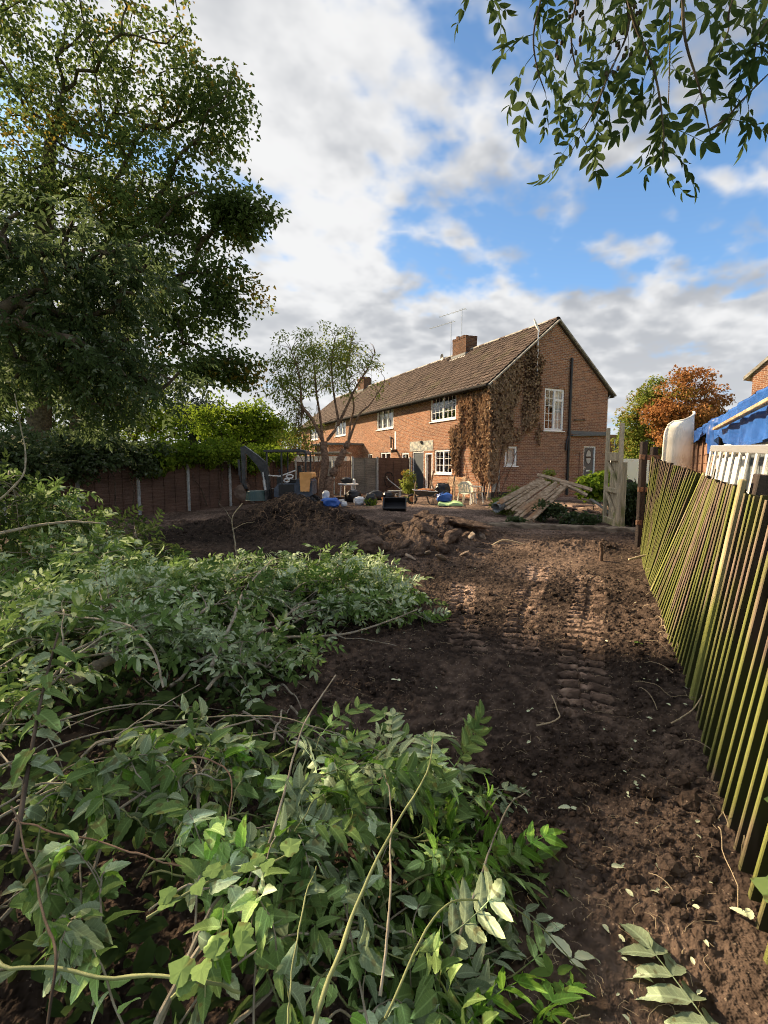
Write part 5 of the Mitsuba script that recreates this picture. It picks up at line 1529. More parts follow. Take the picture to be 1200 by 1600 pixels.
def cut_branch(label, group, x0, y0, head, L, rise, nleaf, size, mode, seed, mat=None, r0=None, stem='twig_pale', upness=.35, twigs=3):
    """mode 'ash' or 'single' = leaves as parts, 'mid' = leaves too small to pick apart"""
    g = np.random.default_rng(seed)
    k = thing('cut_branch', label, 'branch', 'cut branches of the brush heap')
    p = lift_stem(x0, y0, head, L, rise, g=g)
    n = len(p)
    r0 = r0 or .0045 + .0055 * L
    m = MB(); m.tube(p, np.linspace(r0, .0025, n), 6)
    paths = [(p, 1.0)]
    for j in range(twigs):
        i = int(n * g.uniform(.25, .75))
        d = unit(p[min(i + 2, n - 1)] - p[i])
        s = unit(np.cross(d, Z3)) * g.choice([-1, 1])
        e = p[i] + (d * .6 + s * .7 + Z3 * g.uniform(.05, .5)) * L * g.uniform(.25, .42)
        e[2] = max(e[2], float(heap(np.array([e[0]]), np.array([e[1]]))[0]) + .04)
        q = curve(p[i], e, 10, .05, .02, g); m.tube(q, np.linspace(r0 * .55, .002, 10), 5); paths.append((q, .7))
    m.put('stem', stem, k, True)
    V = []
    tot = sum(w for _, w in paths)
    for (q, w) in paths:
        nl = max(2, int(round(nleaf * w / tot)))
        for j in range(nl):
            t = (.22 if w == 1 else .3) + (.78 if w == 1 else .7) * (j + .5) / nl
            i = min(int(t * (len(q) - 1)), len(q) - 2)
            d0 = unit(q[i + 1] - q[i])
            s = unit(np.cross(d0, Z3)) * (-1) ** j
            d = unit(d0 * .55 + s * .8 + Z3 * (upness - .25 + g.normal(0, .5)) + g.normal(size=3) * .3)
            if j == nl - 1: d, i = unit(d0 + Z3 * .1), len(q) - 2
            nn = unit(Z3 + g.normal(size=3) * .75)
            sz = size * g.uniform(.75, 1.25)
            if mode == 'mid':
                a = ash_mid[j % 4]
                V.append(scatter(a[0], a[1], frames(d[None], nn[None]), q[i][None], [sz]))
            else:
                mt = mat or g.choice(NEAR, p=[.56, .36, .08])
                lib = ash_near_ply if mode == 'ash' else single_ply
                place_part('leaf', k, lib[(str(mt), int(g.integers(6 if mode == 'ash' else 4)))], frames(d[None], nn[None])[0], sz, q[i])
    tone = 'bright green' if mat and 'bright' in mat else ''
    if V:
        mm = mat or ('leaf_cut' if g.random() < .72 else 'leaf_cut_pale')
        tone = tone or ('pale-leaved' if 'pale' in mm else 'green')
        obj('leaves', joinmesh(*V), mm, k, kind='stuff')
    c_ = p[len(p) // 2]
    META[k] = (c_[0], c_[1], (tone or 'green') + ' ' + ('cut branch with broad leaves' if mode == 'single' else 'cut ash branch'))
    return k


g = np.random.default_rng(5)
GN = 'cut leafy branches in the front of the brush heap'
# front left: broad single leaves
for j in range(44):
    x, y = g.uniform(-1.3, -.12), g.uniform(.62, 1.75)
    cut_branch('cut branch with broad single leaves at the front left of the brush heap', GN, x, y, g.uniform(-.6, 2.2), g.uniform(.35, .7), g.uniform(.03, .12), 36, .066, 'single', 1000 + j, None, .003, 'twig_pale' if j % 3 else 'twig_green', .1, 2)
# front right: ash leaves leaning out over the soil
FR = [(-.25, 1.75, .35, .75, .16), (-.1, 1.6, .15, .6, .14), (-.3, 1.95, .1, .8, .12), (-.05, 1.35, .5, .65, .12), (-.15, 1.2, .1, .6, .10), (-.1, 1.0, .3, .55, .12), (-.2, .9, .0, .6, .1), (0.0, 1.9, .6, .5, .12), (-.45, 1.5, .7, .7, .12), (-.5, 1.15, .4, .6, .1), (-.55, 1.9, .2, .7, .1), (.02, .82, .5, .5, .06), (-.35, 2.1, -.2, .7, .1), (0, 1.7, -.4, .5, .1)]
for j, (x, y, h, L, rs) in enumerate(FR):
    cut_branch('cut ash branch with paired leaflets leaning over the soil at the front of the heap', GN, x, y, h, L, rs, 13, .20, 'ash', 1100 + j, 'near_leaf_bright' if j in (3, 6, 11) else None, .004, 'twig_green', .3, 1)
# middle of the heap
g = np.random.default_rng(17)
GM = 'cut ash branches in the middle of the brush heap'
for j in range(62):
    x, y = g.uniform(-4.2, -.6), g.uniform(2.0, 5.6)
    h_, L_ = g.uniform(-.5, 1.9), g.uniform(.9, 1.6)
    ex, ey = x + L_ * math.cos(h_), y + L_ * math.sin(h_)
    if not contains_xy(HEAP_POLY, x, y) or (ex > -.75 and 2.2 < ey < 4.4) or (x > -1.0 and 2.3 < y < 4.2): continue
    cut_branch('cut ash branch lying in the middle of the brush heap', GM, x, y, h_, L_, g.uniform(.04, .18), 34, .205, 'mid', 1200 + j, None, None, 'twig_pale', .4, 4)
# far right tip of the heap
GT = 'cut ash branch tips reaching over the soil'
for j, (x, y, h, L, rs) in enumerate([(-1.0, 4.6, .25, 1.5, .10), (-1.2, 5.0, .25, 1.6, .12), (-1.0, 5.4, .1, 1.3, .12), (-.9, 4.35, .45, 1.3, .08), (-1.4, 5.6, .35, 1.5, .12), (-.6, 4.9, .1, 1.1, .10), (-1.6, 6.0, .2, 1.3, .10), (-.7, 5.3, .6, .9, .10), (-2.0, 5.6, .5, 1.4, .12), (-1.5, 4.4, .6, 1.4, .10), (-.4, 5.0, .25, .9, .08), (-1.1, 5.9, .3, 1.0, .08)]):
    cut_branch('cut ash branch whose leafy tip reaches out to the soil track', GT, x, y, h, L, rs, 30, .215, 'mid', 1300 + j, 'leaf_cut_pale' if j % 3 else 'leaf_bright', None, 'twig_pale', .45, 4)
# the tall tangle on the left
GL = 'tall tangle of cut branches on the left'
for j in range(26):
    x, y = g.uniform(-6.0, -3.5), g.uniform(5.0, 6.9)
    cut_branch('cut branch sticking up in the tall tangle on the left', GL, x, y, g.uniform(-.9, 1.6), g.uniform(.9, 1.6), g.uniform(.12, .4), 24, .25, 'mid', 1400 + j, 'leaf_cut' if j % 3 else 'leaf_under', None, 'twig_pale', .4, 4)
for j, (x, y, h, L, rs) in enumerate([(-3.6, 6.2, .3, 1.0, .06), (-3.0, 5.9, .2, .9, .06), (-2.3, 5.7, .3, .8, .08), (-1.9, 5.6, .3, .8, .08), (-3.3, 5.6, .2, 1.0, .06)]):
    cut_branch('cut ash branch at the back edge of the heap below the lap fence', 'cut branches along the back of the heap', x, y, h, L, rs, 14, .26, 'mid', 1500 + j, 'leaf_cut_pale' if j % 2 else 'leaf_cut', None, 'twig_pale', .5, 3)
# what lies under all that: nobody could count it
N = 26000
x, y = g.uniform(-6.8, .5, N), g.uniform(.4, 7.9, N)
ok = contains_xy(HEAP_POLY, x, y) & (meshkit.fbm(np.stack([x * 1.7, y * 1.7, x * 0], -1), 2, 77) > .34)
x, y = x[ok], y[ok]
zb, zh = ground_base(x, y), heap(x, y)
z = zb + .02 + (zh - zb) * g.uniform(.0, .97, len(x))
P = np.stack([x, y, z], -1)
d = unit(rand_unit(len(x), g) * [1, 1, .5] - [0, 0, .25]); nn = unit(rand_unit(len(x), g) * .8 + [0, 0, .8])
near_ = y < 2.4
lm = leaf_mid(.5, .2, .3)
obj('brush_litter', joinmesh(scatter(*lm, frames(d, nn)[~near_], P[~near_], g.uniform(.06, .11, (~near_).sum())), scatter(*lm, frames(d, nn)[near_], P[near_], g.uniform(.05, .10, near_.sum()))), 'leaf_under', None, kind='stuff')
tag('brush_litter', 'mass of crushed leaves under the cut branches', 'leaves')
b = MB()
for j in range(420):
    x, y = g.uniform(-6, .3), g.uniform(.6, 7.4)
    if not contains_xy(HEAP_POLY, x, y): continue
    q = lift_stem(x, y, g.uniform(-1, 2.5), g.uniform(.4, 1.2), g.uniform(-.02, .10), 8, g=g)
    if not contains_xy(HEAP_POLY, q[-1, 0], q[-1, 1]): continue
    b.tube(q, np.linspace(g.uniform(.003, .008), .002, len(q)), 5)
b.put('brush_twigs', 'twig_pale', kind='stuff'); tag('brush_twigs', 'tangle of bare twigs running through the brush heap', 'twigs')


# bare cut stems that can be picked out
def stick(label, pts, r0, r1, mat='twig_pale', cat='stick', sides=8, fork=None):
    k = key_for('log' if cat == 'log' else 'stick')
    p = spline(pts, 30)
    p = p + (meshkit.fbm(p * 9, 2, 3)[:, None] - .5) * .012
    k2 = 1.0 if r0 > .03 else (.5 if pts[0][1] < 2.6 else .95)
    r0, r1 = r0 * k2, r1 * k2
    rr_ = np.linspace(r0, r1, 30) * (1 + .18 * (np.arange(30) % 6 == 0))
    p = p + np.cumsum(np.random.default_rng(len(label)).normal(0, .0010, (30, 3)), 0)
    b = MB(); b.tube(p, rr_, sides)
    if fork:
        for (t, e) in fork:
            q = p[int(t * 29)]; b.tube(curve(q, e, 8, .02, .02), np.linspace(r1 * .9, r1 * .4, 8), 5)
    scene[k] = mikit.ply((np.vstack(b.v), np.vstack(b.f)), 'mat_' + mat, smooth=True)
    return tag(k, label, cat)


stick('long pale stem crossing the bare patch in the middle of the heap, pointing up right', [(-0.24, 2.29, 0.50), (-0.31, 1.85, 0.52), (-0.32, 1.56, 0.52), (-0.32, 1.27, 0.50), (-0.36, 1.10, 0.42)], .006, .009)
stick('thin bent stem running right across the heap to the front leaf spray', [(-0.91, 1.85, 0.50), (-0.53, 1.87, 0.52), (-0.25, 1.80, 0.50), (0.02, 1.82, 0.38)], .006, .004)
stick('thick dark green stem rising from the bottom edge toward the front leaf spray', [(-0.15, 0.62, 0.44), (-0.13, 0.78, 0.50), (-0.08, 0.92, 0.54), (0.00, 1.12, 0.57), (0.15, 1.51, 0.52), (0.21, 1.89, 0.42)], .013, .004, 'twig_green')
stick('straight pale stem standing in the front of the heap left of the leaf spray', [(-0.01, 0.92, 0.40), (0.01, 1.03, 0.47), (0.02, 1.21, 0.48), (0.02, 1.51, 0.44), (0.00, 1.83, 0.32)], .007, .004)
stick('smooth pale bough curving over the tangle at the far left', [(-4.3, 4.6, 0.74), (-3.91, 5.03, 0.86), (-3.5, 5.2, .92), (-3.14, 5.25, 0.90)], .022, .010)
stick('thick grey cut log lying in the left of the heap', [(-1.77, 2.52, 0.34), (-1.70, 2.63, 0.37), (-1.63, 2.82, 0.38), (-1.56, 3.07, 0.34)], .034, .026, 'twig_pale', 'log', 12)
stick('pale leaning limb in the middle of the heap, ending among the far leaves', [(-1.02, 2.72, 0.36), (-1.06, 3.26, 0.46), (-1.17, 3.95, 0.50), (-1.25, 5.24, 0.48)], .013, .007)
stick('long bare curved branch along the soil in front of the far leaf tips', [(-1.24, 3.40, 0.14), (-1.0, 3.52, 0.16), (-0.81, 3.65, 0.18), (-0.36, 3.72, 0.18), (0.00, 3.96, 0.20), (0.30, 4.22, 0.24)], .016, .006, fork=[(.35, (-.45, 3.45, .1)), (.6, (.1, 3.7, .1))])
stick('forked bare branch behind the long curved one at the edge of the soil', [(-0.87, 3.10, 0.16), (-0.82, 3.49, 0.30), (-0.71, 3.97, 0.34), (-0.40, 4.53, 0.28)], .013, .005, fork=[(.4, (-.98, 3.75, .42)), (.55, (-.55, 3.9, .5)), (.6, (-1.0, 4.1, .4))])
stick('grey stem arching over and down in the left of the heap', [(-2.68, 3.41, 0.50), (-1.87, 2.88, 0.60), (-1.47, 2.62, 0.64), (-1.22, 2.41, 0.58), (-1.12, 2.30, 0.42)], .008, .006)
stick('smooth green stem lying across the bottom left corner', [(-0.95, 0.99, 0.50), (-0.78, 0.89, 0.52), (-0.61, 0.86, 0.53), (-0.39, 0.84, 0.54), (-0.30, 0.87, 0.46)], .0075, .006, 'twig_green')
stick('dark thin stem dropping through the bottom left corner', [(-1.07, 1.28, 0.57), (-0.87, 1.08, 0.58), (-0.76, 0.97, 0.56), (-0.66, 0.86, 0.54), (-0.60, 0.74, 0.48)], .0045, .006, 'bark')
stick('thin yellow stalk standing at the bottom edge', [(-0.17, 0.72, 0.50), (-0.18, 0.83, 0.55), (-0.18, 1.01, 0.57), (-0.18, 1.14, 0.52)], .004, .003, 'twig_green')
stick('brown twig joining the dark stem in the lower left, running right', [(-1.08, 1.29, 0.52), (-0.84, 1.20, 0.54), (-0.62, 1.15, 0.52), (-0.48, 1.18, 0.44)], .005, .0035, 'bark_brown')
stick('short pale fork poking up in the left middle of the heap', [(-1.10, 1.84, 0.44), (-1.05, 1.94, 0.46), (-1.04, 2.05, 0.44), (-0.95, 2.34, 0.42)], .006, .004, fork=[(.5, (-.93, 1.95, .5))])
stick('pale stem slanting out over the soil below the front leaf spray', [(0.18, 1.17, 0.20), (0.28, 1.34, 0.25), (0.47, 1.73, 0.20), (0.66, 2.04, 0.06)], .008, .004)
stick('reddish twig looping among the leaves in the lower left', [(-0.80, 1.56, 0.45), (-0.66, 1.54, 0.55), (-0.52, 1.46, 0.56), (-0.46, 1.32, 0.54), (-0.50, 1.22, 0.40)], .006, .004, 'bark_brown')
stick('yellow-green stalk trailing out to the soil at the lower right of the heap', [(0.00, 0.84, 0.45), (0.12, 1.06, 0.44), (0.26, 1.20, 0.36), (0.44, 1.26, 0.22), (0.58, 1.25, 0.05)], .006, .003, 'twig_green')
stick('thin pale arching switch standing up at the far left', [(-3.42, 4.50, 2.20), (-3.40, 4.50, 2.00), (-3.36, 4.50, 1.70), (-3.30, 4.40, 1.49), (-3.38, 4.30, 1.30), (-3.7, 4.2, 1.0), (-4.0, 4.2, .7)], .004, .012)
stick('pale bare twig with two prongs standing in front of the big soil heap', [(-2.05, 6.55, .25), (-2.10, 6.6, .55), (-2.12, 6.62, .80), (-1.98, 6.65, 1.0)], .011, .005, fork=[(.65, (-2.3, 6.6, 1.02)), (.45, (-1.8, 6.6, .75))])
k = thing('cut_branch', 'dark twig with large oval leaves standing up at the left edge', 'branch')
p = spline([(-1.05, 1.25, .45), (-1.18, 1.50, .58), (-1.28, 1.72, .72), (-1.34, 1.9, .86)], 20)
b = MB(); b.tube(p, np.linspace(.008, .004, 20), 6); b.put('stem', 'bark', k, True)
for j in range(15):
    i = 6 + int(13 * j / 15)
    d = unit(np.array([math.cos(j * 2.4), math.sin(j * 2.4) * .7, .1 - .4 * g.random()]))
    place_part('leaf', k, single_ply[('near_leaf' if j % 3 else 'near_leaf_pale', j % 4)], frames(d[None], np.array([[0, -.3, 1.]]))[0], g.uniform(.085, .12), p[i])




def ivy_leaf(seed):
    """a five-lobed leaf along +x, its stalk end at the origin"""
    g_ = np.random.default_rng(seed)
    out = [(0, 0), (-.08, .18), (-.02, .36), (.14, .46), (.26, .40), (.40, .44), (.56, .40), (.62, .28), (.80, .16), (1.0, 0), (.80, -.16), (.62, -.28), (.56, -.40), (.40, -.44), (.26, -.40), (.14, -.46), (-.02, -.36), (-.08, -.18)]
    v = np.array([(.33, 0, .04)] + [(x, y, -.12 * x * x + .10 * abs(y) + g_.normal(0, .02)) for x, y in out])
    n_ = len(out)
    return v, np.array([[0, 1 + j, 1 + (j + 1) % n_] for j in range(n_)])


IVY = {(m, s): mikit.ply(ivy_leaf(s), 'mat_' + m, uv=np.tile([[.5, .3]], (19, 1))) for s in range(3) for m in NEAR}
for lab, pts, n_ in [('ivy sprig with lobed leaves on the bottom green stem', [(-.52, .95, .56), (-.40, 1.0, .60), (-.30, 1.06, .58), (-.22, 1.14, .56)], 9), ('ivy sprig with lobed leaves at the bottom edge left of the yellow stalk', [(-.40, .80, .55), (-.33, .84, .59), (-.26, .88, .58)], 7)]:
    k = thing('ivy_shoot', lab, 'ivy')
    q = spline(pts, 16); b = MB(); b.tube(q, np.linspace(.0035, .002, 16), 6); b.put('stem', 'twig_green', k, True)
    for j in range(n_):
        d = unit(np.array([[math.cos(j * 2.4 + .4), math.sin(j * 2.4 + .4), .15]]))
        place_part('leaf', k, IVY[(NEAR[0], j % 3)], frames(d, unit(np.array([[g.normal(0, .3), g.normal(0, .3) - .2, 1.]])))[0], g.uniform(.038, .055), q[min(15, 1 + int(j * 14 / n_))] + [0, 0, .012])

# each branch is named by what it lies beside
LANDMARKS = [('the thick grey log', -1.65, 2.8), ('the tall pale switch', -3.4, 4.45), ('the smooth pale bough', -3.6, 5.1), ('the long bare curved branch', -.4, 3.75), ('the forked bare branch', -.75, 3.6),
             ('the pale leaning limb', -1.1, 4.0), ('the two-pronged bare twig', -2.1, 6.6), ('the bottom green stem', -.6, .9), ('the large-leaved dark twig', -1.2, 1.6), ('the thin yellow stalk', -.18, .95),
             ('the dark green stem', .05, 1.2), ('the reddish looping twig', -.6, 1.45), ('the long pale crossing stem', -.3, 1.75), ('the round root ball', -.28, 7.75), ('the lap fence', -6.2, 7.5), ('the short pale fork', -1.05, 2.0)]


def beside(x, y, marks):
    nm, lx, ly = min(marks, key=lambda m: math.hypot(m[1] - x, m[2] - y))
    # as seen from where one stands in the garden looking to the house
    lat, dep_q = x * ly / y - lx if y > .3 else x - lx, y - ly
    a = 'behind' if dep_q > .18 else ('in front of' if dep_q < -.18 else '')
    b_ = 'left' if lat < -.12 else ('right' if lat > .12 else '')
    near = 'just ' if math.hypot(x - lx, y - ly) < .45 else ''
    if a and b_:
        return f"{near}{'behind' if a == 'behind' else 'in front'} and {b_} of {nm}"
    return near + (f'{a} {nm}' if a else (f'{b_} of {nm}' if b_ else f'right beside {nm}'))


def name_by_place(keys, text, marks):
    for k_ in keys:
        x_, y_ = META[k_][:2]
        labels[k_]['label'] = f"{text or META[k_][2]} {beside(x_, y_, marks)}"


name_by_place(list(META), None, LANDMARKS)
# ================================================================ the digger
EX, EY, EZ = np.array([1., 0, 0]), np.array([0, 1., 0]), Z3
dg_ = thing('mini_digger', 'small dark mini digger with orange rear panel and open canopy behind the big soil heap', 'digger')


def XZ(b, poly, y0, y1):
    """polygon in the x-z plane, from y0 to y1 (y1 > y0)"""
    return b.prism(poly, (0, y0, 0), EX, EZ, -(y1 - y0))


def track(y):
    a = np.linspace(np.pi / 2, 3 * np.pi / 2, 9)
    out = [(-3.25 + .22 * math.cos(t), .30 + .22 * math.sin(t)) for t in a] + [(-2.35 + .22 * math.cos(t), .30 + .22 * math.sin(t)) for t in a + np.pi]
    p = Polygon(out)
    b = MB(); XZ(b, p, y, y + .28)
    for s in np.linspace(0, 1, 34)[:-1]:
        q = p.exterior.interpolate(s, True); b.box((q.x, y + .14, q.y), (.022, .138, .022))
    b.put('track', 'rubber_black', dg_)


track(14.85); track(15.75)
b = MB(); b.box((-2.8, 15.45, .36), (.45, .32, .14), None, .03); b.put('chassis', 'steel_grey', dg_)
b = MB(); XZ(b, Polygon([(-3.45, .52), (-2.36, .52), (-2.25, .60), (-2.25, 1.02), (-2.32, 1.10), (-2.72, 1.10), (-2.78, .95), (-3.30, .95), (-3.45, .8)]), 14.95, 15.95); b.put('body', 'steel_blue', dg_)
b = MB(); XZ(b, Polygon([(-3.30, .58), (-2.82, .58), (-2.82, .92), (-3.30, .92)]), 14.925, 14.948); b.put('side_panel', 'plastic_black', dg_)
b = MB(); XZ(b, Polygon([(-2.62, .70), (-2.34, .70), (-2.30, 1.10), (-2.24, 1.14), (-2.24, 1.24), (-2.30, 1.30), (-2.64, 1.30)]), 14.90, 14.95)
b.box((-2.45, 15.42, 1.20), (.20, .46, .10), None, .05); b.put('rear_panel', 'orange_paint', dg_)
b = MB(); b.box((-2.66, 15.45, 1.22), (.06, .24, .28), ry(-.15), .05); b.box((-2.86, 15.45, 1.0), (.22, .24, .06), None, .05); b.put('seat', 'plastic_black', dg_)
for (x, z, s) in ((-2.98, 1.16, .11), (-3.08, 1.04, .09)):
    b = MB(); b.tube([(x + s * math.cos(t), 15.12, z + s * .55 * math.sin(t)) for t in np.linspace(0, 6.283, 15)], .026, 6, False); b.put('arm_console', 'plastic_white', dg_, True)
b = MB(); b.tube([(-3.68, 15.1, 1.20), (-3.3, 15.1, 1.17), (-3.05, 15.15, 1.26), (-2.8, 15.2, 1.36)], .024, 6); b.put('grab_rail', 'plastic_white', dg_, True)
b = MB(); XZ(b, Polygon([(-3.42, .55), (-3.18, .55), (-3.26, 1.14), (-3.40, 1.14)]), 15.15, 15.75); b.put('control_column', 'plastic_black', dg_)
b = MB(); b.tube([(-3.34, 15.3, 1.12), (-3.36, 15.3, 1.32)], .018, 6); b.box((-3.36, 15.3, 1.34), (.035, .03, .04), None, .012); b.tube([(-3.30, 15.6, 1.12), (-3.33, 15.6, 1.32)], .018, 6); b.put('lever', 'plastic_black', dg_)
b = MB(); XZ(b, Polygon([(-3.74, 1.99), (-2.62, 2.02), (-2.45, 1.97), (-2.40, 1.86), (-2.44, 1.85), (-2.50, 1.91), (-2.64, 1.94), (-3.74, 1.93)]), 14.9, 16.0); b.put('canopy_roof', 'steel_grey', dg_)
for (x, y, z) in ((-3.66, 14.98, .55), (-3.20, 14.96, .9), (-3.20, 15.92, .9), (-2.46, 14.98, 1.1), (-2.46, 15.9, 1.1)):
    b = MB(); b.bar((x, y, z), (x + (.03 if x > -2.6 else 0), y, 1.93), .05, .05, EY, .008); b.put('canopy_post', 'steel_grey', dg_)
b = MB(); XZ(b, Polygon([(-3.64, .46), (-3.80, .46), (-3.86, .95), (-3.95, 1.30), (-4.06, 1.50), (-4.34, 1.83), (-4.56, 2.0), (-4.54, 2.08), (-4.46, 2.14), (-4.38, 2.08), (-4.02, 1.82), (-3.80, 1.63), (-3.70, 1.45), (-3.68, 1.2)]), 15.30, 15.47); b.put('boom', 'steel_grey', dg_)
b = MB(); b.tube([(-3.78, 15.27, .62), (-3.84, 15.27, 1.05)], .050, 8); b.tube([(-3.84, 15.27, 1.05), (-3.87, 15.27, 1.30)], .028, 8); b.put('boom_ram', 'aluminium', dg_, 40)
b = MB(); XZ(b, Polygon([(-4.58, 2.10), (-4.42, 2.10), (-4.42, 1.70), (-4.45, .90), (-4.56, .84), (-4.56, 1.6)]), 15.31, 15.46); b.put('dipper_arm', 'steel_grey', dg_)
b = MB(); b.tube([(-4.66, 15.38, 1.70), (-4.64, 15.38, 1.2)], .045, 8); b.tube([(-4.64, 15.38, 1.2), (-4.60, 15.38, .95)], .025, 8); b.put('bucket_ram', 'steel_grey', dg_, 40)
a = np.linspace(0.5 * np.pi, 1.62 * np.pi, 12)
bo_ = [(-4.50 + .25 * math.cos(t), .66 + .25 * math.sin(t)) for t in a] + [(-4.22, .30)]
b = MB(); XZ(b, Polygon(bo_), 15.10, 15.13); XZ(b, Polygon(bo_), 15.62, 15.65)
pp = np.array(bo_); v = np.array([[x, y, z] for (x, z) in pp for y in (15.10, 15.65)]); i = np.arange(len(pp) - 1) * 2
b.add(v, np.stack([i, i + 1, i + 3, i + 2], 1)); b.put('bucket', 'rusty_steel', dg_)
b = MB(); XZ(b, Polygon([(-4.58, .92), (-4.40, .92), (-4.36, .76), (-4.62, .76)]), 15.26, 15.52); b.put('linkage', 'steel_grey', dg_)
b = MB(); b.box((-3.70, 15.4, .55), (.03, .55, .20), None, .01); b.put('dozer_blade', 'steel_grey', dg_)


def lathe(prof, c, n_=20, tilt=None):
    pr = np.asarray(prof, float); a = np.arange(n_) * 2 * np.pi / n_
    v = np.stack([pr[:, None, 0] * np.cos(a), pr[:, None, 0] * np.sin(a), np.repeat(pr[:, 1:], n_, 1)], -1).reshape(-1, 3)
    if tilt is not None: v = v @ np.asarray(tilt).T
    i, j = np.meshgrid(np.arange(len(pr) - 1), np.arange(n_), indexing='ij')
    f = np.stack([i * n_ + j, i * n_ + (j + 1) % n_, (i + 1) * n_ + (j + 1) % n_, (i + 1) * n_ + j], -1).reshape(-1, 4)
    return v + np.asarray(c, float), f


def lathe_thing(name, label, cat, prof, c, mat, tilt=None, group=None):
    b = MB(); b.add(*lathe(prof, c, 20, tilt)); k = b.put(name, mat, None, 40)
    return tag(k, label, cat, group)


lathe_thing('tub', 'dark green round tub upside down between the digger bucket and boom', 'tub', [(.0, .30), (.26, .30), (.30, .26), (.34, .02), (.36, 0)], (-4.02, 15.0, .42), 'tub_green')
pbr('tub_green', (0.03, 0.06, 0.055), 0.45)
# ---------------------------------------------------------------- things lying about in front of the house
k = thing('crate', 'black plastic crate on its side in the middle of the yard', 'crate')
Rc = rz(-.12) @ np.array([[1, 0, 0], [0, math.cos(.9), -math.sin(.9)], [0, math.sin(.9), math.cos(.9)]])
cc = np.array([.36, 15.75, .20])
b = MB(); b.box(cc + Rc @ [0, 0, -.13], (.36, .20, .012), Rc)
for s in (-1, 1): b.box(cc + Rc @ [s * .36, 0, 0], (.012, .212, .14), Rc, .004); b.box(cc + Rc @ [0, s * .20, 0], (.347, .012, .139), Rc, .004)
b.put('shell', 'plastic_black', k)
b = MB()
for s in (-1, 1): b.box(cc + Rc @ [0, s * .215, .13], (.385, .012, .014), Rc, .004); b.box(cc + Rc @ [s * .382, 0, .13], (.012, .202, .014), Rc, .004)
b.put('rim', 'plastic_black', k)

wb = thing('wheelbarrow', 'loaded grey wheelbarrow with rusty wheel in front of the back doors', 'wheelbarrow')
wo = np.array([1.55, 18.6, .0])
tp_ = lambda x, y, z: wo + np.array([x, y, z])
b = MB()
lo_ = [(-.28, -.20, .36), (.30, -.22, .32), (.30, .22, .32), (-.28, .20, .36)]; hi_ = [(-.42, -.32, .56), (.50, -.34, .50), (.50, .34, .50), (-.42, .32, .56)]
b.add([tp_(*p) for p in lo_ + hi_], [[0, 1, 2, 3], [0, 4, 5, 1], [1, 5, 6, 2], [2, 6, 7, 3], [3, 7, 4, 0]]); b.put('tray', 'steel_grey', wb)
b = MB(); b.tube([tp_(*p) for p in hi_ + hi_[:1]], .014, 6, False); b.put('rim', 'aluminium', wb)
b = MB(); b.tube([tp_(-.45 + .17 * math.cos(t), 0, .19 + .17 * math.sin(t)) for t in np.linspace(0, 6.2832, 21)], .045, 8, False); wk = b.put('wheel', 'rubber_black', wb, True)
b = MB(); b.tube([tp_(-.45, -.05, .19), tp_(-.45, .05, .19)], .11, 12); b.put('hub', 'rust_orange', wk)
pbr('rust_orange', (0.32, 0.13, 0.05), 0.7)
for s in (-1, 1):
    b = MB(); b.tube(spline([tp_(-.45, s * .08, .19), tp_(-.1, s * .18, .33), tp_(.45, s * .25, .34), tp_(.95, s * .29, .52)], 14), .016, 6); b.put('handle', 'steel_grey', wb)
    b = MB(); b.tube(spline([tp_(.12, s * .2, .33), tp_(.22, s * .22, .02), tp_(.34, s * .22, .02), tp_(.42, s * .24, .34)], 12), .014, 6); b.put('leg', 'steel_grey', wb)
lump_thing('rubble', 'heap of orange brick rubble and leaves in the wheelbarrow tray', 'rubble', (1.62, 18.6, .52), (.34, .24, .12), 'rust_orange', 201, 3)
b = MB(); b.bar((1.14, 18.3, .0), (1.24, 18.7, .86), .045, .035, EY, .008); tag(b.put('timber_batten', 'plank_wood'), 'pale batten leaning on the wheelbarrow at its left end', 'plank')


def rmat(a): return rz(a)


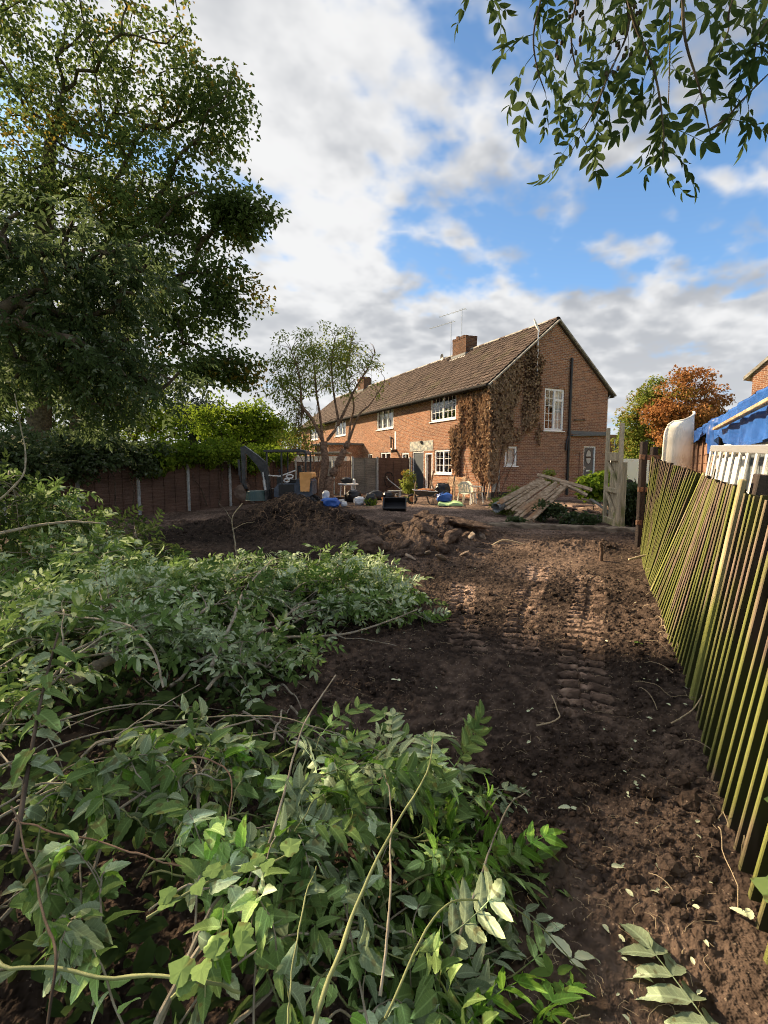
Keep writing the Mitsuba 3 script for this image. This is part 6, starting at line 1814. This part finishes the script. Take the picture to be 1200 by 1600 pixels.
def plastic_chair(o, a, label):
    k = thing('plastic_chair', label, 'chair', None)
    R = rz(a); o = np.asarray(o, float)
    W = lambda p: o + np.asarray(p, float) @ R.T
    n_ = 9
    # seat shell
    X, Yq = np.meshgrid(np.linspace(-.25, .25, n_), np.linspace(-.24, .22, n_), indexing='ij')
    Zs = .42 + .05 * (X / .25) ** 4 - .03 * (1 - (X / .25) ** 2) + .03 * np.clip(-Yq - .1, 0, 1)
    v = W(np.stack([X, Yq, Zs], -1).reshape(-1, 3)); i = np.arange(n_ * n_).reshape(n_, n_)
    q = np.stack([i[:-1, :-1], i[1:, :-1], i[1:, 1:], i[:-1, 1:]], -1).reshape(-1, 4)
    b = MB(); b.add(v, q); b.add(v - [0, 0, .012], q[:, ::-1]); b.put('seat', 'plastic_cream', k, True)
    # fan back with slats
    out = [(-.24, .0)] + [(.25 * -math.cos(t), .22 + .24 * math.sin(t) ** .8) for t in np.linspace(0.0, np.pi, 15)] + [(.24, .0)]
    P_ = Polygon(out)
    hol = []
    for j in range(-3, 4):
        hol.append(Polygon([(j * .052 - .010, .06), (j * .052 + .010, .06), (j * .066 + .013, .37 - .012 * j * j), (j * .066 - .013, .37 - .012 * j * j)]))
    P_ = P_.difference(unary_union(hol))
    up = unit(np.array([0, .22, 1.0]))
    b = MB(); b.prism(P_, W((0, .20, .43)), R @ EX, R @ up, .014); b.put('backrest', 'plastic_cream', k)
    for s in (-1, 1):
        b = MB(); b.tube([W(p) for p in spline([(s * .25, .27, .74), (s * .285, .10, .68), (s * .29, -.12, .66), (s * .285, -.24, .62), (s * .26, -.25, .45)], 16)], .022, 6); b.put('arm', 'plastic_cream', k, True)
        for y, ye in ((-.23, -.27), (.20, .28)):
            b = MB(); b.bar(W((s * .245, y, .43)), W((s * .275, ye, .0)), .055, .035, R @ EX, .006); b.put('leg', 'plastic_cream', k)
    return k


plastic_chair((3.18, 18.25, .02), 2.55, 'cream plastic garden armchair in front of the bench, the nearer to the wheelbarrow')
plastic_chair((3.52, 18.75, .02), 2.05, 'cream plastic garden armchair nearest the black downpipe at the corner')
be = thing('bench', 'slatted wooden garden bench against the house wall behind the plastic chairs', 'bench')
bo2, ba = np.array([2.95, 21.0, .05]), math.atan2(HV[1], HV[0])
RB = np.stack([-HV, HU, Z3], 1)
BW = lambda p: bo2 + np.asarray(p, float) @ RB.T
for j in range(5):
    b = MB(); b.bar(BW((-.65, -.25 + j * .10, .43)), BW((.65, -.25 + j * .10, .43)), .075, .022, Z3, .004); b.put('seat_slat', 'plank_wood', be)
for z in (.55, .90):
    b = MB(); b.bar(BW((-.65, .24 + (z - .5) * .2, z)), BW((.65, .24 + (z - .5) * .2, z)), .03, .075, Z3, .004); b.put('back_rail', 'plank_wood', be)
for j in range(15):
    b = MB(); x = -.60 + j * .0857
    b.bar(BW((x, .255, .58)), BW((x, .315, .87)), .045, .016, RB @ EY, .003); b.put('back_slat', 'plank_wood', be)
for x in (-.66, .66):
    for y, h in ((-.26, .64), (.22, .93)):
        b = MB(); b.bar(BW((x, y, -.05)), BW((x, y + (.10 if h > .7 else 0), h)), .06, .06, RB @ EX, .006); b.put('leg', 'plank_wood', be)
    b = MB(); b.bar(BW((x, -.30, .655)), BW((x, .28, .655)), .07, .03, Z3, .005); b.put('armrest', 'plank_wood', be)


def sack(name, label, cat, c, s, mat, seed, group=None):
    m = trimesh.creation.icosphere(subdivisions=3); v = np.array(m.vertices)
    g = np.random.default_rng(seed)
    fl = np.sign(v) * np.abs(v) ** .75
    v = fl * np.asarray(s, float) * (1 + .45 * (meshkit.fbm(v * 2.3 + seed, 3, seed) - .5)[:, None]) + (ridged(v * 3.1 + seed, 2, seed)[:, None] - .6) * .16 * min(s) * v
    v[:, 2] = np.maximum(v[:, 2], -s[2] * .85)
    b = MB(); b.add(v + np.asarray(c, float), m.faces); k = b.put(name, mat, None, 60)
    return tag(k, label, cat, group)


sack('bin_bag', 'black sack slumped against the front of the wooden bench', 'bag', (2.45, 19.9, .50), (.30, .22, .26), 'bag_black', 301)
sack('bin_bag', 'crumpled blue bag under the wheelbarrow handles', 'bag', (2.45, 19.3, .20), (.30, .22, .20), 'bag_blue', 302)
k = thing('folded_sheet', 'pale green folded sheet lying flat in front of the bench', 'sheet')
n_ = 25; X, Yq = np.meshgrid(np.linspace(-.48, .48, n_), np.linspace(-.55, .55, n_), indexing='ij')
Zq = .09 + .07 * (meshkit.fbm(np.stack([X * 3, Yq * 3, X * 0], -1), 3, 9) - .5) + .03 * np.sin(X * 9)
Zq = np.where((np.abs(X) > .45) | (np.abs(Yq) > .52), .01, Zq)
v = np.stack([X + .12 * Yq, Yq, Zq], -1).reshape(-1, 3) + [2.52, 18.0, .02]; i = np.arange(n_ * n_).reshape(n_, n_)
b = MB(); b.add(v, np.stack([i[:-1, :-1], i[1:, :-1], i[1:, 1:], i[:-1, 1:]], -1).reshape(-1, 4)); b.put('cloth', 'cloth_green', k, True)
# round white table with things on it, by the brown gate
tb_ = thing('garden_table', 'round white plastic garden table in front of the brown board gate', 'table')
tc = np.array([-1.70, 22.6, -.05])
b = MB(); b.add(*lathe([(0, .70), (.46, .70), (.49, .68), (.49, .63), (.46, .63)], tc, 28)); b.put('tabletop', 'plastic_white', tb_, 40)
for j in range(4):
    a = .5 + j * math.pi / 2
    b = MB(); b.bar(tc + [.36 * math.cos(a), .36 * math.sin(a), .64], tc + [.42 * math.cos(a), .42 * math.sin(a), 0], .06, .05, (math.cos(a), math.sin(a), 0), .008); b.put('leg', 'plastic_white', tb_)
sack('barbecue', 'dark rounded lidded barbecue standing on the white table', 'barbecue', tc + [-.06, 0, .83], (.26, .22, .14), 'plastic_black', 303)
lathe_thing('pot', 'small white pot at the right end of the white table', 'pot', [(0, 0), (.05, 0), (.065, .16), (.05, .17), (.03, .22), (.0, .22)], tc + [.30, -.1, .70], 'plastic_white')
# bags and clutter along the fence
for (nm, lab, c, s, m, sd) in [
    ('bin_bag', 'crumpled blue and white tarp bundle at the foot of the bare tree', (-1.95, 17.2, .16), (.34, .25, .18), 'bag_blue', 311),
    ('bin_bag', 'white carrier bag beside the trunk of the bare tree', (-2.15, 17.6, .40), (.13, .12, .18), 'bag_white', 312),
    ('bin_bag', 'pale plastic sack standing right of the blue bundle', (-.95, 18.2, .14), (.22, .16, .16), 'bag_white', 313),
    ('bin_bag', 'small white bag just right of the blue bundle', (-1.45, 17.3, .10), (.11, .1, .10), 'bag_white', 314),
    ('bin_bag', 'black bin bag behind the pale plastic sack', (-1.25, 19.6, .22), (.30, .26, .28), 'bag_black', 315),
    ('bin_bag', 'black bin bag in front of the grey lap panels', (-.35, 20.8, .16), (.32, .24, .24), 'bag_black', 316),
    ('bin_bag', 'dark grey sack right of the pale plastic sack', (-.50, 18.0, .20), (.22, .2, .24), 'steel_grey', 317),
    ('bin_bag', 'black sack by the stones under the wheel leaning on the fence', (.20, 21.2, .12), (.28, .22, .2), 'bag_black', 318)]:
    sack(nm, lab, 'bag', c, s, m, sd)
YARD = []
for j in range(16):
    x, y = [(-1.55, 20.3), (-.85, 20.0), (-.65, 21.6), (.0, 20.2), (.55, 20.6), (.9, 21.4), (-.1, 22.4), (.4, 22.8), (.75, 22.5), (-1.1, 21.4), (1.0, 20.4), (-1.75, 19.3), (.3, 19.8), (-2.0, 21.0), (.62, 23.4), (-.4, 23.6)][j]
    s = [.16, .12, .14, .1, .13, .15, .12, .14, .1, .12, .11, .12, .09, .13, .12, .14][j]
    if j % 3 == 0:
        q_k = lathe_thing('plant_pot', 'empty plant pot', 'pot', [(0, 0), (s * .7, 0), (s, s * 1.7), (s * 1.08, s * 1.7), (s * 1.08, s * 1.9), (s * .92, s * 1.9), (s * .7, s * .5)], (x, y, -.04), 'rust_orange' if j % 2 else 'plastic_black', None, 'plant pots among the rubbish')
        META[q_k] = (x, y, 'empty terracotta plant pot' if j % 2 else 'empty black plant pot'); YARD.append(q_k)
    else:
        q_k = lump_thing('rubble', 'broken lump', 'rubble', (x, y, .06), (s * 1.3, s, s * .8), ['stone', 'soil', 'steel_grey', 'bag_white'][j % 4], 220 + j, 2, 'broken lumps among the rubbish')
        META[q_k] = (x, y, ['pale broken lump', 'dark lump of earth', 'grey broken lump', 'white broken lump'][j % 4]); YARD.append(q_k)
name_by_place(YARD, None, [('the white garden table', -1.7, 22.6), ('the black crate', .36, 15.75), ('the leaning bicycle wheel', .2, 26), ('the blue tarp bundle', -1.95, 17.2), ('the pale plastic sack', -.95, 18.2), ('the low grey slab', .5, 22.5), ('the rose bush', 1.2, 23.0), ('the wheelbarrow', 1.5, 18.6)])
k = thing('bicycle_wheel', 'black bicycle wheel hanging against the brown lap panel', 'wheel')
wc = A0 + Ad * 1.42 - HV * .12 + [0, 0, .95]
b = MB(); b.tube([wc + Ad * .27 * math.cos(t) + Z3 * .42 * math.sin(t) for t in np.linspace(0, 6.2832, 25)], .022, 6, False); b.put('tyre', 'rubber_black', k, True)
b = MB()
for t in np.linspace(0, np.pi, 9)[:-1]: b.tube([wc + Ad * .26 * math.cos(t) + Z3 * .41 * math.sin(t), wc - Ad * .26 * math.cos(t) - Z3 * .41 * math.sin(t)], .004, 4)
b.put('spokes', 'steel_grey', k)
b = MB(); b.tube(spline([A0 + Ad * 1.6 - HV * .2 + [0, 0, 1.15], A0 + Ad * 1.5 - HV * .25 + [0, 0, .95], A0 + Ad * .9 - HV * .9 + [0, 0, .3]], 12), .022, 6); tag(b.put('pole', 'plastic_white', None, True), 'bent pale pole leaning below the bicycle wheel', 'pole')
b = MB(); b.bar((.2, 22.6, .28), (.85, 22.4, .30), .22, .05, Z3, .01); b.bar((.3, 22.5, -.05), (.3, 22.5, .26), .1, .1); b.bar((.75, 22.4, -.05), (.75, 22.4, .26), .1, .1); tag(b.put('stone_bench', 'post_concrete'), 'low grey slab on two blocks in front of the brown lap panel', 'slab')
# firewood and props under the kitchen window
for j, (p, q) in enumerate([((2.15, 22.9, .1), (2.35, 22.6, 1.25)), ((2.5, 22.3, .05), (2.2, 22.7, .75)), ((2.9, 20.4, .05), (3.0, 20.3, 1.05)), ((2.72, 20.2, .0), (2.78, 20.3, .62)), ((4.25, 19.6, .05), (4.55, 20.5, .8))]):
    b = MB(); b.bar(p, q, .07, .04, (0, 1, .2), .006); tag(b.put('timber_batten', 'plank_wood'), ['batten leaning on the wall left of the kitchen window', 'short batten crossed under the kitchen window', 'upright timber post in front of the bench', 'short timber post standing in front of the bench seat', 'board leaning on the wall beside the corner downpipe'][j], 'plank')
# ---------------------------------------------------------------- timber pile
def plank(label, p, q, w, t, mat='plank_wood', group='loose planks of the timber pile', up=(0, 0, 1), seed=0):
    g = np.random.default_rng(seed); p, q = np.asarray(p, float), np.asarray(q, float)
    x = unit(q - p); up = unit(np.asarray(up, float)); y = unit(np.cross(up, x)); z = np.cross(x, y)
    L = np.linalg.norm(q - p); n_ = 7
    s = np.linspace(0, 1, n_); bow = .012 * L * np.sin(np.pi * s) * g.normal(); tw = g.normal(0, .06) * s
    ring = []
    for a, bw_, t_ in zip(s, bow, tw):
        c = p + x * L * a + z * bw_
        yy, zz = y * math.cos(t_) + z * math.sin(t_), z * math.cos(t_) - y * math.sin(t_)
        ring.append([c - yy * w / 2 - zz * t / 2, c + yy * w / 2 - zz * t / 2, c + yy * w / 2 + zz * t / 2, c - yy * w / 2 + zz * t / 2])
    v = np.array(ring).reshape(-1, 3); i, j = np.meshgrid(np.arange(n_ - 1), np.arange(4), indexing='ij')
    f = np.stack([i * 4 + j, i * 4 + (j + 1) % 4, (i + 1) * 4 + (j + 1) % 4, (i + 1) * 4 + j], -1).reshape(-1, 4)
    m = n_ * 4 - 4
    b = MB(); b.add(v, np.vstack([f, [[3, 2, 1, 0]], [[m, m + 1, m + 2, m + 3]]])); k = b.put('timber_plank', mat)
    return tag(k, label, 'plank', group)


nrm_p = (-.35, -.75, .8)
gp_ = np.random.default_rng(44)
for j in range(13):
    u_ = j / 12
    plank(f"sloping plank of the timber pile, {['first','second','third','fourth','fifth','sixth','seventh','eighth','ninth','tenth','eleventh','twelfth','thirteenth'][j]} counting from the house side", (4.62 + .34 * u_ + gp_.normal(0, .05), 14.25 - 1.05 * u_, 1.14 - .22 * u_ + gp_.normal(0, .03)), (3.36 + .34 * u_ + gp_.normal(0, .09), 13.95 - 1.7 * u_ + gp_.normal(0, .06), .46 - .38 * u_ + gp_.normal(0, .03)), .075, .032, 'plank_wood', 'planks sloping down to the left on the timber pile', nrm_p, 400 + j)
plank('long plank along the front edge of the sloping planks, ending at the path edge', (5.0, 13.10, .96), (3.66, 12.25, .06), .10, .045, 'plank_wood', None, nrm_p, 420)
plank('thick board along the ridge of the timber pile, running down to the right', (4.60, 14.35, 1.24), (6.05, 13.85, .80), .16, .035, 'plank_wood', None, (0, -.5, 1), 421)
plank('second ridge board just below the thick one, with a broken end', (4.95, 13.4, 1.02), (5.55, 13.0, .70), .11, .05, 'plank_wood', None, (0, -.5, 1), 422)
plank('short pale offcut under the right end of the ridge boards', (5.35, 12.9, .62), (5.75, 12.75, .50), .09, .05, 'plank_wood', None, (0, 0, 1), 423)
plank('short thick block at the lower left foot of the sloping planks', (3.52, 12.55, .12), (3.86, 12.2, .05), .16, .10, 'plank_wood', None, (0, 0, 1), 424)
plank('grey board lying flat at the right end of the timber pile by the gate', (5.55, 12.75, .62), (6.0, 12.2, .12), .20, .025, 'lap_wood_grey', None, (.4, -.3, 1), 425)
for j in range(12):
    g_ = np.random.default_rng(430 + j)
    x, y = g_.uniform(4.4, 5.7), g_.uniform(12.3, 13.5); a = g_.uniform(-.7, .7)
    plank('dark broken board in the hollow under the timber pile' if j % 2 else 'brown broken board in the hollow under the timber pile', (x - .35 * math.cos(a), y - .35 * math.sin(a), g_.uniform(.05, .45)), (x + .4 * math.cos(a), y + .4 * math.sin(a), g_.uniform(.02, .4)), .09, .022, 'dark_wood' if j % 2 else 'brown_boards', 'dark broken boards under the timber pile', (.1, -.4, 1), 450 + j)
k = thing('netting_roll', 'roll of pale wire netting left of the timber pile', 'netting')
b = MB(); b.tube([(3.35, 14.2, .25), (4.25, 14.9, .62)], .14, 10, False)
for t in np.linspace(0, 1, 16):
    c = np.array([3.35, 14.2, .25]) * (1 - t) + np.array([4.25, 14.9, .62]) * t; dx_ = unit(np.array([.9, .7, .37])); s_ = unit(np.cross(dx_, Z3)); u_ = np.cross(s_, dx_)
    b.tube([c + s_ * .155 * math.cos(a) + u_ * .155 * math.sin(a) for a in np.linspace(0, 6.2832, 11)], .009, 4, False)
b.put('netting', 'post_concrete', k)
# ================================================================ litter on the soil
g = np.random.default_rng(88)
b = MB(); n_ = 0
while n_ < 1100:
    r, t = math.exp(g.uniform(math.log(1.0), math.log(11))), math.radians(g.uniform(-8, 37))
    x, y = r * math.sin(t), r * math.cos(t)
    if not on_soil(np.array([x]), np.array([y]))[0] or contains_xy(HEAP_POLY, x, y): continue
    L = g.uniform(.012, .06) if g.random() < .97 else g.uniform(.09, .18)
    a = g.uniform(0, 6.28); q = np.linspace(-.5, .5, 6)
    px, py = x + L * q * math.cos(a) + .12 * L * np.sin(q * 6 + a), y + L * q * math.sin(a) + .10 * L * np.cos(q * 5)
    pz = ground(px, py) + .006
    pz = .4 * pz + .6 * np.maximum(pz.mean(), np.linspace(pz[0], pz[-1], 6)) + .004
    b.tube(np.stack([px, py, pz], -1), np.linspace(1, .6, 6) * g.uniform(.0005, .0012) * (1 + .10 * y), 4, False); n_ += 1
b.put('root_litter', 'straw', kind='stuff'); tag('root_litter', 'short pale roots and straws strewn over the soil', 'roots')
# roots torn up on the heap
b = MB()
for j in range(220):
    x, y = g.normal(-2.0, 1.2), g.normal(9.6, .8)
    z = float(ground_base(np.array([x]), np.array([y]))[0])
    if z < .15: continue
    L = g.uniform(.10, .45); a = g.uniform(0, 6.28)
    q = curve((x, y, gz(x, y)), (x + L * math.cos(a), y + L * math.sin(a), gz(x + L * math.cos(a), y + L * math.sin(a)) + .02), 6, L * g.uniform(.0, .35), .05, g)
    b.tube(q, np.linspace(g.uniform(.002, .006), .0015, 6), 4, False)
b.put('torn_roots', 'root_brown', kind='stuff'); tag('torn_roots', 'torn roots and stalks sticking out of the big soil heap', 'roots')
b = MB()
P, Rr, S_ = [], [], []
while len(P) < 150:
    r, t = math.exp(g.uniform(math.log(1.0), math.log(9))), math.radians(g.uniform(-12, 37))
    x, y = r * math.sin(t), r * math.cos(t)
    e = (x - 1.2) * .88 - (y - 1.37) * .47
    if not on_soil(np.array([x]), np.array([y]))[0] or (g.random() > .16 and e < -.40): continue
    P.append([x, y, gz(x, y) + .01]); Rr.append(frames(unit(np.array([[g.normal(), g.normal(), .15]])), unit(np.array([[g.normal() * .4, g.normal() * .4, 1]])))[0]); S_.append(g.uniform(.012, .034))
obj('leaf_litter', scatter(*leaf_mid(.5, .2, .2), np.array(Rr), np.array(P), np.array(S_)), 'pale_leaf_back', None, kind='stuff'); tag('leaf_litter', 'scraps of pale dry leaf scattered on the soil and along the foot of the fence', 'leaves')


def fallen(label, x, y, leaves, mat, name='fallen_leaf', cat='leaf'):
    k = thing(name, label, cat)
    z = gz(x, y) + .02
    for (dx, dy, a, s, tilt) in leaves:
        d = np.array([[math.cos(a), math.sin(a), tilt]])
        M = np.eye(4); M[:3, :3] = frames(d, np.array([[0, -.15, 1.]]))[0] * s; M[:3, 3] = [x + dx, y + dy, z + .01]
        kk = key_for('leaf', k); scene[kk] = {**mikit.ply(LEAF_A[0], 'mat_' + mat, smooth=True), 'to_world': T(M.tolist())}
    return k


fallen('pair of cream upturned leaves on the soil beside the trailing stalk', .58, 1.33, [(0, 0, 2.1, .085, .3), (.01, 0, .2, .075, .1), (-.01, -.01, -.3, .05, .1)], 'pale_leaf_back')
fallen('single pale round leaf alone on the bare soil', .86, 1.66, [(0, 0, .1, .055, .15)], 'pale_leaf_back')
fallen('two small pale leaves joined at the stalk on the soil right of the leaf spray', .83, 1.98, [(0, 0, 2.9, .05, .15), (0, 0, -.2, .05, .1)], 'pale_leaf_back')
fallen('bright green leaf lying on the soil by the track prints', 2.10, 3.87, [(0, 0, .3, .10, .1), (.02, 0, 1.2, .07, .1)], 'leaf_bright')
fallen('white crumpled leaves on the soil at the edge of the heap', .05, 3.22, [(0, 0, .3, .06, .1), (.06, -.02, 1.9, .06, .1)], 'pale_leaf_back')
fallen('pale torn leaf scrap near the foot of the fence at the lower right', 1.20, 1.42, [(0, 0, 1.0, .06, .2), (0, .01, 2.2, .05, .2)], 'pale_leaf_back')
big_ash = compound(4, 1.0, .40, .46, LEAF_A[1], 5, True, .08, .12)
k = thing('fallen_leaf', 'whole pinnate ash leaf lying on the soil at the bottom edge right of the middle', 'leaf')
dz_ = gz(.82, 1.2) + .03
M = np.eye(4); M[:3, :3] = frames(np.array([[-.22, 1.0, .12]]), np.array([[.2, -.35, 1.]]))[0] * .34; M[:3, 3] = [.90, 1.03, dz_]
scene[key_for('leaf', k)] = {**mikit.ply(big_ash, 'mat_near_leaf_pale', smooth=True, uv=leaf_uv(LEAF_A[1], len(big_ash[0]))), 'to_world': T(M.tolist())}
for lab, x, y, lv, mt in [('green sapling leaves at the lower right of the heap, on the trailing stalk', .50, 1.28, [(0, 0, 1.6, .06, .4), (.02, 0, .4, .06, .3), (0, 0, 3.0, .06, .2), (0, -.02, -1.2, .06, -.2)], 'leaf_bright'),
                          ('small green leaves at the bottom edge of the heap near the pale roots', .40, .98, [(0, 0, 1.5, .07, .5), (.03, 0, .8, .07, .4), (-.04, 0, 2.3, .07, .3), (.05, .02, 0, .06, .2)], 'leaf_bright')]:
    fallen(lab, x, y, lv, mt, 'seedling', 'plant')
# dry stalks and ivy along the foot of the fence
k = thing('dead_stalks', 'dry pale stalks tangled along the foot of the leaning fence', 'stalks')
b = MB()
for j in range(40):
    s = g.uniform(0, 6.5); x, y = 1.2 + .47 * s - .12 + g.normal(0, .08), 1.30 + .88 * s
    e = (x + g.normal(-.08, .10), y + g.normal(0, .14), gz(x, y) + g.uniform(.0, .08))
    b.tube(curve((x, y, gz(x, y) + .01), e, 8, g.uniform(.02, .06), .03, g), np.linspace(.0020, .0011, 8) * (1 + .1 * y), 4, False)
b.put('stalks', 'straw', k, kind='stuff')
k = thing('ivy_shoot', 'ivy shoot with dark lobed leaves against the fence at the right edge', 'ivy')
b = MB(); q = spline([(1.16, 1.24, .1), (1.2, 1.30, .28), (1.30, 1.42, .42), (1.42, 1.5, .46)], 14); b.tube(q, .004, 5); b.put('stem', 'twig_green', k, True)
for j in range(7):
    d = unit(np.array([[math.cos(j * 2.2), math.sin(j * 2.2) - .5, .2]]))
    place_part('leaf', k, IVY[('near_leaf', j % 3)], frames(d, np.array([[-.4, -.6, .6]]))[0], .09, q[2 + j * 2 - (j == 6)])
for lab, pts, r in [('forked dry stick lying at the foot of the fence post', [(1.62, 2.55, .10), (1.78, 2.62, .14), (1.90, 2.70, .22)], .009), ('thin bent pale twig lying on the soil left of the fence', [(.88, 2.62, .05), (1.02, 2.66, .06), (1.05, 2.86, .10)], .005), ('dead twig on the soil at the bottom edge near the leaf', [(.42, 1.10, .04), (.50, 1.14, .05), (.57, 1.16, .04)], .005), ('short upright stump standing in the soil right of the track prints', [(3.42, 7.40, .0), (3.43, 7.42, .18), (3.41, 7.42, .34)], .035), ('long dry branch half buried beside the smaller heap', [(1.9, 8.3, .12), (2.15, 8.42, .20), (2.5, 8.35, .14)], .02), ('dry bent stick in front of the leaning fence, far end', [(3.6, 6.9, .15), (3.9, 7.0, .2), (4.1, 7.05, .22)], .018)]:
    stick(lab, pts, r, r * .6, 'straw' if r < .03 else 'root_brown')
